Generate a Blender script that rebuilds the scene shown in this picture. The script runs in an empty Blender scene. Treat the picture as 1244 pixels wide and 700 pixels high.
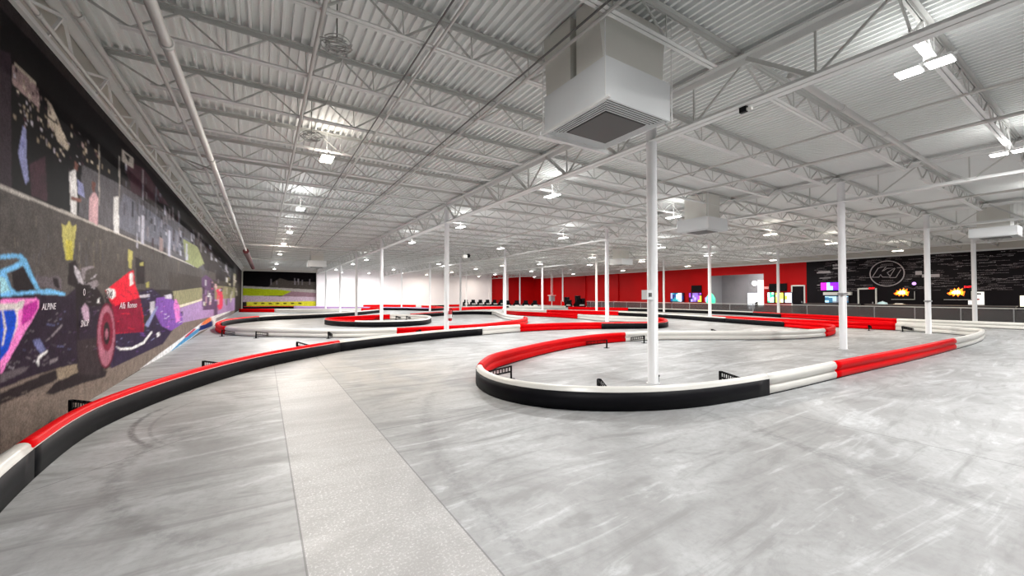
import bpy, bmesh, math, random
from mathutils import Vector, Matrix
random.seed(7)
S = bpy.context.scene
COL = S.collection
PI = math.pi
# ------------------------------------------------------------------ camera, world, exposure
CAM_H = 1.6
cam_data = bpy.data.cameras.new('camera')
cam_data.sensor_fit = 'HORIZONTAL'; cam_data.sensor_width = 36.0
cam_data.lens = 36.0*480.0/1244.0
cam_data.clip_start = 0.05; cam_data.clip_end = 300
cam = bpy.data.objects.new('camera', cam_data); COL.objects.link(cam)
cam.location = (0, 0, CAM_H)
cam.rotation_euler = (PI/2+math.atan(9.3/480), 0, -math.radians(32.2))
S.camera = cam
w = bpy.data.worlds.new('world'); S.world = w; w.use_nodes = True
w.node_tree.nodes['Background'].inputs[0].default_value = (0.8, 0.85, 0.9, 1)
w.node_tree.nodes['Background'].inputs[1].default_value = 0.4
S.view_settings.view_transform = 'Standard'; S.view_settings.look = 'None'
S.view_settings.gamma = 1; S.view_settings.use_curve_mapping = False
S.view_settings.exposure = 0.12
S.cycles.use_denoising = True
S.cycles.max_bounces = 8; S.cycles.diffuse_bounces = 5; S.cycles.glossy_bounces = 3
S.cycles.sample_clamp_indirect = 6.0
LAMP_DOWN = 205.0; CEIL_FILL = 6.5; LENS = 14.0
# ------------------------------------------------------------------ room measures (metres)
XL, XR, YB, YF = -2.25, 41.25, -5.6, 58.05
DECK = 5.25; CHORD = 4.41
GIRD_X = [6.03, 14.72, 23.68, 32.5]
COL_Y = [4.75, 14.35, 24.3, 31.9, 39.4, 49.4]

BARRIERS={
 'sweeping':[('W',-1,[(-0.932,1.636),(-1.043,1.915),(-1.151,2.195),(-1.249,2.478),(-1.339,2.764),(-1.421,3.053),(-1.494,3.344),(-1.558,3.638),(-1.613,3.932),(-1.658,4.225),(-1.695,4.507),(-1.717,4.733),(-1.733,4.935),(-1.748,5.155)]),
   ('R',-1,[(-1.748,5.155),(-1.755,5.32),(-1.762,5.504),(-1.769,5.77),(-1.768,6.052),(-1.754,6.33),(-1.723,6.614),(-1.683,6.826),(-1.632,7.043),(-1.573,7.264),(-1.498,7.517),(-1.413,7.776),(-1.32,8.035),(-1.217,8.296),(-1.104,8.558),(-0.978,8.825),(-0.859,9.06),(-0.73,9.302),(-0.594,9.541),(-0.455,9.768),(-0.327,9.964),(-0.197,10.15),(-0.062,10.331),(0.079,10.507),(0.228,10.677),(0.383,10.841),(0.543,11.001),(0.705,11.16),(0.873,11.321),(1.048,11.481),(1.219,11.636),(1.38,11.78),(1.598,11.985),(1.827,12.175)]),
   ('W',-1,[(1.827,12.175),(2.002,12.293),(2.193,12.408),(2.402,12.523),(2.629,12.641),(2.85,12.749),(3.09,12.86),(3.345,12.972),(3.608,13.084),(3.874,13.194),(4.138,13.3),(4.374,13.394),(4.614,13.489),(4.856,13.583),(5.101,13.674),(5.346,13.761),(5.592,13.842),(5.837,13.916),(6.112,13.989),(6.386,14.052),(6.66,14.109),(6.938,14.161),(7.22,14.213),(7.51,14.266)]),
   ('W',0,[(7.51,14.266),(7.759,14.315),(8.013,14.368),(8.272,14.422),(8.534,14.475),(8.799,14.523),(9.064,14.564),(9.329,14.594),(9.592,14.613)]),
   ('R',0,[(9.592,14.613),(9.856,14.619),(10.123,14.617),(10.39,14.606),(10.657,14.587),(10.924,14.561),(11.19,14.527),(11.453,14.485),(11.714,14.437),(11.971,14.38),(12.228,14.314),(12.483,14.239),(12.736,14.157),(12.988,14.07),(13.237,13.978),(13.483,13.883),(13.726,13.786)]),
   ('R',-1,[(13.726,13.786),(14,13.669),(14.277,13.538),(14.552,13.4),(14.822,13.261),(15.079,13.128),(15.321,13.008),(15.54,12.906),(15.823,12.774),(16.073,12.664),(16.322,12.604),(16.559,12.599),(16.796,12.638),(17.056,12.726),(17.273,12.829),(17.518,12.969),(17.78,13.137),(18.045,13.324),(18.301,13.521),(18.537,13.719),(18.741,13.908),(18.951,14.113),(19.154,14.321),(19.33,14.535),(19.456,14.757),(19.509,14.989)]),
   ('W',0,[(19.509,14.989),(19.467,15.225),(19.342,15.474),(19.164,15.73),(18.964,15.99),(18.772,16.25),(18.62,16.504),(18.483,16.777),(18.35,17.049),(18.23,17.32),(18.134,17.592),(18.073,17.866),(18.054,18.129),(18.069,18.393),(18.104,18.658),(18.147,18.925),(18.185,19.194),(18.224,19.476),(18.272,19.757),(18.322,20.042),(18.365,20.335),(18.394,20.64)]),
   ('R',0,[(18.394,20.64),(18.409,20.906),(18.418,21.181),(18.422,21.464),(18.419,21.752),(18.409,22.041),(18.39,22.331),(18.363,22.617),(18.327,22.876),(18.281,23.134),(18.226,23.393),(18.166,23.653),(18.102,23.913),(18.039,24.173),(17.977,24.434),(17.92,24.696),(17.863,24.962),(17.801,25.226),(17.738,25.491),(17.676,25.757),(17.618,26.025),(17.569,26.294),(17.53,26.567),(17.505,26.843),(17.497,27.108),(17.501,27.375),(17.516,27.646),(17.538,27.92),(17.566,28.194),(17.596,28.469),(17.626,28.745),(17.654,29.019),(17.676,29.292)])],
 'big':[('W',0,[(20.241,33.912),(20.324,33.651),(20.41,33.39),(20.498,33.129),(20.586,32.867),(20.674,32.606),(20.76,32.344),(20.845,32.083),(20.926,31.823),(21.003,31.563),(21.075,31.305),(21.141,31.047),(21.205,30.751),(21.255,30.455),(21.296,30.161),(21.332,29.868),(21.368,29.575),(21.409,29.283),(21.459,28.991),(21.522,28.699),(21.605,28.407)]),
   ('R',0,[(21.605,28.407),(21.694,28.151),(21.796,27.897),(21.909,27.644),(22.031,27.392),(22.159,27.14),(22.292,26.887),(22.426,26.634),(22.56,26.378),(22.692,26.119),(22.819,25.858),(22.939,25.593),(23.054,25.332),(23.174,25.069),(23.296,24.804),(23.42,24.538),(23.542,24.269),(23.662,23.999),(23.776,23.726),(23.885,23.451),(23.985,23.174),(24.075,22.895),(24.153,22.613),(24.217,22.329)]),
   ('W',-1,[(24.217,22.329),(24.266,22.057),(24.303,21.78),(24.332,21.5),(24.352,21.217),(24.364,20.931),(24.369,20.644),(24.369,20.356),(24.363,20.068),(24.353,19.781),(24.339,19.496),(24.323,19.212),(24.305,18.932),(24.287,18.655),(24.264,18.369),(24.236,18.083),(24.202,17.796),(24.163,17.509),(24.121,17.224),(24.075,16.941),(24.027,16.661),(23.976,16.384),(23.924,16.112),(23.871,15.845),(23.818,15.584),(23.765,15.331),(23.696,15.022),(23.622,14.725),(23.545,14.437),(23.465,14.155),(23.386,13.877),(23.308,13.6),(23.234,13.321),(23.165,13.039)]),
   ('R',-1,[(23.165,13.039),(23.102,12.758),(23.042,12.47),(22.984,12.18),(22.928,11.892),(22.874,11.609),(22.822,11.335),(22.773,11.074),(22.725,10.83),(22.676,10.565),(22.635,10.317),(22.594,10.083),(22.547,9.855),(22.486,9.627)]),
   ('R',0,[(22.486,9.627),(22.389,9.355),(22.274,9.089),(22.157,8.83),(22.05,8.579),(21.95,8.29),(21.858,8.011),(21.749,7.762),(21.643,7.585),(21.524,7.428),(21.373,7.29),(21.188,7.181),(20.97,7.091),(20.733,7.012),(20.492,6.936),(20.269,6.867),(20.033,6.8),(19.792,6.739),(19.555,6.685),(19.328,6.643),(19.035,6.598),(18.753,6.572),(18.447,6.567)]),
   ('W',0,[(18.447,6.567),(18.174,6.577),(17.879,6.599),(17.572,6.634),(17.263,6.682),(16.96,6.742),(16.701,6.807),(16.435,6.885),(16.171,6.972),(15.913,7.065),(15.667,7.163),(15.439,7.261),(15.196,7.38),(14.978,7.504),(14.764,7.635),(14.538,7.773),(14.309,7.913),(14.073,8.062),(13.831,8.216),(13.588,8.37),(13.347,8.519),(13.107,8.668),(12.861,8.823),(12.618,8.972),(12.384,9.106),(12.169,9.214),(11.952,9.301),(11.752,9.363),(11.538,9.417),(11.329,9.463),(11.108,9.503),(10.877,9.536),(10.634,9.561)]),
   ('R',0,[(10.634,9.561),(10.383,9.578),(10.115,9.59),(9.84,9.594),(9.566,9.587),(9.302,9.568),(9.004,9.526),(8.714,9.467),(8.426,9.396),(8.133,9.316),(7.879,9.241),(7.622,9.157),(7.364,9.067),(7.108,8.972),(6.856,8.874),(6.61,8.771),(6.363,8.662),(6.12,8.549),(5.885,8.437),(5.663,8.328),(5.442,8.219),(5.232,8.111),(5.031,8.004),(4.839,7.897),(4.624,7.777),(4.421,7.656),(4.233,7.521),(4.07,7.373),(3.921,7.212),(3.779,7.044),(3.639,6.869),(3.506,6.686),(3.395,6.504)]),
   ('W',-1,[(3.395,6.504),(3.291,6.266),(3.22,6.028),(3.177,5.804),(3.158,5.585),(3.164,5.398),(3.191,5.217),(3.234,5.048),(3.295,4.883),(3.375,4.716),(3.473,4.556),(3.601,4.4),(3.743,4.256),(3.882,4.134),(4.029,4.022),(4.188,3.915),(4.359,3.814),(4.576,3.706),(4.81,3.609),(5.067,3.525),(5.341,3.455),(5.556,3.414),(5.781,3.379),(6.016,3.348),(6.297,3.315),(6.592,3.286),(6.897,3.262)]),
   ('W',0,[(6.897,3.262),(7.157,3.246),(7.424,3.234),(7.698,3.224),(7.98,3.215),(8.238,3.208),(8.502,3.202),(8.772,3.198),(9.05,3.192),(9.337,3.185)]),
   ('R',0,[(9.337,3.185),(9.584,3.178),(9.835,3.169),(10.093,3.16),(10.357,3.15),(10.627,3.139),(10.904,3.129),(11.188,3.119),(11.458,3.109),(11.735,3.099),(12.018,3.089),(12.306,3.078),(12.6,3.067),(12.9,3.057),(13.204,3.047),(13.514,3.039),(13.829,3.031),(14.094,3.025),(14.372,3.021),(14.659,3.016),(14.954,3.013),(15.253,3.009),(15.553,3.006),(15.853,3.004),(16.149,3.001),(16.439,2.999),(16.72,2.997),(16.989,2.995),(17.244,2.993),(17.482,2.99)]),
   ('W',0,[(17.482,2.99),(17.808,2.987),(18.109,2.983),(18.393,2.979),(18.665,2.976),(18.934,2.975),(19.206,2.975),(19.507,2.977),(19.799,2.98),(20.088,2.985),(20.38,2.993),(20.682,3.004),(20.972,3.018),(21.275,3.033),(21.582,3.051),(21.886,3.073),(22.178,3.098),(22.449,3.128),(22.761,3.159),(23.063,3.19),(23.333,3.239),(23.548,3.323),(23.723,3.508),(23.856,3.726),(24.043,3.964),(24.205,4.212),(24.279,4.448),(24.342,4.686),(24.462,4.911),(24.575,5.154),(24.624,5.407),(24.644,5.691),(24.642,5.997)]),
   ('R',0,[(24.642,5.997),(24.619,6.253),(24.575,6.532),(24.522,6.819),(24.475,7.103),(24.447,7.372),(24.445,7.634),(24.46,7.879),(24.478,8.132),(24.485,8.417),(24.479,8.651),(24.466,8.904),(24.449,9.172),(24.429,9.451),(24.409,9.737),(24.391,10.028),(24.377,10.318),(24.37,10.605),(24.369,10.883),(24.372,11.169),(24.377,11.462),(24.386,11.756),(24.396,12.05),(24.407,12.339),(24.419,12.621),(24.431,12.891),(24.443,13.146),(24.456,13.425),(24.471,13.688),(24.487,13.941),(24.503,14.188),(24.519,14.435),(24.535,14.687)])],
 'leftloop':[('W',1,[(9.207,38.102),(9.047,37.867),(8.889,37.629),(8.732,37.388),(8.575,37.146),(8.418,36.902),(8.261,36.658),(8.105,36.414),(7.948,36.172),(7.791,35.93),(7.632,35.691),(7.474,35.455),(7.313,35.223),(7.152,34.995),(6.989,34.772),(6.824,34.554),(6.658,34.343),(6.489,34.139),(6.292,33.91),(6.091,33.683),(5.887,33.459),(5.681,33.239),(5.473,33.024),(5.264,32.814),(5.054,32.611),(4.845,32.416),(4.636,32.229),(4.429,32.051),(4.224,31.883),(4.022,31.726),(3.823,31.582),(3.548,31.399),(3.272,31.236),(2.998,31.091),(2.728,30.962),(2.464,30.848),(2.211,30.748),(1.97,30.66),(1.681,30.589),(1.408,30.557),(1.146,30.517),(0.89,30.424),(0.69,30.299),(0.493,30.141),(0.301,29.96),(0.115,29.766),(-0.061,29.567),(-0.225,29.373)]),
   ('R',1,[(-0.225,29.373),(-0.393,29.162),(-0.547,28.95),(-0.691,28.731),(-0.827,28.498),(-0.959,28.246),(-1.073,28.004),(-1.186,27.744),(-1.295,27.471),(-1.398,27.189),(-1.491,26.904),(-1.574,26.619),(-1.643,26.34),(-1.696,26.073),(-1.736,25.803),(-1.766,25.531),(-1.788,25.261),(-1.804,24.992),(-1.816,24.728),(-1.826,24.47)]),
   ('R',0,[(-1.826,24.47),(-1.835,24.206),(-1.84,23.95),(-1.839,23.699),(-1.833,23.447),(-1.822,23.192),(-1.806,22.93),(-1.785,22.672),(-1.76,22.402),(-1.73,22.127),(-1.696,21.853),(-1.657,21.587),(-1.614,21.336),(-1.568,21.105),(-1.504,20.836),(-1.434,20.591),(-1.355,20.359),(-1.262,20.127)]),
   ('W',0,[(-1.262,20.127),(-1.153,19.886),(-1.03,19.647),(-0.897,19.415),(-0.757,19.198),(-0.626,19.014),(-0.491,18.843),(-0.344,18.676),(-0.18,18.504),(0.007,18.327),(0.214,18.147),(0.434,17.965),(0.658,17.781),(0.878,17.594),(1.066,17.426),(1.254,17.251),(1.444,17.074),(1.635,16.9),(1.828,16.735),(2.024,16.582),(2.246,16.422),(2.468,16.268),(2.695,16.126),(2.927,16.001),(3.167,15.897),(3.417,15.816),(3.676,15.757),(3.94,15.714),(4.206,15.683),(4.47,15.659)]),
   ('R',0,[(4.47,15.659),(4.728,15.647),(4.983,15.651),(5.24,15.662),(5.504,15.675),(5.777,15.681),(6.055,15.674),(6.344,15.655),(6.64,15.635),(6.938,15.624),(7.234,15.63),(7.524,15.663),(7.77,15.716),(8.013,15.787),(8.253,15.871),(8.493,15.968),(8.733,16.073),(8.976,16.184),(9.222,16.298),(9.469,16.415),(9.723,16.539),(9.979,16.671),(10.236,16.808),(10.492,16.952),(10.743,17.101),(10.986,17.255),(11.221,17.414),(11.443,17.571),(11.664,17.735),(11.883,17.905),(12.096,18.078),(12.3,18.256),(12.493,18.437),(12.67,18.62),(12.83,18.804),(13.02,19.055),(13.188,19.311),(13.333,19.572),(13.453,19.836),(13.546,20.101)]),
   ('W',0,[(13.546,20.101),(13.596,20.343),(13.612,20.584),(13.613,20.829),(13.615,21.08),(13.637,21.342),(13.677,21.614),(13.723,21.893),(13.777,22.18),(13.841,22.476),(13.917,22.782),(14.006,23.099),(14.081,23.331),(14.167,23.572),(14.261,23.819),(14.362,24.071),(14.469,24.328),(14.58,24.589),(14.692,24.852),(14.805,25.116),(14.917,25.38),(15.025,25.643),(15.129,25.904),(15.243,26.175),(15.374,26.454),(15.516,26.738),(15.663,27.024),(15.806,27.31),(15.941,27.594),(16.06,27.873),(16.157,28.145),(16.225,28.406),(16.259,28.655),(16.25,28.889)]),
   ('W',1,[(16.25,28.889),(16.18,29.18),(16.055,29.471),(15.888,29.751),(15.689,30.012),(15.468,30.242),(15.237,30.432),(15.006,30.571),(14.744,30.66),(14.451,30.699),(14.142,30.696),(13.832,30.659),(13.536,30.598),(13.269,30.521),(13.023,30.41),(12.802,30.26),(12.593,30.088),(12.38,29.909),(12.152,29.74)]),
   ('R',1,[(12.152,29.74),(11.919,29.593),(11.678,29.449),(11.431,29.303),(11.18,29.152),(10.925,28.992),(10.669,28.819),(10.467,28.671),(10.261,28.513),(10.053,28.348),(9.844,28.177),(9.633,28.002),(9.422,27.825),(9.21,27.649),(8.999,27.474),(8.79,27.303)])],
 'oval':[('R',-1,[(3.024,24.559),(2.992,24.322),(2.99,24.064),(3.012,23.795),(3.05,23.529),(3.095,23.275),(3.16,22.991),(3.243,22.713),(3.343,22.446),(3.459,22.197),(3.577,21.989),(3.709,21.796),(3.854,21.611),(4.016,21.429)]),
   ('W',-1,[(4.016,21.429),(4.181,21.258),(4.362,21.083),(4.554,20.916),(4.75,20.768),(4.945,20.651),(5.211,20.542),(5.481,20.478),(5.767,20.448),(6.044,20.445),(6.341,20.467),(6.633,20.515),(6.895,20.592),(7.145,20.709),(7.367,20.861),(7.576,21.06),(7.738,21.265),(7.891,21.509),(8.036,21.778),(8.173,22.059),(8.303,22.338),(8.418,22.588),(8.534,22.85),(8.644,23.117),(8.743,23.384),(8.822,23.643),(8.877,23.889)]),
   ('W',0,[(8.877,23.889),(8.912,24.16),(8.919,24.416),(8.901,24.671),(8.859,24.938),(8.806,25.176),(8.735,25.429),(8.649,25.688),(8.546,25.941),(8.428,26.178),(8.295,26.386),(8.131,26.592),(7.946,26.787),(7.744,26.958),(7.529,27.091),(7.305,27.173)]),
   ('R',0,[(7.305,27.173),(7.055,27.193),(6.785,27.155),(6.506,27.077),(6.229,26.977),(5.965,26.873),(5.714,26.758),(5.471,26.62),(5.233,26.47),(4.995,26.314),(4.754,26.163),(4.487,26.015),(4.207,25.869),(3.931,25.719),(3.681,25.56),(3.476,25.385),(3.317,25.197),(3.189,24.999),(3.092,24.788),(3.024,24.559)])],
 'outer':[('R',0,[(29.751,35.089),(29.867,34.811),(29.984,34.532),(30.101,34.251),(30.218,33.969),(30.336,33.688),(30.453,33.406),(30.57,33.126),(30.686,32.847),(30.802,32.57),(30.916,32.295),(31.03,32.024),(31.142,31.756),(31.252,31.493),(31.367,31.217),(31.481,30.942),(31.594,30.667),(31.707,30.395),(31.818,30.125),(31.928,29.86),(32.037,29.599),(32.144,29.344),(32.249,29.096),(32.353,28.855),(32.455,28.622)]),
   ('W',-1,[(32.455,28.622),(32.583,28.35),(32.714,28.095),(32.844,27.851),(32.969,27.612),(33.084,27.374),(33.188,27.129),(33.274,26.873),(33.342,26.61),(33.394,26.348),(33.433,26.084),(33.463,25.813),(33.486,25.531),(33.507,25.232),(33.528,24.914),(33.544,24.671),(33.556,24.413),(33.567,24.143),(33.575,23.861),(33.581,23.571),(33.586,23.274),(33.589,22.973),(33.59,22.67),(33.589,22.366),(33.587,22.064),(33.584,21.767),(33.579,21.475),(33.573,21.191),(33.567,20.918),(33.559,20.616),(33.55,20.312),(33.54,20.008),(33.529,19.707),(33.516,19.409),(33.501,19.117),(33.482,18.832),(33.461,18.557),(33.435,18.293),(33.406,18.043),(33.372,17.807),(33.314,17.489),(33.249,17.209),(33.176,16.944),(33.092,16.674),(32.996,16.374)]),
   ('R',-1,[(32.996,16.374),(32.915,16.132),(32.823,15.879),(32.723,15.616),(32.617,15.347),(32.507,15.071),(32.395,14.792),(32.284,14.51),(32.176,14.228),(32.073,13.948)]),
   ('R',0,[(32.073,13.948),(31.977,13.678),(31.881,13.402),(31.786,13.121),(31.69,12.837),(31.596,12.553),(31.502,12.27),(31.41,11.991),(31.319,11.717),(31.23,11.451),(31.143,11.195),(31.041,10.901),(30.942,10.619),(30.844,10.345),(30.749,10.075),(30.655,9.807),(30.563,9.536),(30.472,9.259),(30.388,9.005),(30.298,8.747),(30.208,8.486),(30.119,8.225),(30.038,7.965),(29.966,7.708),(29.909,7.457),(29.87,7.212)]),
   ('W',0,[(29.87,7.212),(29.85,6.942),(29.851,6.677),(29.867,6.417),(29.893,6.161),(29.921,5.908),(29.947,5.658),(29.978,5.381),(30.019,5.11),(30.061,4.842),(30.098,4.574),(30.122,4.301),(30.131,4.018),(30.129,3.734),(30.12,3.448),(30.109,3.159),(30.1,2.865),(30.094,2.6),(30.086,2.33),(30.078,2.058),(30.069,1.785),(30.06,1.511),(30.052,1.239)])],
 'pit':[('W',0,[(26.133,42.229),(26.323,42.012),(26.508,41.79),(26.688,41.564),(26.867,41.337),(27.046,41.109),(27.227,40.883),(27.412,40.661),(27.602,40.444),(27.799,40.234),(28.006,40.033),(28.225,39.843),(28.456,39.665),(28.687,39.515),(28.934,39.382),(29.194,39.262),(29.466,39.153),(29.745,39.052),(30.03,38.957),(30.318,38.863),(30.607,38.77),(30.893,38.673),(31.175,38.57),(31.45,38.458),(31.715,38.334),(31.967,38.196)])],
 'leftnear':[('R',0,[(-1.937,46.504),(-1.743,46.323),(-1.55,46.14),(-1.359,45.957),(-1.166,45.775),(-0.971,45.596),(-0.772,45.421),(-0.568,45.254),(-0.361,45.095),(-0.151,44.944),(0.063,44.798),(0.28,44.654),(0.5,44.51),(0.725,44.364),(0.954,44.212)]),
   ('W',0,[(0.954,44.212),(1.183,44.055),(1.412,43.891),(1.643,43.723),(1.88,43.555),(2.122,43.388),(2.374,43.226),(2.635,43.072),(2.908,42.928),(3.152,42.811),(3.409,42.694),(3.675,42.58),(3.95,42.469),(4.23,42.362),(4.514,42.261),(4.798,42.167),(5.082,42.081),(5.363,42.004),(5.638,41.937),(5.905,41.882),(6.188,41.838),(6.47,41.81),(6.751,41.795),(7.031,41.789),(7.307,41.79),(7.579,41.795),(7.847,41.8),(8.108,41.802),(8.363,41.799)]),
   ('R',0,[(8.363,41.799),(8.677,41.79),(8.978,41.782),(9.272,41.775),(9.562,41.768),(9.851,41.761),(10.145,41.754)])],
 'leftfar':[('R',-1,[(-1.95,57),(-1.586,57),(-1.301,57),(-1.015,57),(-0.728,57),(-0.441,57),(-0.152,57),(0.139,57),(0.394,56.961),(0.653,56.873),(0.914,56.777),(1.177,56.672),(1.441,56.558),(1.704,56.435),(1.967,56.301),(2.228,56.157),(2.486,56.001),(2.741,55.834),(2.991,55.655),(3.237,55.463)]),
   ('W',0,[(3.237,55.463),(3.435,55.291),(3.631,55.101),(3.825,54.897),(4.017,54.68),(4.207,54.451),(4.394,54.213),(4.58,53.968),(4.765,53.716),(4.947,53.461),(5.129,53.204),(5.308,52.946),(5.487,52.69),(5.665,52.437),(5.842,52.189),(6.018,51.948),(6.193,51.716),(6.367,51.495),(6.542,51.286),(6.742,51.06),(6.944,50.843),(7.148,50.633),(7.352,50.428),(7.556,50.229),(7.757,50.033),(7.954,49.839),(8.147,49.646),(8.334,49.453),(8.515,49.258),(8.687,49.061),(8.849,48.86),(9.001,48.655),(9.158,48.416),(9.301,48.172),(9.433,47.926),(9.556,47.677),(9.672,47.429),(9.783,47.181),(9.892,46.936),(10,46.696),(10.111,46.461),(10.226,46.233)]),
   ('R',0,[(10.226,46.233),(10.365,45.959),(10.493,45.696),(10.617,45.438),(10.745,45.185),(10.883,44.932),(11.037,44.678),(11.216,44.419)]),
   ('W',-1,[(11.216,44.419),(11.382,44.211),(11.57,44.005),(11.776,43.8),(11.994,43.594),(12.22,43.388),(12.449,43.181),(12.675,42.97),(12.895,42.757),(13.104,42.539),(13.295,42.316),(13.465,42.088),(13.614,41.829),(13.741,41.535),(13.851,41.22),(13.95,40.897),(14.044,40.579),(14.138,40.279),(14.24,40.011),(14.353,39.786),(14.485,39.619),(14.641,39.522)]),
   ('R',-1,[(14.641,39.522),(14.84,39.491),(15.066,39.519),(15.31,39.597),(15.563,39.719),(15.816,39.879),(16.062,40.068),(16.291,40.28),(16.496,40.508),(16.625,40.684),(16.749,40.885),(16.87,41.11),(16.986,41.357),(17.098,41.622),(17.205,41.903),(17.306,42.199),(17.403,42.506),(17.494,42.822),(17.579,43.145),(17.658,43.472),(17.732,43.802),(17.799,44.13),(17.859,44.456),(17.913,44.777),(17.96,45.09),(17.999,45.392),(18.032,45.682),(18.056,45.958)]),
   ('R',0,[(18.056,45.958),(18.072,46.261),(18.073,46.559),(18.06,46.853),(18.036,47.143),(18.002,47.43),(17.96,47.715),(17.912,47.997),(17.86,48.278),(17.806,48.558),(17.751,48.839),(17.697,49.119),(17.646,49.401),(17.6,49.684),(17.56,49.969)])],
 'backrow':[('R',0,[(11.731,57.2),(11.946,57.2),(12.163,57.2),(12.382,57.2),(12.602,57.2),(12.822,57.2),(13.042,57.2),(13.26,57.2),(13.477,57.2),(13.691,57.2),(13.901,57.2),(14.108,57.2),(14.31,57.2),(14.506,57.2),(14.722,57.028),(14.932,56.802),(15.137,56.577),(15.338,56.353),(15.536,56.132),(15.731,55.915),(15.924,55.702),(16.115,55.496),(16.306,55.296),(16.496,55.104),(16.719,54.881),(16.933,54.664),(17.144,54.453),(17.354,54.251),(17.57,54.062),(17.795,53.886),(18.033,53.727)]),
   ('W',0,[(18.033,53.727),(18.283,53.585),(18.54,53.459),(18.806,53.346),(19.078,53.245),(19.358,53.154),(19.643,53.072),(19.933,52.998)]),
   ('W',-1,[(19.933,52.998),(20.189,52.943),(20.454,52.899),(20.726,52.864),(21.003,52.836),(21.281,52.813),(21.559,52.792),(21.833,52.773),(22.102,52.752),(22.362,52.729)]),
   ('R',0,[(22.362,52.729),(22.652,52.7),(22.934,52.674),(23.212,52.649),(23.486,52.626),(23.759,52.602),(24.033,52.578),(24.309,52.554)])],
 'pitlane':[('R',0,[(16.108,37.707),(16.347,37.882),(16.586,38.059),(16.825,38.238),(17.064,38.415),(17.303,38.591),(17.542,38.763),(17.779,38.929),(18.016,39.088),(18.262,39.252),(18.504,39.415),(18.744,39.574),(18.986,39.726),(19.232,39.868),(19.485,39.997),(19.748,40.109),(20,40.199),(20.263,40.28),(20.533,40.351),(20.807,40.411),(21.082,40.461),(21.355,40.498),(21.623,40.523),(21.882,40.535),(22.19,40.518),(22.499,40.467),(22.804,40.399),(23.098,40.329),(23.374,40.276),(23.625,40.255),(23.922,40.281),(24.185,40.336),(24.448,40.392)])],
}
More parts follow.
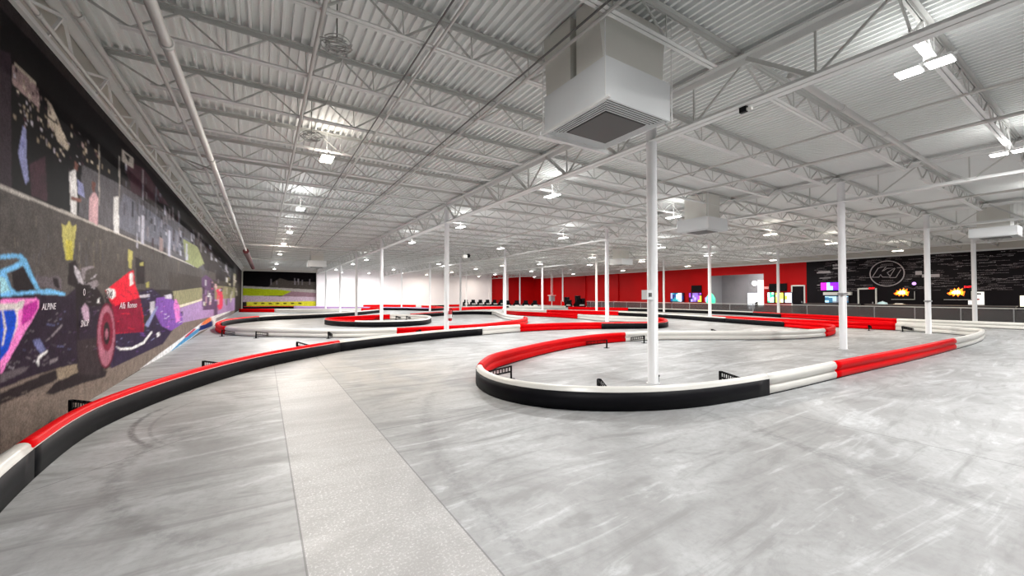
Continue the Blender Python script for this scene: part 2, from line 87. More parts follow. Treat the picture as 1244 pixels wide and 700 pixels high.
MURAL={
 'mural_backdrop':[('k',1,[(5.951,4.03),(5.933,4.447),(9.897,4.457),(10.005,2.745),(6.01,2.705)]),
   ('k',1,[(9.897,4.457),(15.109,4.521),(25.99,4.307),(43.814,4.092),(43.913,3.648),(22.512,3.812),(13.666,3.864),(9.939,3.784)]),
   ('dplum',2,[(5.951,4.03),(6.144,4.082),(6.223,2.705),(6.011,2.697)]),
   ('dplum2',2,[(6.582,3.064),(6.946,3.266),(7.036,2.741),(6.635,2.725)]),
   ('dplum2',2,[(10.017,4.158),(11.502,4.364),(14.185,4.074),(10.596,3.625)]),
   ('print_veil',2,[(8.079,3.487),(9.949,3.634),(17.783,3.897),(22.648,2.698),(17.899,2.745),(10.005,2.745),(7.97,2.731)]),  # grey veil round the glare, lamp glow put into the ink
   ('haze',3,[(10.058,3.506),(12.316,3.557),(17.818,3.553),(19.049,3.074),(12.794,2.834),(9.616,2.825)]),  # bluish lamp reflection on the vinyl, put into the ink
   ('gwall',1,[(6.012,2.673),(10.007,2.715),(17.902,2.716),(27.055,2.836),(27.139,2.249),(15.616,1.783),(8.855,1.696),(7.127,1.795),(6.042,2.004)]),
   ('gwall',1,[(6.038,2.086),(9.242,1.798),(9.1,0.778),(7.177,0.781),(6.1,0.687)]),
   ('line',4,[(6.01,2.705),(10.006,2.738),(18.874,2.75),(18.879,2.704),(10.008,2.7),(6.012,2.665)]),
   ('pinkg',4,[(6.18,3.997),(6.688,4.014),(6.772,3.907),(6.778,3.774),(6.189,3.795)]),
   ('ltan',5,[(6.226,4.038),(6.686,4.041),(6.688,4.004),(6.228,4.004)]),
   ('ltan',4,[(6.976,3.955),(7.087,3.94),(7.403,3.747),(7.616,3.601),(7.567,3.53),(7.268,3.552),(7.17,3.643),(6.991,3.66)]),
   ('k',5,[(7.109,3.949),(7.202,3.925),(7.503,3.761),(7.404,3.726)]),
   ('k',5,[(6.985,3.778),(7.256,3.779),(7.257,3.758),(6.987,3.749)]),
   ('lav',5,[(6.421,3.441),(6.493,3.422),(6.506,3.134),(6.572,2.877),(6.503,2.824),(6.39,3.01),(6.334,3.126)]),
   ('lav2',6,[(6.394,3.279),(6.464,3.284),(6.467,3.213),(6.381,3.203)]),
   ('wht',5,[(7.635,3.25),(7.849,3.365),(7.927,2.979),(7.912,2.721),(7.715,2.732)]),
   ('lav',6,[(7.914,3.231),(8.124,3.212),(8.196,3.036),(7.953,3.031)]),
   ('skin',7,[(7.704,2.954),(8.075,2.987),(8.048,2.934),(7.707,2.899)]),
   ('skin',6,[(7.815,3.459),(7.931,3.446),(7.907,3.346),(7.793,3.349)]),
   ('pink',5,[(8.389,3.077),(8.586,3.221),(8.734,3.15),(8.76,2.71),(8.375,2.726)]),
   ('skin',6,[(8.475,3.347),(8.614,3.355),(8.588,3.195),(8.483,3.197)]),
   ('wht',5,[(9.495,3.31),(9.768,3.398),(9.858,2.726),(9.532,2.711)]),
   ('line',5,[(9.748,4.108),(9.8,4.123),(9.846,3.384),(9.793,3.373)]),
   ('line',4,[(8.723,3.996),(8.76,3.995),(8.815,3.035),(8.778,3.028)]),
   ('pale_print',5,[(11.368,3.316),(11.573,3.351),(11.618,2.725),(11.343,2.712)]),
   ('pinkg',5,[(13.139,3.079),(13.525,3.085),(13.552,2.744),(13.074,2.72)]),
   ('pale_print',5,[(14.241,3.4),(14.467,3.432),(14.529,2.697),(14.189,2.691)]),
   ('grn',4,[(16.479,3.447),(19.886,3.537),(22.015,3.03),(19.979,2.692),(17.192,2.751)]),
   ('pale_print',5,[(17.134,3.36),(17.474,3.398),(17.529,2.833),(17.187,2.807)]),
   ('yel',4,[(7.441,2.533),(7.568,2.519),(7.668,2.612),(7.78,2.54),(7.918,2.606),(7.85,2.276),(7.804,2.09),(7.591,2.073),(7.476,2.323)]),
   ('yel2',5,[(7.577,2.335),(7.79,2.36),(7.804,2.09),(7.591,2.073)]),
   ('yel',4,[(10.443,2.499),(10.729,2.495),(10.695,2.13),(10.466,2.149)]),
   ('logo_bg',6,[(9.907,4.293),(10.664,4.35),(10.678,4.139),(9.921,4.069)]),
   ('k',7,[(10.062,4.264),(10.437,4.299),(10.335,4.157)]),
   ('tree',2,[(14.336,2.269),(22.685,2.4),(51.287,2.858),(51.445,2.244),(27.185,1.932),(15.621,1.733),(14.377,1.767)]),
   ('tan2',3,[(14.973,1.727),(27.152,2.158),(44.196,2.377),(44.482,1.091),(15.393,1.287)]),
   ('cream',5,[(15.526,1.284),(21.637,1.468),(21.645,1.397),(15.805,1.202)]),
   ('lilac',4,[(15.946,1.198),(21.645,1.397),(44.414,1.395),(44.686,0.175),(27.4,0.424),(16.74,0.663)]),
   ('dpurp',6,[(21.264,2.346),(22.667,2.549),(25.446,2.418),(26.746,1.926),(26.469,0.863),(21.695,0.967)]),
   ('wht',7,[(23.399,1.728),(24.78,1.736),(24.807,1.53),(23.423,1.534)]),
   ('redp',6,[(27.639,1.938),(30.724,2.081),(32.033,1.454),(31.528,0.767),(28.777,0.747)]),
   ('dpurp',6,[(25.994,1.31),(28.207,1.284),(28.332,0.429),(26.518,0.508)]),
   ('road',4,[(6.1,0.687),(8.051,0.657),(9.126,0.343),(13.921,0.703),(16.735,0.717),(27.393,0.47),(44.669,0.251),(44.789,-0.287),(25.385,-0.008),(18.322,0.023),(14.607,-0.027),(11.37,0.012),(8.805,-0.006),(7.223,-0.14),(6.138,-0.161)]),
   ('shd',5,[(6.103,0.621),(7.183,0.659),(8.051,0.657),(8.056,0.563),(7.19,0.516),(6.108,0.505)]),
   ('tan3',5,[(7.364,0.702),(8.039,0.892),(8.091,0.476),(7.421,0.515)]),
   ('shd',6,[(7.108,0.412),(7.328,0.49),(8.119,0.506),(9.329,0.337),(9.252,0.24),(8.251,0.317),(7.243,0.363)]),
   ('shd',6,[(12.272,0.898),(16.7,1.096),(16.715,0.934),(13.133,0.76)]),
   ('pinkg',4,[(6.734,3.666),(6.766,3.663),(6.768,3.625),(6.736,3.628)]),
   ('gry2',4,[(7.367,3.584),(7.397,3.581),(7.399,3.533),(7.369,3.536)]),
   ('tan3',4,[(7.165,3.399),(7.195,3.395),(7.196,3.377),(7.166,3.382)]),
   ('ltan',4,[(6.345,3.589),(6.381,3.584),(6.382,3.562),(6.346,3.567)]),
   ('tan3',4,[(8.673,3.664),(8.751,3.658),(8.755,3.586),(8.677,3.592)]),
   ('lgry',4,[(7.156,3.441),(7.197,3.436),(7.2,3.378),(7.159,3.384)]),
   ('tan3',4,[(6.399,3.946),(6.421,3.945),(6.424,3.894),(6.402,3.895)]),
   ('tan3',4,[(7.233,3.407),(7.282,3.401),(7.284,3.363),(7.235,3.37)]),
   ('pinkg',4,[(8.038,3.803),(8.121,3.799),(8.125,3.73),(8.042,3.736)]),
   ('dplum',4,[(8.205,3.752),(8.29,3.747),(8.293,3.7),(8.208,3.706)]),
   ('lgry',4,[(6.468,3.735),(6.507,3.731),(6.509,3.701),(6.469,3.705)]),
   ('ltan',4,[(6.521,3.842),(6.567,3.839),(6.569,3.79),(6.524,3.794)]),
   ('dplum',4,[(7.821,3.37),(7.867,3.364),(7.87,3.32),(7.823,3.326)]),
   ('tan3',4,[(6.9,3.947),(6.945,3.945),(6.946,3.934),(6.901,3.936)]),
   ('lgry',4,[(6.801,3.565),(6.862,3.558),(6.863,3.532),(6.802,3.54)]),
   ('pinkg',4,[(7.097,3.678),(7.141,3.674),(7.143,3.631),(7.099,3.635)]),
   ('dplum',4,[(7.48,3.655),(7.542,3.65),(7.543,3.626),(7.481,3.632)]),
   ('tan3',4,[(7.261,3.798),(7.296,3.796),(7.297,3.768),(7.262,3.77)]),
   ('lgry',4,[(7.097,3.591),(7.122,3.589),(7.124,3.547),(7.099,3.55)]),
   ('gry2',4,[(7.362,3.495),(7.401,3.49),(7.404,3.443),(7.365,3.447)]),
   ('dplum',4,[(6.24,4.001),(6.277,3.999),(6.28,3.949),(6.242,3.951)]),
   ('dplum2',4,[(7.884,3.712),(7.946,3.708),(7.947,3.686),(7.885,3.691)]),
   ('tan3',4,[(6.918,3.757),(6.962,3.753),(6.964,3.729),(6.919,3.732)]),
   ('dplum2',4,[(6.434,3.543),(6.486,3.537),(6.488,3.497),(6.436,3.504)]),
   ('dplum2',4,[(6.906,3.853),(6.96,3.849),(6.962,3.828),(6.907,3.831)]),
   ('tan3',4,[(6.411,3.672),(6.462,3.666),(6.464,3.627),(6.413,3.633)]),
   ('tan3',4,[(7.285,3.384),(7.313,3.38),(7.314,3.352),(7.286,3.356)]),
   ('dplum2',4,[(6.69,3.934),(6.728,3.932),(6.729,3.914),(6.69,3.916)]),
   ('tan3',4,[(8.684,3.82),(8.764,3.816),(8.767,3.765),(8.687,3.769)]),
   ('tan3',4,[(6.877,3.488),(6.906,3.484),(6.908,3.458),(6.878,3.462)]),
   ('tan3',4,[(6.866,3.634),(6.884,3.632),(6.886,3.603),(6.868,3.605)]),
   ('tan3',4,[(6.228,3.501),(6.272,3.495),(6.275,3.444),(6.23,3.451)]),
   ('dplum',4,[(8.211,3.895),(8.269,3.892),(8.272,3.835),(8.214,3.838)]),
   ('dplum',4,[(7.617,3.307),(7.689,3.297),(7.692,3.238),(7.62,3.249)]),
   ('tan3',4,[(6.451,3.878),(6.467,3.877),(6.469,3.832),(6.453,3.833)]),
   ('dplum',4,[(7.694,3.941),(7.761,3.938),(7.763,3.917),(7.695,3.92)]),
   ('pinkg',4,[(6.721,3.995),(6.76,3.994),(6.76,3.982),(6.721,3.983)]),
   ('ltan',4,[(6.99,3.826),(7.049,3.822),(7.051,3.788),(6.992,3.793)]),
   ('dplum2',4,[(7.016,3.86),(7.06,3.857),(7.062,3.807),(7.019,3.81)]),
   ('ltan',4,[(6.729,3.835),(6.784,3.832),(6.785,3.816),(6.73,3.82)]),
   ('tan3',4,[(7.424,3.563),(7.466,3.559),(7.469,3.508),(7.426,3.512)]),
   ('ltan',4,[(6.809,3.667),(6.845,3.664),(6.846,3.632),(6.811,3.635)]),
   ('pinkg',4,[(6.289,4.004),(6.32,4.003),(6.32,3.993),(6.289,3.994)]),
   ('tan3',4,[(7.509,3.61),(7.539,3.607),(7.539,3.593),(7.51,3.596)]),
   ('lgry',4,[(7.965,3.483),(8.013,3.478),(8.014,3.456),(7.966,3.461)]),
   ('pinkg',4,[(7.231,3.89),(7.25,3.889),(7.252,3.842),(7.233,3.843)]),
   ('tan3',4,[(7.66,3.921),(7.71,3.919),(7.712,3.872),(7.663,3.874)]),
   ('gry2',4,[(7.905,3.905),(7.986,3.902),(7.987,3.887),(7.906,3.891)]),
   ('ltan',4,[(8.398,3.651),(8.497,3.644),(8.499,3.605),(8.4,3.613)]),
   ('tan3',4,[(6.751,3.669),(6.798,3.664),(6.798,3.651),(6.752,3.656)]),
   ('dplum',4,[(6.688,3.928),(6.705,3.927),(6.706,3.903),(6.69,3.904)]),
   ('tan3',4,[(6.467,3.611),(6.519,3.605),(6.52,3.563),(6.469,3.57)]),
   ('dplum2',4,[(7.653,3.877),(7.71,3.874),(7.711,3.863),(7.654,3.866)]),
   ('tan3',4,[(6.724,3.764),(6.763,3.761),(6.765,3.725),(6.726,3.728)]),
   ('pinkg',4,[(6.578,4.001),(6.628,4),(6.629,3.985),(6.579,3.987)]),
   ('tan3',4,[(8.551,3.87),(8.64,3.866),(8.643,3.821),(8.554,3.825)]),
   ('lgry',4,[(6.436,3.581),(6.487,3.575),(6.488,3.563),(6.437,3.569)]),
   ('tan3',4,[(8.882,3.723),(8.92,3.721),(8.924,3.642),(8.887,3.644)]),
   ('tan3',4,[(7.326,3.485),(7.397,3.477),(7.398,3.453),(7.327,3.462)]),
   ('tan3',4,[(6.739,3.424),(6.792,3.416),(6.794,3.361),(6.741,3.369)]),
   ('dplum2',4,[(8.063,3.525),(8.121,3.52),(8.123,3.47),(8.066,3.476)]),
   ('gry2',4,[(6.554,3.716),(6.589,3.712),(6.591,3.671),(6.556,3.675)]),
   ('tan3',4,[(6.502,3.57),(6.522,3.567),(6.524,3.535),(6.503,3.537)]),
   ('tan3',4,[(6.817,3.491),(6.842,3.487),(6.844,3.45),(6.818,3.454)]),
   ('gry2',4,[(6.955,3.489),(6.979,3.486),(6.982,3.428),(6.958,3.431)]),
   ('ltan',4,[(8.156,3.761),(8.222,3.756),(8.226,3.69),(8.16,3.695)]),
   ('ltan',4,[(7.41,3.459),(7.478,3.451),(7.479,3.419),(7.412,3.428)]),
   ('pinkg',4,[(7.35,3.81),(7.382,3.808),(7.384,3.76),(7.352,3.762)]),
   ('ltan',4,[(6.733,3.888),(6.76,3.886),(6.761,3.868),(6.734,3.87)]),
   ('dplum',4,[(7.236,3.478),(7.259,3.476),(7.26,3.46),(7.236,3.463)]),
   ('ltan',4,[(6.279,3.774),(6.319,3.77),(6.32,3.747),(6.28,3.751)]),
   ('gry2',4,[(6.978,3.707),(7.019,3.703),(7.02,3.683),(6.979,3.686)]),
   ('tan3',4,[(7.136,3.617),(7.161,3.614),(7.162,3.59),(7.137,3.593)]),
   ('lgry',4,[(6.453,3.497),(6.503,3.49),(6.503,3.476),(6.453,3.483)]),
   ('dplum',4,[(8.074,3.64),(8.13,3.636),(8.132,3.584),(8.077,3.589)]),
   ('pinkg',4,[(6.443,3.464),(6.47,3.461),(6.472,3.426),(6.444,3.43)]),
   ('dplum2',4,[(8.036,3.535),(8.065,3.532),(8.066,3.503),(8.038,3.506)]),
   ('pinkg',4,[(6.521,3.796),(6.573,3.792),(6.574,3.762),(6.522,3.766)]),
   ('tan3',4,[(9.191,3.734),(9.256,3.73),(9.259,3.667),(9.195,3.671)]),
   ('dplum2',4,[(7.644,3.48),(7.693,3.474),(7.695,3.446),(7.646,3.451)]),
   ('tan3',4,[(8.167,3.838),(8.206,3.836),(8.208,3.791),(8.17,3.793)]),
   ('ltan',4,[(7.039,3.813),(7.075,3.81),(7.078,3.757),(7.041,3.76)]),
   ('lgry',4,[(7.386,3.778),(7.444,3.774),(7.446,3.736),(7.388,3.74)]),
   ('dplum2',4,[(8.599,3.839),(8.667,3.836),(8.671,3.76),(8.603,3.764)]),
   ('pinkg',4,[(6.801,3.939),(6.822,3.938),(6.824,3.892),(6.803,3.893)]),
   ('dplum2',4,[(6.596,3.899),(6.629,3.897),(6.631,3.854),(6.598,3.856)]),
   ('dplum2',4,[(7.75,3.838),(7.798,3.836),(7.799,3.813),(7.752,3.816)]),
   ('ltan',4,[(7.672,3.803),(7.709,3.801),(7.712,3.746),(7.675,3.749)]),
   ('dplum',4,[(7.192,3.427),(7.227,3.422),(7.23,3.365),(7.195,3.37)]),
   ('tan3',4,[(8.103,3.691),(8.187,3.685),(8.189,3.644),(8.105,3.651)]),
   ('gry2',4,[(8.248,3.916),(8.329,3.913),(8.332,3.861),(8.251,3.864)]),
   ('tan3',4,[(6.582,3.635),(6.605,3.633),(6.607,3.588),(6.584,3.59)]),
   ('dplum',4,[(6.282,3.746),(6.319,3.742),(6.32,3.714),(6.283,3.718)]),
   ('lgry',4,[(6.501,3.545),(6.541,3.541),(6.541,3.529),(6.502,3.534)]),
   ('lgry',4,[(7.858,3.558),(7.913,3.553),(7.914,3.54),(7.858,3.546)]),
   ('ltan',4,[(6.961,3.425),(7.011,3.419),(7.012,3.402),(6.962,3.409)]),
   ('tan3',4,[(7.014,3.459),(7.077,3.451),(7.079,3.398),(7.017,3.407)]),
   ('tan3',4,[(8.147,3.749),(8.195,3.746),(8.198,3.687),(8.15,3.691)]),
   ('pinkg',4,[(6.359,3.912),(6.379,3.911),(6.38,3.88),(6.361,3.881)]),
   ('gry2',4,[(7.578,3.651),(7.637,3.646),(7.638,3.619),(7.579,3.624)]),
   ('ltan',4,[(7.336,3.49),(7.38,3.485),(7.381,3.451),(7.338,3.456)]),
   ('tan3',4,[(8.235,3.625),(8.288,3.621),(8.29,3.576),(8.238,3.581)]),
   ('dplum2',4,[(6.683,4.008),(6.708,4.007),(6.71,3.961),(6.685,3.962)]),
   ('ltan',4,[(6.532,4.005),(6.571,4.004),(6.572,3.972),(6.534,3.973)]),
   ('ltan',4,[(6.504,3.655),(6.537,3.652),(6.537,3.634),(6.505,3.638)]),
   ('tan3',4,[(7.163,3.766),(7.183,3.765),(7.186,3.718),(7.165,3.72)]),
   ('tan3',4,[(7.166,3.713),(7.186,3.711),(7.189,3.652),(7.169,3.654)]),
   ('pinkg',4,[(6.738,3.762),(6.762,3.76),(6.763,3.735),(6.739,3.737)]),
   ('dplum',4,[(6.999,3.91),(7.019,3.909),(7.021,3.863),(7.001,3.864)]),
   ('lgry',4,[(7.427,3.569),(7.449,3.567),(7.45,3.539),(7.428,3.541)]),
   ('ltan',4,[(6.919,3.959),(6.956,3.957),(6.957,3.943),(6.92,3.945)]),
   ('gry2',4,[(6.43,3.622),(6.445,3.62),(6.446,3.589),(6.432,3.591)]),
   ('gry2',4,[(6.321,3.652),(6.368,3.647),(6.369,3.63),(6.322,3.635)]),
   ('tan3',4,[(6.994,3.677),(7.028,3.674),(7.03,3.631),(6.996,3.635)]),
   ('dplum',4,[(6.904,3.604),(6.966,3.598),(6.966,3.584),(6.905,3.591)]),
   ('tan3',4,[(6.601,3.762),(6.637,3.759),(6.639,3.724),(6.603,3.728)]),
   ('lgry',4,[(6.589,3.564),(6.634,3.559),(6.636,3.511),(6.591,3.517)]),
   ('dplum',4,[(7.193,3.824),(7.253,3.82),(7.254,3.785),(7.195,3.789)]),
   ('pinkg',4,[(6.285,3.934),(6.326,3.932),(6.328,3.888),(6.287,3.89)]),
   ('ltan',4,[(6.401,3.887),(6.448,3.884),(6.449,3.846),(6.403,3.849)]),
   ('lgry',4,[(7.32,3.35),(7.379,3.342),(7.381,3.314),(7.322,3.322)]),
   ('lgry',4,[(6.202,3.928),(6.243,3.925),(6.245,3.878),(6.204,3.88)]),
   ('k',3,[(18.294,4.063),(18.527,4.068),(18.535,3.986),(18.303,3.975)]),
   ('print_veil',3,[(21.58,2.91),(21.74,2.904),(21.784,2.528),(21.625,2.533)]),
   ('k',3,[(11.367,3.897),(11.464,3.899),(11.473,3.772),(11.376,3.766)]),
   ('k',3,[(15.481,3.143),(15.666,3.136),(15.689,2.874),(15.505,2.878)]),
   ('haze',3,[(24.838,3.541),(25.008,3.54),(25.044,3.272),(24.874,3.271)]),
   ('dplum',3,[(19.089,3.049),(19.422,3.037),(19.431,2.95),(19.099,2.953)]),
   ('haze',3,[(11.098,3.623),(11.188,3.623),(11.197,3.491),(11.107,3.488)]),
   ('print_veil',3,[(20.202,3.183),(20.401,3.178),(20.44,2.824),(20.242,2.828)]),
   ('pale_print',3,[(24.634,3.75),(24.982,3.751),(25.032,3.375),(24.684,3.372)]),
   ('haze',3,[(12.463,3.503),(12.571,3.501),(12.587,3.288),(12.479,3.286)]),
   ('gry2',3,[(14.196,4.007),(14.367,4.011),(14.393,3.702),(14.222,3.695)]),
   ('gry2',3,[(15.518,3.334),(15.608,3.332),(15.632,3.069),(15.542,3.07)]),
   ('dplum',3,[(27.277,3.976),(27.707,3.981),(27.726,3.847),(27.298,3.836)]),
   ('print_veil',3,[(12.563,4.069),(12.673,4.072),(12.701,3.703),(12.591,3.698)]),
   ('pale_print',3,[(32.878,3.43),(33.949,3.422),(33.983,3.23),(32.913,3.228)]),
   ('print_veil',3,[(16.627,3.157),(16.884,3.148),(16.902,2.955),(16.646,2.959)]),
   ('dplum2',3,[(13.596,2.907),(13.648,2.904),(13.658,2.782),(13.606,2.784)]),
   ('k',3,[(13.577,3.528),(13.622,3.527),(13.644,3.253),(13.599,3.253)]),
   ('dplum',3,[(13.323,3.659),(13.45,3.659),(13.464,3.487),(13.337,3.483)]),
   ('k',3,[(11.726,3.652),(11.794,3.652),(11.82,3.288),(11.752,3.287)]),
   ('gry2',3,[(11.876,3.16),(11.996,3.154),(12.017,2.86),(11.898,2.864)]),
   ('k',3,[(33.696,3.525),(34.398,3.521),(34.465,3.147),(33.762,3.147)]),
   ('gry2',3,[(12.711,2.867),(12.75,2.864),(12.762,2.707),(12.723,2.708)]),
   ('k',3,[(30.036,3.159),(30.427,3.152),(30.452,2.996),(30.062,2.998)]),
   ('dplum2',3,[(10.188,4.155),(10.244,4.158),(10.259,3.923),(10.203,3.918)]),
   ('gry2',3,[(34.18,3.915),(35.198,3.922),(35.269,3.535),(34.249,3.523)]),
   ('dplum2',3,[(36.713,3.203),(37.092,3.198),(37.166,2.807),(36.787,2.81)]),
   ('k',3,[(12.831,3.897),(12.958,3.9),(12.986,3.539),(12.859,3.534)]),
   ('print_veil',3,[(26.08,3.554),(26.591,3.552),(26.611,3.41),(26.101,3.405)]),
   ('dplum2',3,[(15.391,3.893),(15.515,3.895),(15.521,3.823),(15.398,3.817)]),
   ('pale_print',3,[(31.64,3.164),(31.994,3.158),(32.018,3.018),(31.664,3.019)]),
   ('dplum2',3,[(17.113,3.078),(17.238,3.073),(17.262,2.828),(17.137,2.831)]),
   ('print_veil',3,[(10.653,3.593),(10.734,3.593),(10.74,3.515),(10.658,3.512)]),
   ('k',3,[(16.302,3.309),(16.513,3.304),(16.548,2.933),(16.336,2.936)]),
   ('dplum2',3,[(15.362,3.522),(15.444,3.521),(15.455,3.405),(15.372,3.404)]),
   ('print_veil',3,[(37.842,3.402),(38.6,3.396),(38.638,3.204),(37.881,3.203)]),
   ('gry2',3,[(13.335,3.923),(13.436,3.925),(13.448,3.773),(13.347,3.768)]),
   ('print_veil',3,[(11.644,4.277),(11.693,4.28),(11.709,4.059),(11.66,4.055)]),
   ('k',3,[(32.89,3.357),(33.641,3.349),(33.652,3.288),(32.902,3.285)]),
   ('dplum',3,[(11.393,4.147),(11.483,4.151),(11.505,3.831),(11.415,3.825)]),
   ('print_veil',3,[(11.302,3.305),(11.371,3.303),(11.384,3.12),(11.315,3.12)]),
   ('pale_print',3,[(12.377,2.919),(12.449,2.914),(12.457,2.795),(12.386,2.797)]),
   ('gry2',3,[(13.846,3.895),(14.01,3.898),(14.041,3.521),(13.877,3.517)]),
   ('pale_print',3,[(19.354,3.456),(19.554,3.453),(19.561,3.385),(19.362,3.383)]),
   ('haze',3,[(36.678,3.803),(37.228,3.805),(37.253,3.673),(36.704,3.665)]),
   ('print_veil',3,[(21.764,4.003),(21.92,4.005),(21.952,3.735),(21.796,3.731)]),
   ('print_veil',3,[(33.734,3.016),(34.399,3.003),(34.451,2.712),(33.785,2.721)]),
   ('print_veil',3,[(16.148,3.843),(16.239,3.844),(16.262,3.598),(16.171,3.595)]),
   ('print_veil',3,[(34.788,3.776),(35.259,3.777),(35.325,3.414),(34.853,3.41)]),
   ('dplum2',3,[(21.119,3.332),(21.243,3.33),(21.255,3.224),(21.132,3.223)]),
   ('k',3,[(13.819,3.335),(13.88,3.333),(13.889,3.23),(13.828,3.23)]),
   ('pale_print',3,[(35.108,3.423),(35.521,3.42),(35.555,3.234),(35.142,3.233)]),
   ('dplum',3,[(12.121,4.286),(12.163,4.288),(12.17,4.195),(12.128,4.191)]),
   ('k',3,[(11.537,3.795),(11.572,3.795),(11.598,3.429),(11.563,3.428)]),
   ('haze',3,[(10.175,3.778),(10.227,3.778),(10.233,3.672),(10.182,3.669)]),
   ('gry2',3,[(14.477,2.889),(14.624,2.88),(14.643,2.659),(14.496,2.664)]),
   ('print_veil',3,[(16.408,3.205),(16.63,3.198),(16.652,2.962),(16.43,2.965)]),
   ('k',3,[(18.343,3.583),(18.527,3.582),(18.551,3.344),(18.367,3.342)]),
   ('dplum2',3,[(16.062,3.71),(16.173,3.71),(16.202,3.398),(16.091,3.396)]),
   ('k',3,[(13.704,3.021),(13.785,3.017),(13.816,2.633),(13.735,2.637)]),
   ('dplum2',3,[(11.603,3.406),(11.685,3.404),(11.69,3.328),(11.609,3.326)]),
   ('gry2',3,[(11.364,4.319),(11.457,4.325),(11.482,3.976),(11.389,3.969)]),
   ('print_veil',3,[(17.438,3.17),(17.623,3.164),(17.632,3.076),(17.447,3.077)]),
   ('gry2',3,[(14.02,3.421),(14.124,3.419),(14.135,3.288),(14.031,3.287)]),
   ('gry2',3,[(20.04,3.407),(20.359,3.402),(20.391,3.109),(20.073,3.109)]),
   ('dplum',3,[(28.65,3.124),(29.468,3.107),(29.49,2.96),(28.674,2.966)]),
   ('k',3,[(12.192,3.407),(12.321,3.404),(12.33,3.274),(12.202,3.272)]),
   ('k',3,[(13.471,2.857),(13.569,2.851),(13.586,2.639),(13.488,2.643)]),
   ('print_veil',3,[(25.06,3.881),(25.457,3.884),(25.493,3.62),(25.096,3.612)]),
   ('print_veil',3,[(10.912,3.686),(10.996,3.686),(11.019,3.344),(10.936,3.342)]),
   ('k',3,[(12.814,3.739),(12.858,3.74),(12.868,3.61),(12.824,3.608)]),
   ('pale_print',3,[(12.568,3.488),(12.647,3.487),(12.674,3.13),(12.595,3.131)]),
   ('pale_print',3,[(22.226,3.689),(22.528,3.689),(22.547,3.532),(22.246,3.527)]),
   ('print_veil',3,[(15.831,2.962),(15.906,2.958),(15.933,2.667),(15.858,2.669)]),
   ('dplum2',3,[(11.737,3.997),(11.821,3.999),(11.834,3.818),(11.75,3.812)]),
   ('print_veil',3,[(29.843,3.781),(30.198,3.782),(30.23,3.579),(29.876,3.574)]),
   ('k',3,[(17.743,2.955),(17.981,2.945),(18.004,2.707),(17.767,2.714)]),
   ('pale_print',3,[(15.839,3.285),(16.049,3.28),(16.058,3.184),(15.848,3.184)]),
   ('haze',3,[(12.645,4.107),(12.737,4.111),(12.75,3.951),(12.657,3.945)]),
   ('gry2',3,[(26.672,3.383),(26.862,3.38),(26.874,3.294),(26.684,3.293)]),
   ('dplum2',3,[(14.852,3.565),(14.972,3.564),(15.006,3.174),(14.885,3.174)]),
   ('dplum',3,[(14.948,3.533),(15.094,3.532),(15.111,3.329),(14.965,3.328)]),
   ('haze',3,[(15.674,4.122),(15.847,4.127),(15.882,3.742),(15.709,3.735)]),
   ('print_veil',3,[(10.906,2.978),(10.955,2.974),(10.976,2.663),(10.927,2.665)]),
   ('gry2',3,[(14.038,2.943),(14.094,2.939),(14.117,2.666),(14.061,2.669)]),
   ('pale_print',3,[(20.285,3.025),(20.478,3.019),(20.493,2.885),(20.3,2.888)]),
   ('k',3,[(34.809,3.858),(35.974,3.864),(36.016,3.639),(34.851,3.623)]),
   ('print_veil',3,[(17.38,3.436),(17.499,3.435),(17.508,3.348),(17.389,3.347)]),
   ('print_veil',3,[(26.757,3.021),(27.117,3.012),(27.145,2.821),(26.785,2.826)]),
   ('dplum2',3,[(20.717,3.486),(20.912,3.484),(20.926,3.359),(20.732,3.357)]),
   ('k',3,[(18.631,3.716),(18.789,3.716),(18.814,3.484),(18.655,3.481)]),
   ('k',3,[(12.38,4.231),(12.444,4.234),(12.459,4.031),(12.395,4.026)]),
   ('print_veil',3,[(16.816,3.044),(16.902,3.041),(16.913,2.92),(16.828,2.921)]),
   ('dplum2',3,[(11.519,2.924),(11.565,2.921),(11.579,2.728),(11.533,2.729)]),
   ('print_veil',3,[(23.745,3.717),(24.251,3.718),(24.269,3.583),(23.763,3.574)]),
   ('gry2',3,[(12.817,3.762),(12.884,3.762),(12.894,3.629),(12.827,3.626)]),
   ('k',3,[(13.191,3.267),(13.241,3.265),(13.255,3.091),(13.204,3.092)]),
   ('k',3,[(13.663,4.042),(13.765,4.045),(13.774,3.932),(13.673,3.925)]),
   ('k',3,[(12.591,3.302),(12.644,3.3),(12.664,3.036),(12.611,3.037)]),
   ('print_veil',3,[(15.037,3.493),(15.185,3.491),(15.208,3.232),(15.06,3.231)]),
   ('print_veil',3,[(14.671,4.165),(14.786,4.169),(14.806,3.932),(14.691,3.926)]),
   ('k',3,[(18.548,3.846),(18.797,3.848),(18.835,3.489),(18.586,3.484)]),
   ('print_veil',3,[(14.952,3.55),(15.064,3.548),(15.084,3.327),(14.972,3.326)]),
   ('dplum2',3,[(23.838,3.971),(24.342,3.978),(24.367,3.784),(23.864,3.77)]),
   ('print_veil',3,[(18.63,4.061),(18.923,4.067),(18.947,3.835),(18.655,3.824)]),
   ('print_veil',3,[(19.779,3.985),(19.977,3.988),(20.017,3.621),(19.819,3.616)]),
   ('k',3,[(18.716,3.094),(18.821,3.091),(18.834,2.964),(18.729,2.965)]),
   ('gry2',3,[(18.922,3.418),(19.08,3.416),(19.11,3.129),(18.953,3.13)]),
   ('print_veil',3,[(37.546,3.163),(38.224,3.154),(38.284,2.843),(37.606,2.849)]),
   ('gry2',3,[(15.509,3.463),(15.633,3.462),(15.661,3.146),(15.537,3.146)]),
   ('pale_print',3,[(18.274,3.874),(18.485,3.877),(18.516,3.585),(18.304,3.58)]),
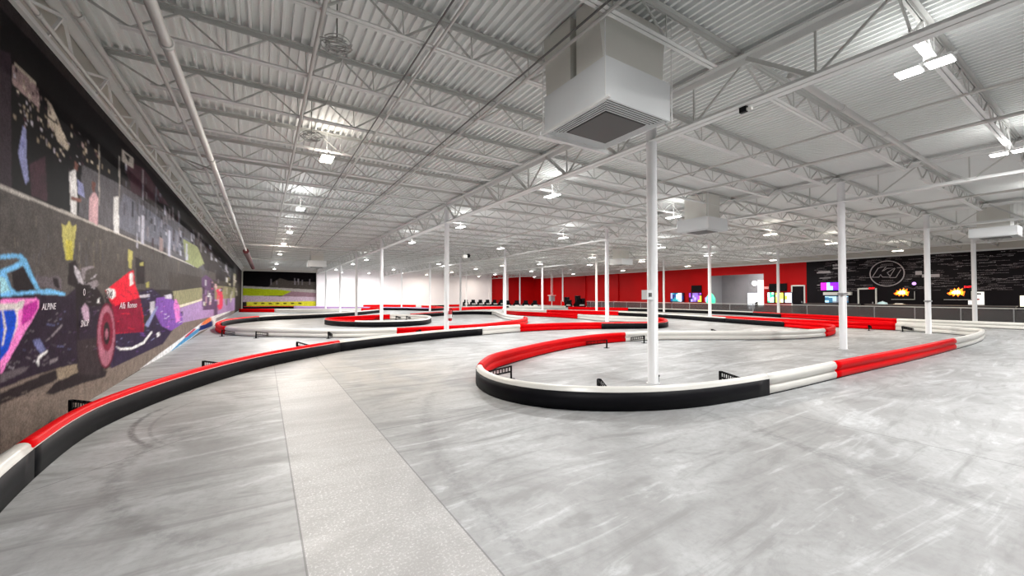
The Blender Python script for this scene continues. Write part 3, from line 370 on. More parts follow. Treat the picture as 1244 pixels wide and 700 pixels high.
   ('print_veil',3,[(22.277,3.735),(22.731,3.736),(22.744,3.63),(22.291,3.62)]),
   ('gry2',3,[(12.055,3.726),(12.125,3.726),(12.134,3.603),(12.065,3.6)]),
   ('k',3,[(11.285,4.257),(11.328,4.26),(11.343,4.04),(11.3,4.036)]),
   ('pale_print',3,[(20.775,4.013),(20.914,4.015),(20.942,3.772),(20.803,3.768)]),
   ('dplum',3,[(28.945,3.467),(29.194,3.465),(29.224,3.273),(28.974,3.272)]),
   ('haze',3,[(21.345,3.863),(21.524,3.864),(21.541,3.72),(21.362,3.715)]),
   ('dplum2',3,[(16.442,3.636),(16.686,3.636),(16.699,3.493),(16.456,3.488)]),
   ('k',3,[(13.218,3.137),(13.334,3.132),(13.363,2.753),(13.248,2.757)]),
   ('haze',3,[(37.263,3.2),(38.608,3.182),(38.667,2.881),(37.322,2.891)]),
   ('gry2',3,[(28.881,3.871),(29.719,3.877),(29.73,3.801),(28.895,3.783)]),
   ('print_veil',3,[(36.215,3.598),(36.715,3.597),(36.774,3.282),(36.274,3.28)]),
   ('pale_print',3,[(13.247,3.545),(13.387,3.544),(13.402,3.362),(13.262,3.36)]),
   ('dplum',3,[(17.001,3.279),(17.231,3.273),(17.25,3.073),(17.021,3.074)]),
   ('print_veil',3,[(13.561,3.896),(13.62,3.897),(13.649,3.536),(13.59,3.534)]),
   ('k',3,[(12.053,3.349),(12.156,3.346),(12.165,3.217),(12.063,3.217)]),
   ('dplum',3,[(22.794,3.873),(23.166,3.877),(23.203,3.586),(22.831,3.579)]),
   ('k',3,[(10.639,3.482),(10.728,3.48),(10.749,3.171),(10.66,3.171)]),
   ('pale_print',3,[(11.424,4.004),(11.457,4.005),(11.484,3.627),(11.45,3.625)]),
   ('dplum2',3,[(23.123,3.94),(23.516,3.945),(23.546,3.707),(23.153,3.697)]),
   ('haze',3,[(13.065,4.179),(13.179,4.184),(13.186,4.101),(13.072,4.092)]),
   ('print_veil',3,[(10.141,4.233),(10.187,4.235),(10.207,3.915),(10.162,3.911)]),
   ('print_veil',3,[(18.013,3.312),(18.128,3.31),(18.149,3.102),(18.034,3.102)]),
   ('gry2',3,[(10.947,3.284),(10.973,3.283),(10.986,3.083),(10.961,3.084)]),
   ('k',3,[(17.235,3.778),(17.325,3.779),(17.362,3.394),(17.272,3.392)]),
   ('gry2',3,[(14.98,3.106),(15.133,3.099),(15.151,2.892),(14.998,2.895)]),
   ('k',3,[(19.766,3.605),(19.86,3.605),(19.876,3.466),(19.782,3.465)]),
   ('haze',3,[(12.738,3.688),(12.807,3.688),(12.814,3.598),(12.745,3.596)]),
   ('print_veil',3,[(17.843,3.403),(17.923,3.401),(17.938,3.245),(17.859,3.244)]),
   ('pale_print',3,[(18.765,3.904),(18.975,3.907),(18.997,3.698),(18.787,3.691)]),
   ('dplum',3,[(20.773,3.218),(21.009,3.212),(21.036,2.979),(20.8,2.981)]),
   ('dplum',3,[(25.542,3.872),(25.961,3.876),(25.989,3.669),(25.571,3.66)]),
   ('dplum2',3,[(32.554,3.387),(33.178,3.381),(33.223,3.115),(32.6,3.116)]),
   ('dplum',3,[(13.77,3.524),(13.878,3.522),(13.889,3.389),(13.781,3.387)]),
   ('pale_print',3,[(11.5,3.568),(11.549,3.567),(11.564,3.347),(11.515,3.346)]),
   ('k',3,[(10.311,4.324),(10.337,4.325),(10.354,4.059),(10.329,4.057)]),
   ('dplum',3,[(29.036,3.05),(29.678,3.036),(29.689,2.968),(29.047,2.973)]),
   ('dplum',3,[(26.337,3.506),(26.927,3.502),(26.972,3.183),(26.382,3.183)]),
   ('k',3,[(19.676,4.07),(19.78,4.072),(19.821,3.69),(19.718,3.687)]),
   ('k',3,[(12.802,4.075),(12.918,4.079),(12.933,3.892),(12.816,3.884)]),
   ('k',3,[(11.65,4.083),(11.705,4.085),(11.732,3.704),(11.677,3.701)]),
   ('pale_print',3,[(10.126,4.256),(10.206,4.261),(10.224,3.978),(10.144,3.97)]),
   ('gry2',3,[(20.843,3.738),(21.083,3.738),(21.12,3.418),(20.88,3.414)]),
   ('dplum',3,[(19.057,4.159),(19.334,4.166),(19.351,4.009),(19.074,3.996)]),
   ('dplum',3,[(25.069,3.211),(25.268,3.207),(25.285,3.08),(25.087,3.08)]),
   ('gry2',3,[(23.434,2.951),(23.649,2.944),(23.677,2.725),(23.462,2.729)]),
   ('pale_print',3,[(19.107,3.312),(19.205,3.31),(19.247,2.914),(19.149,2.915)]),
   ('k',3,[(12.854,4.04),(12.909,4.042),(12.916,3.951),(12.861,3.947)]),
   ('pale_print',3,[(15.996,3.643),(16.156,3.643),(16.174,3.444),(16.014,3.441)]),
   ('gry2',3,[(15.579,4.205),(15.76,4.212),(15.787,3.91),(15.606,3.9)]),
   ('k',3,[(31.029,3.583),(31.37,3.582),(31.409,3.347),(31.067,3.345)]),
   ('pale_print',3,[(24.114,4.066),(24.622,4.075),(24.647,3.883),(24.14,3.868)]),
   ('k',3,[(16.463,3.714),(16.607,3.715),(16.628,3.488),(16.485,3.485)]),
   ('print_veil',3,[(16.348,4.166),(16.439,4.169),(16.462,3.923),(16.371,3.919)]),
   ('dplum2',3,[(12.366,2.965),(12.47,2.958),(12.494,2.629),(12.39,2.634)]),
   ('k',3,[(15.064,3.531),(15.131,3.531),(15.14,3.433),(15.073,3.432)]),
   ('pale_print',3,[(33.99,3.65),(35.1,3.649),(35.162,3.306),(34.051,3.302)]),
   ('print_veil',3,[(37.763,3.721),(38.828,3.723),(38.885,3.436),(37.819,3.428)]),
   ('print_veil',3,[(13.859,3.64),(13.935,3.64),(13.965,3.269),(13.89,3.269)]),
   ('haze',3,[(18.835,3.743),(18.972,3.743),(18.998,3.5),(18.861,3.497)]),
   ('k',3,[(13.36,4.176),(13.428,4.179),(13.457,3.823),(13.388,3.819)]),
   ('k',3,[(29.107,3.659),(29.376,3.658),(29.424,3.351),(29.155,3.349)]),
   ('pale_print',3,[(13.661,3.978),(13.772,3.981),(13.792,3.742),(13.681,3.737)]),
   ('dplum2',3,[(10.109,3.344),(10.145,3.343),(10.166,3.009),(10.13,3.009)]),
   ('k',3,[(23.758,3.121),(23.999,3.115),(24.009,3.034),(23.769,3.036)]),
   ('k',3,[(13.508,3.789),(13.572,3.79),(13.583,3.659),(13.519,3.656)]),
   ('pale_print',3,[(24.799,3.557),(25.193,3.555),(25.212,3.416),(24.819,3.412)]),
   ('k',3,[(13.17,3.877),(13.231,3.878),(13.261,3.502),(13.2,3.5)]),
   ('pale_print',3,[(13.824,3.311),(13.981,3.306),(13.989,3.215),(13.831,3.214)]),
   ('haze',3,[(22.428,3.146),(22.636,3.141),(22.676,2.819),(22.467,2.823)]),
   ('dplum2',3,[(19.225,4.032),(19.397,4.036),(19.409,3.921),(19.238,3.914)]),
   ('haze',3,[(12.618,4.245),(12.716,4.25),(12.741,3.932),(12.643,3.925)]),
   ('print_veil',3,[(15.215,3.788),(15.344,3.789),(15.358,3.635),(15.229,3.631)]),
   ('k',3,[(14.691,3.033),(14.864,3.025),(14.877,2.875),(14.705,2.878)]),
   ('print_veil',3,[(27.741,3.626),(28.143,3.625),(28.169,3.448),(27.767,3.444)]),
   ('print_veil',3,[(33.031,3.625),(33.757,3.624),(33.8,3.379),(33.074,3.375)]),
   ('haze',3,[(16.4,3.239),(16.646,3.231),(16.657,3.114),(16.411,3.115)]),
   ('gry2',3,[(20.613,3.945),(21.012,3.951),(21.047,3.648),(20.648,3.638)]),
   ('print_veil',3,[(11.023,3.506),(11.113,3.504),(11.137,3.164),(11.046,3.164)]),
   ('k',3,[(36.633,3.826),(37.084,3.828),(37.119,3.644),(36.668,3.638)]),
   ('pale_print',3,[(16.024,3.197),(16.261,3.189),(16.291,2.864),(16.054,2.868)]),
   ('haze',3,[(29.323,3.43),(30.124,3.423),(30.136,3.347),(29.336,3.342)]),
   ('gry2',3,[(20.793,3.907),(20.922,3.908),(20.933,3.815),(20.804,3.811)]),
   ('k',3,[(10.431,4.027),(10.456,4.028),(10.475,3.73),(10.45,3.728)]),
   ('dplum',3,[(30.167,3.247),(30.702,3.239),(30.729,3.074),(30.194,3.075)]),
   ('k',3,[(24.243,3.269),(24.469,3.265),(24.477,3.203),(24.252,3.203)]),
   ('gry2',3,[(20.205,4.156),(20.43,4.162),(20.465,3.852),(20.24,3.844)]),
   ('dplum',3,[(15.883,3.515),(15.965,3.514),(15.991,3.23),(15.909,3.229)]),
   ('gry2',3,[(28.42,3.721),(28.72,3.722),(28.741,3.587),(28.441,3.582)]),
   ('gry2',3,[(15.743,3.704),(15.919,3.704),(15.94,3.473),(15.764,3.469)]),
   ('gry2',3,[(13.522,3.789),(13.583,3.789),(13.608,3.478),(13.547,3.477)]),
   ('pale_print',3,[(11.014,2.898),(11.085,2.892),(11.106,2.587),(11.035,2.591)]),
   ('gry2',3,[(35.499,3.443),(36.732,3.434),(36.795,3.103),(35.561,3.105)]),
   ('print_veil',3,[(10.214,3.201),(10.239,3.2),(10.252,2.992),(10.228,2.992)]),
   ('k',3,[(17.54,3.088),(17.804,3.078),(17.818,2.938),(17.554,2.942)]),
   ('dplum',3,[(17.355,3.551),(17.465,3.55),(17.498,3.212),(17.388,3.211)]),
   ('pale_print',3,[(11.138,3.271),(11.226,3.267),(11.249,2.935),(11.161,2.937)]),
   ('k',3,[(22.209,3.887),(22.375,3.889),(22.393,3.743),(22.227,3.739)]),
   ('k',3,[(31.2,3.711),(32.15,3.712),(32.215,3.322),(31.264,3.317)]),
   ('k',3,[(16.063,3.452),(16.24,3.449),(16.255,3.295),(16.078,3.294)]),
   ('print_veil',3,[(20.923,4.161),(21.183,4.167),(21.207,3.964),(20.947,3.953)]),
   ('print_veil',3,[(31.602,3.335),(31.988,3.331),(32.041,3.008),(31.655,3.01)]),
   ('gry2',3,[(18.717,3.537),(18.928,3.535),(18.965,3.188),(18.753,3.188)]),
   ('haze',3,[(12.846,4.01),(12.978,4.014),(12.983,3.947),(12.851,3.938)]),
   ('haze',3,[(14.258,4.276),(14.325,4.279),(14.331,4.209),(14.265,4.203)]),
   ('k',3,[(12.032,3.772),(12.108,3.772),(12.132,3.438),(12.057,3.436)]),
   ('gry2',3,[(19.903,4.101),(20.062,4.104),(20.096,3.794),(19.937,3.789)]),
   ('gry2',3,[(11.696,3.896),(11.801,3.898),(11.811,3.758),(11.706,3.752)]),
   ('print_veil',3,[(18.541,4.007),(18.794,4.012),(18.815,3.812),(18.562,3.803)]),
   ('haze',3,[(16.195,3.682),(16.373,3.682),(16.379,3.619),(16.201,3.614)]),
   ('dplum2',3,[(36.26,3.649),(36.719,3.649),(36.749,3.489),(36.291,3.485)]),
   ('pale_print',3,[(35.346,3.187),(35.705,3.182),(35.741,2.987),(35.383,2.989)]),
   ('dplum',3,[(23.984,3.282),(24.142,3.279),(24.187,2.935),(24.029,2.936)]),
   ('pale_print',3,[(33.58,3.757),(34.167,3.758),(34.231,3.395),(33.644,3.391)]),
   ('k',3,[(23.298,2.985),(23.572,2.976),(23.609,2.683),(23.335,2.688)]),
   ('dplum',3,[(12.835,2.876),(12.946,2.869),(12.96,2.682),(12.849,2.686)]),
   ('dplum2',3,[(19.407,3.889),(19.496,3.89),(19.534,3.535),(19.445,3.533)]),
   ('k',3,[(16.577,3.971),(16.731,3.974),(16.755,3.725),(16.601,3.72)]),
   ('pale_print',3,[(18.812,3.03),(18.936,3.026),(18.974,2.668),(18.849,2.671)]),
   ('k',3,[(27.2,2.943),(27.6,2.931),(27.646,2.616),(27.246,2.625)]),
   ('gry2',3,[(14.723,4.124),(14.87,4.129),(14.9,3.779),(14.753,3.773)]),
   ('pale_print',3,[(26.736,3.655),(27.402,3.655),(27.424,3.501),(26.759,3.493)]),
   ('haze',3,[(20.302,3.167),(20.502,3.162),(20.514,3.053),(20.315,3.054)]),
   ('dplum',3,[(13.515,2.838),(13.648,2.829),(13.67,2.545),(13.538,2.552)]),
   ('k',3,[(22.737,3.892),(23.012,3.894),(23.049,3.604),(22.773,3.598)]),
   ('dplum',3,[(20.395,3.893),(20.757,3.897),(20.772,3.766),(20.411,3.754)]),
   ('haze',3,[(15.964,3.333),(16.196,3.328),(16.224,3.018),(15.992,3.02)]),
   ('pale_print',3,[(17.222,2.902),(17.474,2.89),(17.48,2.829),(17.229,2.834)]),
   ('dplum',3,[(28.033,3.997),(28.598,4.003),(28.647,3.681),(28.081,3.67)]),
   ('tree',3,[(7.401,2.397),(7.413,2.393),(7.426,2.146),(7.414,2.145)]),
   ('tan4',3,[(8.86,2.503),(8.899,2.501),(8.919,2.156),(8.881,2.153)]),
   ('tan4',3,[(6.36,2.189),(6.374,2.186),(6.377,2.135),(6.363,2.134)]),
   ('gwall2',3,[(7.882,2.344),(7.908,2.341),(7.916,2.195),(7.89,2.193)]),
   ('gwall2',3,[(7.931,2.572),(7.945,2.568),(7.963,2.236),(7.949,2.234)]),
   ('tree',3,[(8.21,2.102),(8.225,2.097),(8.233,1.954),(8.218,1.954)]),
   ('print_veil',3,[(6.966,2.155),(6.978,2.151),(6.983,2.05),(6.972,2.049)]),
   ('gwall2',3,[(6.713,2.072),(6.735,2.069),(6.742,1.914),(6.721,1.913)]),
   ('print_veil',3,[(6.881,2.166),(6.893,2.162),(6.9,2.013),(6.888,2.012)]),
   ('tree',3,[(6.361,2.582),(6.377,2.581),(6.386,2.381),(6.37,2.378)]),
   ('tan4',3,[(6.754,2.516),(6.763,2.512),(6.773,2.304),(6.765,2.303)]),
   ('gwall2',3,[(8.663,2.511),(8.696,2.509),(8.704,2.365),(8.671,2.362)]),
   ('tree',3,[(7.348,2.2),(7.371,2.197),(7.385,1.916),(7.363,1.915)]),
   ('print_veil',3,[(9.861,2.612),(9.911,2.61),(9.919,2.488),(9.869,2.483)]),
   ('gwall2',3,[(6.37,2.487),(6.379,2.484),(6.386,2.338),(6.377,2.337)]),
   ('tree',3,[(6.672,2.577),(6.692,2.576),(6.699,2.418),(6.679,2.415)]),
   ('gwall2',3,[(6.461,2.146),(6.469,2.143),(6.477,1.966),(6.469,1.966)]),
   ('gwall2',3,[(7.415,2.58),(7.425,2.576),(7.432,2.452),(7.421,2.45)]),
   ('tan4',3,[(6.3,2.213),(6.316,2.21),(6.321,2.1),(6.305,2.099)]),
   ('tree',3,[(6.636,2.477),(6.647,2.474),(6.656,2.271),(6.646,2.269)]),
   ('tree',3,[(8.734,2.56),(8.751,2.556),(8.761,2.389),(8.744,2.387)]),
   ('gwall2',3,[(6.729,2.071),(6.748,2.068),(6.754,1.932),(6.736,1.931)]),
   ('gwall2',3,[(7.972,2.362),(7.986,2.358),(8.004,2.026),(7.99,2.025)]),
   ('tan4',3,[(9.768,2.356),(9.822,2.354),(9.83,2.234),(9.776,2.23)]),
   ('tree',3,[(9.693,2.407),(9.716,2.402),(9.731,2.158),(9.709,2.156)]),
   ('print_veil',3,[(8.322,2.211),(8.348,2.208),(8.361,1.961),(8.336,1.959)]),
   ('gwall2',3,[(6.134,2.179),(6.148,2.176),(6.159,1.932),(6.145,1.931)]),
   ('tan4',3,[(6.318,2.31),(6.326,2.307),(6.33,2.22),(6.322,2.219)]),
   ('tan4',3,[(8.012,2.355),(8.045,2.353),(8.061,2.062),(8.028,2.06)]),
   ('tan4',3,[(12.063,2.473),(12.153,2.471),(12.161,2.365),(12.071,2.358)]),
   ('tree',3,[(8.281,2.45),(8.311,2.447),(8.329,2.136),(8.298,2.134)]),
   ('tree',3,[(7.774,2.17),(7.8,2.166),(7.808,2.009),(7.783,2.007)]),
   ('gwall2',3,[(6.866,2.209),(6.875,2.205),(6.889,1.925),(6.88,1.924)]),
   ('tan4',3,[(15.785,2.653),(15.878,2.647),(15.904,2.355),(15.812,2.35)]),
   ('gwall2',3,[(6.304,2.291),(6.321,2.29),(6.324,2.24),(6.306,2.238)]),
   ('print_veil',3,[(7.065,2.361),(7.075,2.357),(7.084,2.182),(7.074,2.181)]),
   ('gwall2',3,[(7.051,2.61),(7.065,2.608),(7.076,2.387),(7.062,2.385)]),
   ('tree',3,[(6.21,2.502),(6.218,2.499),(6.221,2.437),(6.213,2.436)]),
   ('gwall2',3,[(13.642,2.339),(13.752,2.335),(13.769,2.125),(13.66,2.12)]),
   ('print_veil',3,[(6.723,2.086),(6.74,2.083),(6.746,1.95),(6.73,1.949)]),
   ('gwall2',3,[(14.777,2.407),(14.908,2.403),(14.924,2.224),(14.794,2.218)]),
   ('gwall2',3,[(6.972,2.107),(6.99,2.104),(6.994,2.019),(6.976,2.017)]),
   ('print_veil',3,[(8.385,2.414),(8.4,2.409),(8.406,2.312),(8.391,2.311)]),
   ('gwall2',3,[(14.917,2.373),(15.029,2.367),(15.049,2.137),(14.937,2.132)]),
   ('gwall2',3,[(10.343,2.474),(10.376,2.469),(10.399,2.109),(10.367,2.108)]),
   ('gwall2',3,[(15.424,2.592),(15.575,2.59),(15.612,2.181),(15.461,2.175)]),
   ('print_veil',3,[(8.989,2.361),(9.022,2.358),(9.038,2.099),(9.004,2.097)]),
   ('print_veil',3,[(6.841,2.097),(6.851,2.093),(6.858,1.955),(6.848,1.954)]),
   ('gwall2',3,[(7.534,2.084),(7.563,2.081),(7.569,1.95),(7.541,1.948)]),
   ('tree',3,[(7.738,2.45),(7.764,2.448),(7.776,2.224),(7.75,2.222)]),
   ('tan4',3,[(8.569,2.433),(8.589,2.429),(8.599,2.261),(8.579,2.26)]),
   ('print_veil',3,[(12.307,2.558),(12.383,2.555),(12.392,2.441),(12.317,2.435)]),
   ('print_veil',3,[(8.715,2.444),(8.742,2.44),(8.752,2.267),(8.725,2.264)]),
   ('gwall2',3,[(7.883,2.618),(7.907,2.616),(7.923,2.324),(7.899,2.321)]),
   ('tree',3,[(10.237,2.399),(10.274,2.394),(10.301,1.969),(10.265,1.967)]),
   ('print_veil',3,[(11.331,2.461),(11.391,2.457),(11.421,2.027),(11.362,2.025)]),
   ('tan4',3,[(8.051,2.315),(8.086,2.313),(8.104,1.977),(8.069,1.975)]),
   ('gwall2',3,[(7.025,2.427),(7.038,2.423),(7.047,2.248),(7.034,2.247)]),
   ('gwall2',3,[(6.145,2.323),(6.162,2.322),(6.169,2.162),(6.153,2.16)]),
   ('print_veil',3,[(8.256,2.286),(8.286,2.283),(8.3,2.037),(8.27,2.035)]),
   ('gwall2',3,[(7.539,2.567),(7.554,2.564),(7.568,2.29),(7.553,2.288)]),
   ('gwall2',3,[(8.21,2.358),(8.238,2.355),(8.243,2.26),(8.216,2.257)]),
   ('gwall2',3,[(6.603,2.1),(6.617,2.097),(6.62,2.025),(6.607,2.024)]),
   ('tan4',3,[(8.256,2.566),(8.27,2.562),(8.278,2.414),(8.264,2.412)]),
   ('tree',3,[(7.209,2.484),(7.224,2.482),(7.239,2.181),(7.224,2.179)]),
   ('gwall2',3,[(8.491,2.212),(8.505,2.207),(8.51,2.119),(8.496,2.118)]),
   ('tan4',3,[(8.589,2.306),(8.626,2.303),(8.642,2.031),(8.604,2.029)]),
   ('gwall2',3,[(10.76,2.268),(10.818,2.264),(10.834,2.026),(10.776,2.023)]),
   ('tree',3,[(6.238,2.354),(6.246,2.352),(6.253,2.201),(6.245,2.2)]),
   ('gwall2',3,[(6.623,2.446),(6.646,2.445),(6.649,2.38),(6.626,2.377)]),
   ('tree',3,[(8.85,2.317),(8.875,2.312),(8.886,2.129),(8.861,2.127)]),
   ('tree',3,[(6.067,2.607),(6.077,2.605),(6.083,2.47),(6.073,2.469)]),
   ('gwall2',3,[(10.727,2.3),(10.792,2.296),(10.801,2.161),(10.736,2.157)]),
   ('gwall2',3,[(7.354,2.492),(7.375,2.49),(7.385,2.294),(7.364,2.291)]),
   ('print_veil',3,[(8.062,2.373),(8.086,2.369),(8.103,2.055),(8.08,2.054)]),
   ('dpurp',8,[(31.708,2.203),(32.466,2.218),(32.504,1.997),(31.744,1.987)]),
   ('tan2',8,[(35.974,2.916),(36.442,2.934),(36.539,2.418),(36.068,2.408)]),
   ('shd',8,[(40.052,2.544),(41.49,2.579),(41.574,2.176),(40.131,2.155)]),
   ('pink',8,[(21.148,1.503),(21.361,1.501),(21.394,1.219),(21.18,1.223)]),
   ('shd',8,[(25.307,1.614),(25.858,1.614),(25.885,1.414),(25.333,1.418)]),
   ('pink',8,[(26.932,2.248),(27.587,2.265),(27.638,1.912),(26.981,1.904)]),
   ('ltan',8,[(44.633,3.031),(47.153,3.114),(47.217,2.847),(44.69,2.778)]),
   ('pink',8,[(22.697,1.577),(22.973,1.576),(23.013,1.252),(22.736,1.257)]),
   ('lilac',8,[(25.208,1.556),(25.677,1.555),(25.709,1.317),(25.239,1.323)]),
   ('pink',8,[(27.37,2.227),(27.763,2.236),(27.799,1.992),(27.405,1.986)]),
   ('dpurp',8,[(22.103,2.256),(22.579,2.271),(22.62,1.936),(22.142,1.928)]),
   ('tan2',8,[(36.048,2.974),(37.673,3.039),(37.731,2.74),(36.101,2.689)]),
   ('cream',8,[(39.002,1.713),(40.868,1.719),(40.973,1.207),(39.098,1.226)]),
   ('shd',8,[(25.768,1.848),(26.343,1.854),(26.361,1.729),(25.784,1.726)]),
   ('shd',8,[(24.738,2.356),(25.124,2.369),(25.139,2.257),(24.753,2.247)]),
   ('tree',8,[(34.971,1.365),(35.915,1.359),(36.006,0.862),(35.058,0.882)]),
   ('dpurp',8,[(22.035,1.375),(22.468,1.37),(22.497,1.131),(22.063,1.141)]),
   ('redp',8,[(25.322,2.263),(25.701,2.273),(25.748,1.928),(25.368,1.923)]),
   ('pink',8,[(25.182,2.326),(25.801,2.345),(25.823,2.184),(25.203,2.169)]),
   ('lilac',8,[(22.418,1.931),(22.68,1.935),(22.715,1.646),(22.453,1.645)]),
   ('ltan',8,[(39.957,1.889),(40.935,1.896),(41.044,1.366),(40.062,1.371)]),
   ('shd',8,[(29.648,2.919),(30.553,2.961),(30.574,2.828),(29.668,2.79)]),
   ('wht',8,[(29.279,1.986),(30.028,1.996),(30.05,1.855),(29.3,1.848)]),
   ('shd',8,[(30.413,2.09),(31.226,2.103),(31.268,1.845),(30.452,1.839)]),
   ('gry2',8,[(24.24,1.637),(24.895,1.638),(24.941,1.286),(24.285,1.295)]),
   ('wht',8,[(22.015,1.343),(22.245,1.34),(22.266,1.162),(22.036,1.167)]),
   ('dpurp',8,[(26.657,2.495),(27.356,2.519),(27.369,2.428),(26.669,2.406)]),
   ('cream',8,[(37.239,2.548),(38.384,2.578),(38.419,2.399),(37.272,2.374)]),
   ('gry2',8,[(23.501,1.843),(23.842,1.847),(23.871,1.615),(23.53,1.615)]),
   ('gry2',8,[(33.517,1.299),(34.923,1.286),(34.988,0.92),(33.578,0.949)]),
   ('tree',8,[(45.545,1.618),(47.235,1.619),(47.346,1.148),(45.649,1.165)]),
   ('tan2',8,[(42.823,3.544),(44.403,3.618),(44.489,3.236),(42.904,3.175)]),
   ('tan2',8,[(22.323,1.304),(22.927,1.296),(22.949,1.12),(22.344,1.134)]),
   ('tree',8,[(38.56,2.058),(39.724,2.072),(39.76,1.892),(38.594,1.883)]),
   ('tan2',8,[(28.754,1.618),(29.399,1.618),(29.466,1.184),(28.818,1.194)]),
   ('ltan',8,[(35.031,2.168),(35.44,2.174),(35.528,1.691),(35.117,1.69)]),
   ('pink',8,[(24.31,1.332),(24.828,1.326),(24.853,1.137),(24.334,1.147)]),
   ('wht',8,[(34.358,2.87),(35.542,2.916),(35.604,2.576),(34.417,2.542)]),
   ('tan2',8,[(42.514,2.891),(44.877,2.965),(44.972,2.544),(42.599,2.493)]),
   ('ltan',8,[(39.586,1.966),(41.325,1.983),(41.395,1.651),(39.65,1.648)]),
   ('ltan',8,[(34.877,1.454),(35.303,1.452),(35.386,0.993),(34.957,1.001)]),
   ('shd',8,[(34.729,1.377),(35.823,1.369),(35.909,0.899),(34.81,0.922)]),
   ('ltan',8,[(42.312,3.375),(44.214,3.457),(44.319,2.989),(42.409,2.927)]),
   ('pink',8,[(28.552,1.402),(29.412,1.396),(29.464,1.06),(28.6,1.076)]),
   ('wht',8,[(24.747,1.605),(24.953,1.605),(24.997,1.277),(24.789,1.279)]),
   ('lilac',8,[(29.965,2.021),(30.784,2.033),(30.804,1.903),(29.985,1.895)]),
   ('shd',8,[(21.398,2.007),(21.625,2.011),(21.642,1.872),(21.414,1.869)]),
   ('tan2',8,[(33.541,1.436),(34.384,1.431),(34.453,1.04),(33.607,1.055)]),
   ('cream',8,[(38.715,1.351),(39.781,1.344),(39.844,1.034),(38.774,1.05)]),
   ('shd',8,[(21.648,1.989),(22.151,1.998),(22.188,1.681),(21.684,1.679)]),
   ('tan2',8,[(45.132,3.645),(46.191,3.694),(46.332,3.09),(45.267,3.055)]),
   ('ltan',8,[(42.023,2.871),(43.806,2.927),(43.919,2.418),(42.127,2.384)]),
   ('ltan',8,[(47.265,2.093),(48.256,2.104),(48.381,1.583),(47.385,1.583)]),
   ('tree',8,[(45.506,2.928),(47.217,2.98),(47.279,2.721),(45.563,2.679)]),
   ('dpurp',8,[(25.184,1.414),(25.605,1.41),(25.638,1.161),(25.216,1.169)]),
   ('gry2',8,[(28.378,2.56),(28.967,2.581),(29.005,2.329),(28.415,2.314)]),
   ('shd',8,[(25.097,2.228),(25.594,2.241),(25.626,2.009),(25.127,2.001)]),
   ('wht',8,[(22.441,2.309),(22.825,2.322),(22.858,2.054),(22.472,2.046)]),
   ('ltan',8,[(45.796,2.312),(46.67,2.326),(46.764,1.926),(45.887,1.919)]),
   ('shd',8,[(47.933,1.808),(49.985,1.817),(50.164,1.098),(48.098,1.119)]),
   ('tan4',5,[(6.286,0.184),(6.387,0.158),(6.378,0.155),(6.286,0.18)]),
   ('road2',5,[(6.243,0.443),(6.322,0.444),(6.317,0.439),(6.245,0.44)]),
   ('road2',5,[(8.194,0.389),(8.322,0.406),(8.323,0.396),(8.202,0.384)]),
   ('road2',5,[(6.264,0.22),(6.335,0.19),(6.325,0.188),(6.263,0.217)]),
   ('tan4',5,[(6.179,0.126),(6.286,0.094),(6.276,0.092),(6.179,0.123)]),
   ('road2',5,[(6.614,0.436),(6.854,0.356),(6.826,0.359),(6.612,0.433)]),
   ('road2',5,[(6.405,0.042),(6.62,-0.047),(6.594,-0.048),(6.403,0.036)]),
   ('tan4',5,[(6.574,0.009),(6.7,0.003),(6.698,-0.009),(6.58,0.002)]),
   ('gwall2',5,[(9.901,0.496),(10.219,0.462),(10.189,0.454),(9.903,0.489)]),
   ('tan4',5,[(8.104,0.168),(8.331,0.169),(8.327,0.152),(8.116,0.158)]),
   ('road2',5,[(7.668,0.071),(7.891,0.047),(7.877,0.036),(7.673,0.064)]),
   ('road2',5,[(7.879,0.066),(8.289,-0.008),(8.251,-0.014),(7.882,0.058)]),
   ('road2',5,[(9.125,0.383),(9.241,0.414),(9.268,0.395),(9.147,0.373)]),
   ('road2',5,[(7.54,0.268),(7.862,0.158),(7.823,0.162),(7.537,0.264)]),
   ('road2',5,[(6.883,0.161),(7.063,0.178),(7.051,0.17),(6.887,0.158)]),
   ('road2',5,[(10.037,0.195),(10.31,0.149),(10.281,0.146),(10.037,0.191)]),
   ('road2',5,[(6.336,0.451),(6.4,0.451),(6.397,0.445),(6.339,0.447)]),
   ('road2',5,[(6.498,0.538),(6.654,0.534),(6.642,0.529),(6.5,0.535)]),
   ('gwall2',5,[(6.262,0.357),(6.297,0.372),(6.307,0.361),(6.27,0.352)]),
   ('tan4',5,[(7.699,0.27),(7.864,0.297),(7.859,0.286),(7.706,0.265)]),
   ('road2',5,[(6.57,0.5),(6.658,0.52),(6.655,0.513),(6.574,0.497)]),
   ('road2',5,[(6.123,0.545),(6.311,0.553),(6.296,0.546),(6.126,0.541)]),
   ('tan4',5,[(7.705,0.234),(8.001,0.16),(7.969,0.16),(7.705,0.229)]),
   ('tan4',5,[(6.8,-0.021),(6.89,-0.062),(6.876,-0.065),(6.797,-0.025)]),
   ('road2',5,[(6.212,0.028),(6.43,-0.046),(6.408,-0.047),(6.212,0.023)]),
   ('gwall2',5,[(6.327,0.415),(6.417,0.431),(6.413,0.425),(6.33,0.413)]),
   ('tan4',5,[(6.543,0.426),(6.742,0.332),(6.714,0.335),(6.539,0.422)]),
   ('tan4',5,[(9.307,0.462),(9.445,0.475),(9.455,0.46),(9.321,0.453)]),
   ('road2',5,[(6.484,0.118),(6.709,0.051),(6.686,0.053),(6.484,0.115)]),
   ('road2',5,[(6.167,0.229),(6.231,0.225),(6.229,0.218),(6.17,0.225)]),
   ('gwall2',5,[(6.542,0.512),(6.777,0.458),(6.752,0.455),(6.542,0.507)]),
   ('road2',5,[(8.01,0.337),(8.116,0.343),(8.112,0.336),(8.014,0.334)]),
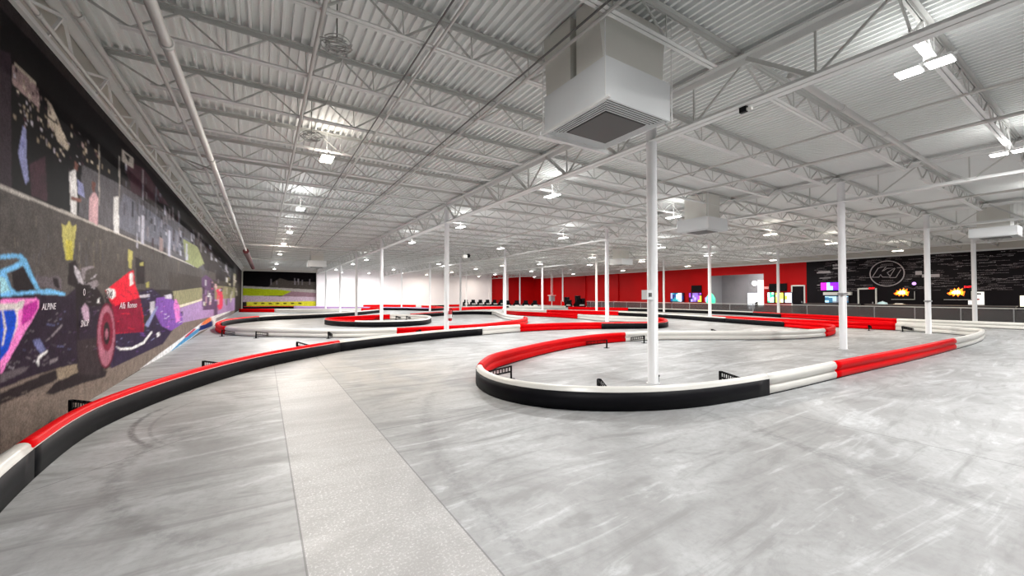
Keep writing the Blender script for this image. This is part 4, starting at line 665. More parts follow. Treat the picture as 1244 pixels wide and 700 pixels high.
   ('tan4',5,[(6.216,-0.051),(6.264,-0.055),(6.264,-0.062),(6.219,-0.055)]),
   ('gwall2',5,[(9.484,0.469),(9.585,0.491),(9.608,0.474),(9.503,0.461)]),
   ('gwall2',5,[(6.16,0.417),(6.22,0.417),(6.219,0.409),(6.163,0.412)]),
   ('tan4',5,[(6.769,0.117),(6.903,0.146),(6.906,0.13),(6.779,0.11)]),
   ('road2',5,[(8.699,0.414),(8.908,0.4),(8.899,0.384),(8.706,0.404)]),
   ('tan4',5,[(6.279,0.543),(6.411,0.505),(6.396,0.503),(6.278,0.54)]),
   ('road2',5,[(7.223,0.226),(7.49,0.179),(7.465,0.175),(7.224,0.221)]),
   ('gwall2',5,[(7.407,0.503),(7.544,0.501),(7.539,0.491),(7.412,0.496)]),
   ('tan4',5,[(6.936,0.445),(7.026,0.442),(7.026,0.43),(6.941,0.438)]),
   ('road2',5,[(8.009,0.306),(8.117,0.279),(8.103,0.272),(8.007,0.301)]),
   ('gwall2',5,[(6.52,0.196),(6.585,0.174),(6.577,0.17),(6.519,0.192)]),
   ('road2',5,[(6.789,0.039),(6.978,0.056),(6.972,0.042),(6.797,0.032)]),
   ('road2',5,[(6.914,0.285),(7.151,0.242),(7.129,0.239),(6.915,0.28)]),
   ('tan4',5,[(6.721,0.086),(6.85,0.098),(6.852,0.083),(6.73,0.078)]),
   ('gwall2',5,[(6.532,0.056),(6.613,0.065),(6.617,0.053),(6.539,0.05)]),
   ('road2',5,[(7.116,0.465),(7.288,0.475),(7.278,0.466),(7.121,0.46)]),
   ('road2',5,[(7.055,0.032),(7.125,0.054),(7.139,0.038),(7.068,0.024)]),
   ('road2',5,[(9.198,0.095),(9.697,0.032),(9.648,0.031),(9.2,0.091)]),
   ('gwall2',5,[(7.332,0.263),(7.641,0.213),(7.611,0.213),(7.333,0.26)]),
   ('gwall2',5,[(6.783,0.475),(6.867,0.472),(6.864,0.465),(6.786,0.47)]),
   ('tan4',5,[(7.179,0.31),(7.316,0.267),(7.298,0.262),(7.177,0.304)]),
   ('tan4',5,[(6.51,0.482),(6.681,0.412),(6.661,0.416),(6.508,0.481)]),
   ('road2',5,[(7.289,0.123),(7.405,0.081),(7.388,0.077),(7.286,0.119)]),
   ('tan4',5,[(6.92,0.096),(7.042,0.095),(7.036,0.088),(6.924,0.092)]),
   ('tan4',5,[(10.36,0.45),(10.557,0.437),(10.544,0.429),(10.364,0.445)]),
   ('road2',5,[(8.094,0.07),(8.235,0.054),(8.23,0.042),(8.099,0.062)]),
   ('tan4',5,[(6.362,0.021),(6.462,-0.028),(6.446,-0.03),(6.359,0.017)]),
   ('road2',5,[(7.501,0.158),(7.601,0.154),(7.599,0.145),(7.505,0.153)]),
   ('road2',5,[(7.362,0.483),(7.695,0.404),(7.658,0.404),(7.361,0.478)]),
   ('gwall2',5,[(6.647,0.131),(6.778,0.125),(6.772,0.116),(6.651,0.126)]),
   ('road2',5,[(9.47,0.311),(9.918,0.26),(9.877,0.254),(9.473,0.305)]),
   ('tan4',5,[(7.251,0.295),(7.364,0.245),(7.344,0.245),(7.246,0.292)]),
   ('tan4',5,[(6.277,0.306),(6.344,0.304),(6.343,0.296),(6.281,0.301)]),
   ('road2',5,[(6.713,0.451),(6.825,0.497),(6.83,0.482),(6.723,0.445)]),
   ('road2',5,[(7.911,0.197),(8.012,0.159),(7.993,0.156),(7.906,0.193)]),
   ('road2',5,[(9.228,0.188),(9.357,0.193),(9.359,0.183),(9.237,0.182)]),
   ('road2',5,[(6.829,0.511),(7.096,0.484),(7.074,0.474),(6.833,0.503)]),
   ('road2',5,[(9.111,0.388),(9.571,0.255),(9.505,0.257),(9.102,0.381)]),
   ('gwall2',5,[(6.897,0.454),(7.088,0.448),(7.073,0.443),(6.9,0.45)]),
   ('tan4',5,[(7.258,0.071),(7.42,0.004),(7.399,0.006),(7.255,0.068)]),
   ('gwall2',5,[(7.826,0.027),(8.163,-0.001),(8.138,-0.01),(7.832,0.021)]),
   ('gwall2',5,[(6.383,0.24),(6.487,0.197),(6.472,0.192),(6.38,0.234)]),
   ('tan4',5,[(8.244,0.343),(8.382,0.335),(8.375,0.325),(8.248,0.337)]),
   ('tan4',5,[(8.127,0.478),(8.543,0.382),(8.495,0.383),(8.125,0.473)]),
   ('road2',5,[(6.115,0.407),(6.193,0.424),(6.196,0.412),(6.121,0.401)]),
   ('tan4',5,[(11.9,0.446),(12.043,0.476),(12.074,0.459),(11.927,0.438)]),
   ('road2',5,[(10.967,0.374),(11.179,0.4),(11.187,0.385),(10.984,0.367)]),
   ('gwall2',5,[(10.802,0.476),(11.608,0.439),(11.536,0.428),(10.809,0.468)]),
   ('road2',5,[(7.477,0.19),(7.713,0.194),(7.698,0.185),(7.482,0.185)]),
   ('road2',5,[(6.151,0.515),(6.238,0.476),(6.223,0.472),(6.148,0.51)]),
   ('tan4',5,[(7.815,0.447),(8.027,0.443),(8.017,0.43),(7.821,0.439)]),
   ('tan4',5,[(6.553,0.282),(6.729,0.3),(6.724,0.287),(6.56,0.275)]),
   ('gwall2',5,[(7.061,-0.003),(7.228,0.041),(7.233,0.022),(7.073,-0.011)]),
   ('gwall2',5,[(8.148,0.346),(8.258,0.345),(8.256,0.336),(8.153,0.34)]),
   ('tan4',5,[(6.456,0.224),(6.565,0.176),(6.551,0.178),(6.455,0.222)]),
   ('road2',5,[(7.347,0.297),(7.453,0.274),(7.442,0.272),(7.347,0.294)]),
   ('tan4',5,[(8.996,0.245),(9.22,0.204),(9.198,0.193),(8.996,0.236)]),
   ('road2',5,[(6.413,0.365),(6.615,0.305),(6.594,0.306),(6.412,0.362)])],
 'blue_race_car':[('navy',7,[(6.058,1.635),(7.616,1.592),(7.937,1.707),(8.053,0.634),(7.182,0.679),(6.101,0.67)]),
   ('shd',7,[(6.262,1.851),(6.598,1.942),(6.761,1.669),(6.338,1.594)]),
   ('lblue',8,[(6.042,2.004),(6.222,2.033),(6.451,2.049),(6.559,2.004),(6.715,1.837),(6.9,1.671),(6.8,1.669),(6.642,1.797),(6.491,1.935),(6.391,1.893),(6.169,1.83),(6.051,1.791),(6.048,1.857),(6.291,1.922),(6.437,1.985),(6.352,2.005),(6.043,1.963)]),
   ('lblue',8,[(6.05,1.824),(6.169,1.821),(6.269,1.68),(6.369,1.638),(6.059,1.619)]),
   ('cyan',9,[(6.051,1.791),(6.141,1.778),(6.239,1.654),(6.059,1.619)]),
   ('lblue',9,[(6.059,1.619),(6.723,1.659),(7.132,1.684),(7.588,1.636),(7.589,1.603),(6.802,1.622),(6.06,1.586)]),
   ('steel',7,[(6.792,1.841),(7.125,1.825),(7.353,1.866),(7.478,1.807),(7.485,1.668),(7.088,1.703),(6.798,1.708)]),
   ('shd',8,[(7.215,1.818),(7.355,1.824),(7.435,1.678),(7.266,1.717)]),
   ('pink2',8,[(6.061,1.561),(6.805,1.574),(6.886,1.535),(6.87,1.458),(6.739,1.33),(6.561,1.194),(6.302,0.974),(6.096,0.786)]),
   ('cream2',9,[(6.063,1.52),(6.374,1.524),(6.544,1.557),(6.513,1.468),(6.412,1.435),(6.419,1.285),(6.295,1.121),(6.089,0.935)]),
   ('mag',10,[(6.512,1.486),(6.845,1.555),(6.85,1.459),(6.701,1.332),(6.488,1.271)]),
   ('blue',11,[(6.066,1.455),(6.345,1.446),(6.381,1.383),(6.37,1.262),(6.236,1.033),(6.117,0.964),(6.089,0.935)]),
   ('cream2',12,[(6.096,1.454),(6.125,1.453),(6.195,1.257),(6.141,1.094),(6.111,1.097),(6.149,1.26)]),
   ('lav2',9,[(6.75,1.095),(6.908,1.09),(7.082,0.944),(6.957,0.909),(6.792,1.025)]),
   ('wht',10,[(6.841,0.829),(6.897,0.898),(7.125,0.939),(7.127,0.909),(6.919,0.856),(6.903,0.762)]),
   ('gry2',9,[(7.176,0.801),(7.406,0.812),(7.408,0.769),(7.179,0.75)]),
   ('steel',9,[(6.095,0.811),(6.407,0.82),(6.689,0.804),(6.582,0.757),(6.099,0.72)]),
   ('gry2',9,[(7.206,1.103),(7.507,1.227),(7.534,1.204),(7.23,1.08)]),
   ('navy2',8,[(7.836,1.119),(8.072,1.059),(8.041,1.06),(7.832,1.116)]),
   ('shd',8,[(7.641,0.784),(7.766,0.791),(7.763,0.78),(7.647,0.778)]),
   ('navy2',8,[(7.232,1.232),(7.332,1.279),(7.33,1.271),(7.236,1.23)]),
   ('dpurp',8,[(7.675,1.4),(7.753,1.398),(7.746,1.391),(7.675,1.396)]),
   ('shd',8,[(7.877,1.125),(7.994,1.112),(7.98,1.103),(7.876,1.119)]),
   ('steel',8,[(7.341,1.322),(7.511,1.314),(7.494,1.306),(7.341,1.317)]),
   ('navy2',8,[(6.788,1.115),(6.911,1.11),(6.9,1.105),(6.789,1.111)]),
   ('shd',8,[(7.395,1.103),(7.495,1.102),(7.487,1.096),(7.396,1.1)]),
   ('steel',8,[(7.739,1.107),(7.799,1.107),(7.8,1.093),(7.743,1.099)]),
   ('navy2',8,[(6.904,1.293),(6.943,1.301),(6.945,1.295),(6.908,1.29)]),
   ('lav2',8,[(7.095,1.256),(7.284,1.23),(7.261,1.22),(7.092,1.248)]),
   ('gry2',8,[(7.113,1.292),(7.207,1.316),(7.21,1.304),(7.12,1.287)]),
   ('shd',8,[(7.473,0.955),(7.627,0.967),(7.616,0.961),(7.476,0.952)]),
   ('steel',8,[(7.749,1.113),(7.821,1.096),(7.802,1.085),(7.742,1.105)]),
   ('gry2',8,[(6.564,1.088),(6.615,1.102),(6.614,1.097),(6.567,1.086)]),
   ('shd',8,[(6.788,0.912),(6.822,0.919),(6.827,0.912),(6.793,0.908)]),
   ('gry2',8,[(7.276,1.268),(7.369,1.295),(7.371,1.286),(7.282,1.264)]),
   ('gry2',8,[(7.327,1.369),(7.381,1.385),(7.394,1.372),(7.338,1.362)]),
   ('lav2',8,[(7.393,0.954),(7.599,0.933),(7.579,0.923),(7.394,0.948)]),
   ('lav2',8,[(7.277,1.226),(7.46,1.248),(7.445,1.241),(7.279,1.223)]),
   ('dpurp',8,[(7.409,0.874),(7.535,0.887),(7.528,0.88),(7.413,0.871)]),
   ('shd',8,[(7.773,0.844),(7.935,0.819),(7.916,0.807),(7.771,0.836)]),
   ('shd',8,[(7.754,0.826),(7.947,0.764),(7.919,0.764),(7.749,0.823)]),
   ('gry2',8,[(6.604,0.92),(6.73,0.885),(6.711,0.879),(6.601,0.915)]),
   ('navy2',8,[(7.528,1.125),(7.671,1.134),(7.664,1.124),(7.532,1.12)]),
   ('steel',8,[(7.699,0.718),(7.879,0.658),(7.846,0.654),(7.691,0.712)]),
   ('steel',8,[(7.21,1),(7.377,0.951),(7.354,0.95),(7.207,0.997)]),
   ('lav2',8,[(6.543,1.012),(6.615,0.986),(6.6,0.982),(6.539,1.007)]),
   ('dpurp',8,[(7.393,1.335),(7.527,1.379),(7.523,1.369),(7.398,1.332)]),
   ('shd',8,[(7.243,0.769),(7.368,0.76),(7.358,0.754),(7.245,0.765)]),
   ('shd',8,[(7.641,1.05),(7.813,1.097),(7.81,1.084),(7.65,1.045)]),
   ('navy2',8,[(7.194,0.749),(7.28,0.732),(7.27,0.727),(7.193,0.746)]),
   ('steel',8,[(6.553,1.181),(6.653,1.188),(6.65,1.176),(6.557,1.174)]),
   ('shd',8,[(6.846,0.994),(6.988,0.996),(6.979,0.985),(6.849,0.988)]),
   ('dpurp',8,[(6.994,0.944),(7.154,0.975),(7.15,0.962),(7.001,0.939)]),
   ('dpurp',8,[(7.801,0.706),(7.955,0.71),(7.946,0.702),(7.804,0.702)]),
   ('navy2',8,[(6.526,1.052),(6.654,1.08),(6.65,1.07),(6.531,1.047)]),
   ('gry2',8,[(6.675,1.207),(6.784,1.19),(6.769,1.18),(6.673,1.2)]),
   ('navy2',8,[(7.353,1.227),(7.541,1.211),(7.521,1.209),(7.353,1.225)]),
   ('steel',8,[(7.054,0.891),(7.182,0.853),(7.16,0.847),(7.049,0.885)]),
   ('shd',8,[(7.297,1.202),(7.347,1.224),(7.356,1.215),(7.305,1.198)]),
   ('gry2',8,[(7.024,0.821),(7.088,0.834),(7.09,0.827),(7.029,0.817)]),
   ('dpurp',8,[(7.891,1.094),(8.112,1.084),(8.092,1.073),(7.893,1.087)]),
   ('lav2',8,[(7.692,0.893),(7.823,0.864),(7.804,0.859),(7.689,0.888)]),
   ('navy2',8,[(7.067,1.031),(7.227,0.98),(7.204,0.98),(7.063,1.028)]),
   ('navy2',8,[(7.649,0.98),(7.728,0.984),(7.727,0.974),(7.653,0.975)]),
   ('shd',8,[(7.497,1.039),(7.607,1.042),(7.602,1.033),(7.5,1.033)]),
   ('shd',8,[(7.377,1.218),(7.433,1.245),(7.438,1.238),(7.384,1.215)]),
   ('shd',8,[(7.623,1.005),(7.829,0.96),(7.8,0.954),(7.619,1)]),
   ('gry2',8,[(7.061,1.051),(7.171,1.082),(7.176,1.068),(7.071,1.045)]),
   ('gry2',8,[(7.079,0.86),(7.222,0.813),(7.203,0.814),(7.076,0.858)]),
   ('navy2',8,[(6.698,0.959),(6.754,0.95),(6.746,0.939),(6.697,0.952)]),
   ('steel',8,[(7.019,0.776),(7.15,0.779),(7.141,0.773),(7.021,0.773)]),
   ('shd',8,[(7.898,0.731),(7.963,0.742),(7.967,0.734),(7.904,0.726)]),
   ('shd',8,[(7.041,1.482),(7.095,1.489),(7.097,1.478),(7.045,1.476)]),
   ('shd',8,[(6.968,0.949),(7.13,0.955),(7.122,0.943),(6.972,0.942)]),
   ('dpurp',8,[(6.854,0.99),(6.92,1.016),(6.92,1.009),(6.858,0.988)]),
   ('shd',8,[(7.149,1.384),(7.244,1.37),(7.23,1.364),(7.146,1.38)]),
   ('navy2',8,[(7.592,0.884),(7.656,0.897),(7.662,0.887),(7.599,0.879)]),
   ('shd',8,[(6.905,0.919),(7.073,0.87),(7.049,0.866),(6.901,0.913)]),
   ('shd',8,[(7.009,0.774),(7.085,0.782),(7.087,0.772),(7.014,0.769)]),
   ('lav2',8,[(7.431,1.302),(7.492,1.307),(7.495,1.293),(7.437,1.294)]),
   ('gry2',8,[(7.528,0.867),(7.58,0.868),(7.584,0.856),(7.534,0.86)]),
   ('gry2',8,[(7.556,0.961),(7.646,0.956),(7.641,0.943),(7.558,0.953)]),
   ('navy2',8,[(7.699,1.063),(7.775,1.071),(7.772,1.065),(7.702,1.061)]),
   ('lav2',8,[(7.544,1.398),(7.63,1.395),(7.622,1.383),(7.545,1.391)]),
   ('shd',8,[(7.328,1.534),(7.432,1.531),(7.421,1.521),(7.328,1.528)]),
   ('navy2',8,[(6.735,0.979),(6.824,0.947),(6.805,0.941),(6.729,0.974)]),
   ('navy2',8,[(7.289,1.143),(7.366,1.163),(7.373,1.152),(7.298,1.138)]),
   ('shd',8,[(6.636,1.254),(6.685,1.25),(6.68,1.24),(6.636,1.247)]),
   ('lgry',8,[(6.342,0.888),(6.382,0.888),(6.383,0.878),(6.345,0.882)]),
   ('steel',8,[(6.681,0.886),(6.741,0.88),(6.736,0.875),(6.682,0.883)]),
   ('shd',8,[(6.426,0.841),(6.484,0.825),(6.477,0.823),(6.425,0.839)]),
   ('steel',8,[(6.423,0.968),(6.48,0.978),(6.479,0.972),(6.425,0.965)]),
   ('gry2',8,[(6.351,0.812),(6.4,0.794),(6.388,0.786),(6.347,0.806)]),
   ('lgry',8,[(6.12,0.846),(6.171,0.845),(6.168,0.841),(6.121,0.843)]),
   ('steel',8,[(6.245,0.908),(6.314,0.907),(6.311,0.899),(6.247,0.903)]),
   ('lgry',8,[(6.936,0.867),(7.011,0.843),(7,0.841),(6.934,0.864)]),
   ('shd',8,[(6.111,0.877),(6.149,0.886),(6.152,0.879),(6.115,0.873)]),
   ('steel',8,[(6.318,0.836),(6.383,0.866),(6.389,0.856),(6.325,0.832)]),
   ('shd',8,[(6.502,0.881),(6.564,0.864),(6.556,0.862),(6.501,0.878)]),
   ('shd',8,[(6.303,0.798),(6.385,0.812),(6.384,0.803),(6.307,0.793)]),
   ('shd',8,[(6.305,0.913),(6.401,0.878),(6.384,0.873),(6.3,0.908)]),
   ('lgry',8,[(6.157,0.905),(6.25,0.891),(6.241,0.887),(6.157,0.902)]),
   ('shd',8,[(6.16,0.915),(6.236,0.906),(6.229,0.897),(6.161,0.909)]),
   ('gry2',8,[(6.289,0.764),(6.367,0.772),(6.364,0.765),(6.292,0.76)]),
   ('lgry',8,[(6.393,0.882),(6.448,0.875),(6.443,0.871),(6.394,0.879)]),
   ('steel',8,[(7.073,0.829),(7.12,0.823),(7.115,0.812),(7.073,0.823)]),
   ('gry2',8,[(6.809,0.906),(6.906,0.887),(6.894,0.88),(6.808,0.901)]),
   ('gry2',8,[(6.706,0.989),(6.809,0.975),(6.798,0.972),(6.706,0.986)]),
   ('shd',8,[(6.575,0.782),(6.651,0.796),(6.649,0.79),(6.578,0.779)]),
   ('lgry',8,[(6.254,0.864),(6.35,0.835),(6.335,0.829),(6.252,0.859)]),
   ('gry2',8,[(6.99,0.779),(7.093,0.76),(7.081,0.754),(6.989,0.774)]),
   ('steel',8,[(6.667,0.968),(6.713,0.966),(6.712,0.955),(6.669,0.962)]),
   ('steel',8,[(6.261,0.756),(6.316,0.741),(6.308,0.734),(6.26,0.751)]),
   ('gry2',8,[(6.402,0.897),(6.479,0.881),(6.47,0.874),(6.401,0.892)]),
   ('lgry',8,[(6.776,0.848),(6.829,0.847),(6.83,0.836),(6.78,0.841)]),
   ('shd',8,[(6.208,0.814),(6.294,0.779),(6.277,0.774),(6.203,0.809)]),
   ('shd',8,[(6.962,0.854),(7.056,0.855),(7.055,0.842),(6.967,0.846)]),
   ('steel',8,[(6.823,0.899),(6.892,0.889),(6.885,0.885),(6.823,0.896)])],
 'red_race_car':[('shd',8,[(7.698,2.037),(7.916,2.098),(8.172,1.771),(8.559,1.844),(9.053,1.591),(9.497,1.091),(9.128,0.302),(8.059,0.516),(7.937,1.707),(7.659,1.758)]),
   ('lgry',9,[(7.863,2.026),(8.071,1.945),(8.235,1.76),(8.019,1.802),(7.898,1.913)]),
   ('gry2',10,[(8.099,1.994),(8.547,2.058),(8.653,2.039),(8.286,1.98),(8.262,1.834),(8.2,1.831)]),
   ('gry2',9,[(8.361,1.788),(8.772,1.851),(8.851,1.762),(8.636,1.719)]),
   ('navy',9,[(8.068,1.451),(9.434,1.42),(9.468,0.852),(8.502,0.444),(8.111,0.649)]),
   ('lpnk',10,[(8.161,1.413),(8.281,1.495),(8.448,1.405),(8.459,1.219),(8.263,1.241)]),
   ('wht',10,[(8.827,1.538),(8.9,1.564),(8.867,1.486),(8.793,1.487)]),
   ('tyre',10,[(8.035,0.962),(8.824,0.938),(9.069,0.647),(9.011,0.308),(8.091,0.476)]),
   ('navy2',8,[(9.46,0.995),(11.824,0.817),(12.917,1.221),(14.408,1.401),(15.67,1.18),(15.318,0.652),(13.745,0.326),(10.814,0.331),(9.499,0.338)]),
   ('navy2',8,[(11.218,1.657),(12.448,1.781),(13.447,1.585),(13.48,1.16),(11.519,1.16)]),
   ('lgry',9,[(11.287,1.605),(12.217,1.644),(12.223,1.568),(11.356,1.553)]),
   ('red',11,[(9.167,1.686),(10.472,2.053),(10.813,2.12),(10.953,1.841),(11.356,1.553),(11.659,1.136),(11.753,0.804),(9.463,0.938),(9.71,1.297)]),
   ('red2',12,[(9.52,1.447),(11.356,1.553),(11.753,0.804),(9.55,0.945)]),
   ('red3',13,[(9.167,1.686),(10.472,2.053),(10.953,1.841),(11.225,1.553),(9.702,1.414)]),
   ('wht',14,[(9.207,1.7),(9.33,1.73),(9.685,1.707),(9.693,1.575),(9.515,1.533),(9.296,1.59)]),
   ('wht',14,[(10.53,2.024),(10.757,2.067),(10.832,1.838),(10.602,1.783)]),
   ('maroon',14,[(9.758,0.881),(9.745,0.752),(9.705,0.633),(9.642,0.531),(9.56,0.452),(9.464,0.399),(9.359,0.374),(9.252,0.377),(9.148,0.407),(9.052,0.463),(8.967,0.539),(8.898,0.632),(8.847,0.738),(8.815,0.852),(8.804,0.969),(8.815,1.084),(8.846,1.192),(8.898,1.289),(8.967,1.37),(9.052,1.431),(9.148,1.468),(9.253,1.48),(9.36,1.463),(9.465,1.419),(9.561,1.347),(9.643,1.252),(9.706,1.139),(9.745,1.012)]),
   ('rim',15,[(9.698,0.886),(9.686,0.768),(9.651,0.658),(9.596,0.564),(9.524,0.49),(9.439,0.44),(9.347,0.416),(9.252,0.418),(9.16,0.445),(9.074,0.495),(8.998,0.565),(8.936,0.652),(8.89,0.75),(8.862,0.856),(8.852,0.964),(8.862,1.071),(8.89,1.172),(8.936,1.262),(8.998,1.337),(9.074,1.393),(9.16,1.428),(9.253,1.438),(9.348,1.422),(9.44,1.381),(9.525,1.315),(9.597,1.228),(9.652,1.123),(9.686,1.007)]),
   ('maroon2',16,[(9.616,0.968),(9.61,0.879),(9.581,0.799),(9.532,0.733),(9.467,0.686),(9.391,0.661),(9.31,0.659),(9.229,0.68),(9.153,0.721),(9.088,0.78),(9.037,0.852),(9.004,0.932),(8.989,1.017),(8.994,1.099),(9.019,1.175),(9.061,1.239),(9.12,1.289),(9.191,1.319),(9.27,1.327),(9.352,1.313),(9.432,1.276),(9.503,1.219),(9.56,1.145),(9.599,1.059)]),
   ('shd',17,[(9.44,0.954),(9.436,0.893),(9.414,0.84),(9.379,0.8),(9.334,0.777),(9.282,0.773),(9.231,0.787),(9.184,0.82),(9.145,0.865),(9.119,0.921),(9.108,0.98),(9.113,1.039),(9.132,1.09),(9.165,1.13),(9.209,1.155),(9.259,1.161),(9.311,1.149),(9.36,1.118),(9.4,1.072),(9.428,1.016)]),
   ('rim',18,[(9.339,0.948),(9.332,0.9),(9.31,0.866),(9.277,0.856),(9.243,0.872),(9.217,0.91),(9.206,0.959),(9.212,1.006),(9.234,1.04),(9.266,1.051),(9.3,1.035),(9.327,0.998)]),
   ('wht',12,[(9.794,0.69),(10.038,0.633),(10.798,0.564),(11.697,0.591),(12.442,0.771),(12.527,0.725),(11.773,0.529),(10.802,0.514),(10.041,0.595)]),
   ('purp',13,[(12.892,1.545),(14.393,1.584),(15.517,1.384),(16.554,0.994),(16.738,0.69),(14.826,0.591),(13.507,0.818),(12.745,1.186)]),
   ('pnk3',14,[(15.371,1.534),(16.082,1.272),(16.272,0.796),(15.57,0.784),(15.135,1.293)]),
   ('lgry',15,[(13.848,1.607),(14.736,1.654),(14.868,1.512),(13.96,1.518)]),
   ('lgry',13,[(12.231,1.453),(12.724,1.466),(12.748,1.146),(12.335,1.124)]),
   ('yel',9,[(11.306,2.287),(11.574,2.342),(11.58,2.252),(11.309,2.235)]),
   ('yel',9,[(11.821,1.881),(12.119,1.927),(12.128,1.795),(11.903,1.772)]),
   ('shd',8,[(10.916,2.395),(11.715,2.352),(11.75,1.861),(11.077,1.844)]),
   ('wht',14,[(12.959,0.671),(13.326,0.683),(13.334,0.578),(13.057,0.561)]),
   ('lav',14,[(11.815,0.946),(12.908,1.343),(13.09,1.318),(12.119,0.87)]),
   ('dpurp',10,[(8.264,1.069),(8.367,1.087),(8.369,1.077),(8.272,1.064)]),
   ('steel',10,[(8.201,1.455),(8.261,1.481),(8.283,1.469),(8.218,1.449)]),
   ('dpurp',10,[(8.94,1.139),(9.047,1.116),(9.023,1.109),(8.932,1.133)]),
   ('gry2',10,[(8.654,0.819),(8.741,0.804),(8.728,0.796),(8.651,0.813)]),
   ('gry2',10,[(8.5,1.362),(8.546,1.363),(8.545,1.355),(8.502,1.358)]),
   ('gry2',10,[(8.38,0.835),(8.431,0.854),(8.448,0.843),(8.393,0.83)]),
   ('steel',10,[(8.9,1.109),(8.956,1.123),(8.976,1.111),(8.915,1.103)]),
   ('steel',10,[(9.065,1.128),(9.092,1.137),(9.12,1.124),(9.082,1.121)]),
   ('steel',10,[(9.021,1.313),(9.141,1.306),(9.127,1.294),(9.02,1.305)]),
   ('dpurp',10,[(8.599,1.29),(8.735,1.332),(8.74,1.32),(8.61,1.285)]),
   ('dpurp',10,[(9.042,0.967),(9.097,0.975),(9.117,0.959),(9.057,0.958)]),
   ('dpurp',10,[(8.683,0.771),(8.852,0.765),(8.842,0.753),(8.688,0.764)]),
   ('steel',10,[(8.399,1.169),(8.455,1.17),(8.459,1.156),(8.405,1.16)]),
   ('gry2',10,[(8.378,1.404),(8.408,1.41),(8.422,1.399),(8.388,1.397)]),
   ('steel',10,[(8.351,1.639),(8.496,1.676),(8.504,1.66),(8.365,1.632)]),
   ('dpurp',10,[(8.325,1.556),(8.493,1.592),(8.485,1.582),(8.331,1.553)]),
   ('steel',10,[(8.925,1.175),(9.047,1.213),(9.056,1.201),(8.937,1.17)]),
   ('gry2',10,[(8.84,1.489),(8.989,1.479),(8.97,1.47),(8.838,1.483)]),
   ('dpurp',10,[(8.433,1.608),(8.522,1.646),(8.53,1.637),(8.443,1.605)]),
   ('shd',10,[(8.438,1.375),(8.507,1.367),(8.493,1.355),(8.434,1.367)]),
   ('shd',10,[(8.434,1.336),(8.512,1.322),(8.498,1.318),(8.431,1.332)]),
   ('steel',10,[(8.578,1.424),(8.699,1.44),(8.695,1.431),(8.583,1.42)]),
   ('dpurp',10,[(8.793,1.293),(8.87,1.294),(8.866,1.286),(8.795,1.288)]),
   ('shd',10,[(8.816,1.406),(8.893,1.4),(8.881,1.388),(8.813,1.398)]),
   ('dpurp',10,[(8.631,1.36),(8.805,1.362),(8.794,1.346),(8.635,1.351)]),
   ('gry2',10,[(8.295,1.355),(8.383,1.385),(8.393,1.374),(8.306,1.351)]),
   ('gry2',10,[(8.144,1.354),(8.242,1.36),(8.237,1.352),(8.147,1.35)]),
   ('dpurp',10,[(8.11,1.13),(8.152,1.129),(8.15,1.121),(8.111,1.125)]),
   ('dpurp',10,[(8.519,1.149),(8.545,1.157),(8.563,1.147),(8.531,1.143)]),
   ('gry2',10,[(8.164,1.256),(8.196,1.251),(8.187,1.241),(8.161,1.249)]),
   ('gry2',10,[(8.412,1.592),(8.507,1.584),(8.493,1.576),(8.409,1.587)]),
   ('steel',10,[(8.877,1.089),(8.944,1.096),(8.952,1.085),(8.886,1.082)]),
   ('shd',10,[(8.569,0.723),(8.674,0.752),(8.693,0.735),(8.586,0.715)]),
   ('dpurp',10,[(8.533,1.21),(8.586,1.224),(8.599,1.215),(8.543,1.205)]),
   ('gry2',10,[(8.802,1.373),(8.881,1.369),(8.872,1.356),(8.802,1.364)]),
   ('steel',10,[(9.19,1.161),(9.288,1.139),(9.265,1.133),(9.183,1.156)]),
   ('shd',10,[(9.132,1.242),(9.242,1.245),(9.237,1.236),(9.136,1.237)]),
   ('steel',10,[(8.562,1.614),(8.673,1.601),(8.651,1.589),(8.556,1.606)]),
   ('steel',10,[(8.968,1.414),(9.033,1.426),(9.039,1.417),(8.976,1.409)]),
   ('shd',10,[(8.336,1.021),(8.372,1.032),(8.379,1.026),(8.342,1.018)]),
   ('shd',10,[(8.38,1.006),(8.566,0.994),(8.55,0.98),(8.382,0.998)]),
   ('dpurp',10,[(9.049,0.906),(9.205,0.932),(9.2,0.923),(9.055,0.902)]),
   ('gry2',10,[(8.939,0.959),(8.995,0.961),(8.999,0.951),(8.945,0.953)]),
   ('gry2',10,[(8.358,1.516),(8.543,1.504),(8.52,1.493),(8.356,1.509)]),
   ('dpurp',10,[(8.106,1.155),(8.136,1.165),(8.15,1.156),(8.116,1.151)]),
   ('navy2',10,[(10.129,0.937),(10.258,0.915),(10.234,0.907),(10.122,0.931)]),
   ('shd',10,[(9.936,0.952),(10.141,0.919),(10.106,0.906),(9.928,0.942)]),
   ('purp',10,[(11.478,0.76),(11.875,0.707),(11.819,0.692),(11.469,0.748)]),
   ('shd',10,[(13.104,0.585),(13.44,0.604),(13.473,0.573),(13.142,0.568)]),
   ('purp',10,[(13.489,0.878),(13.701,0.889),(13.722,0.868),(13.514,0.866)]),
   ('navy2',10,[(12.743,0.778),(13.036,0.803),(13.043,0.785),(12.764,0.769)]),
   ('lav',10,[(10.196,0.926),(10.282,0.941),(10.306,0.925),(10.215,0.918)]),
   ('shd',10,[(10.271,0.617),(10.391,0.607),(10.384,0.594),(10.274,0.609)]),
   ('lav',10,[(10.195,0.609),(10.498,0.602),(10.488,0.581),(10.207,0.596)]),
   ('purp',10,[(11.118,0.453),(11.303,0.413),(11.27,0.408),(11.109,0.447)]),
   ('dpurp',10,[(10.663,0.693),(10.897,0.681),(10.882,0.667),(10.668,0.684)]),
   ('purp',10,[(13.435,0.695),(13.943,0.656),(13.891,0.647),(13.435,0.688)]),
   ('lav',10,[(10.211,0.955),(10.341,0.941),(10.325,0.934),(10.209,0.95)]),
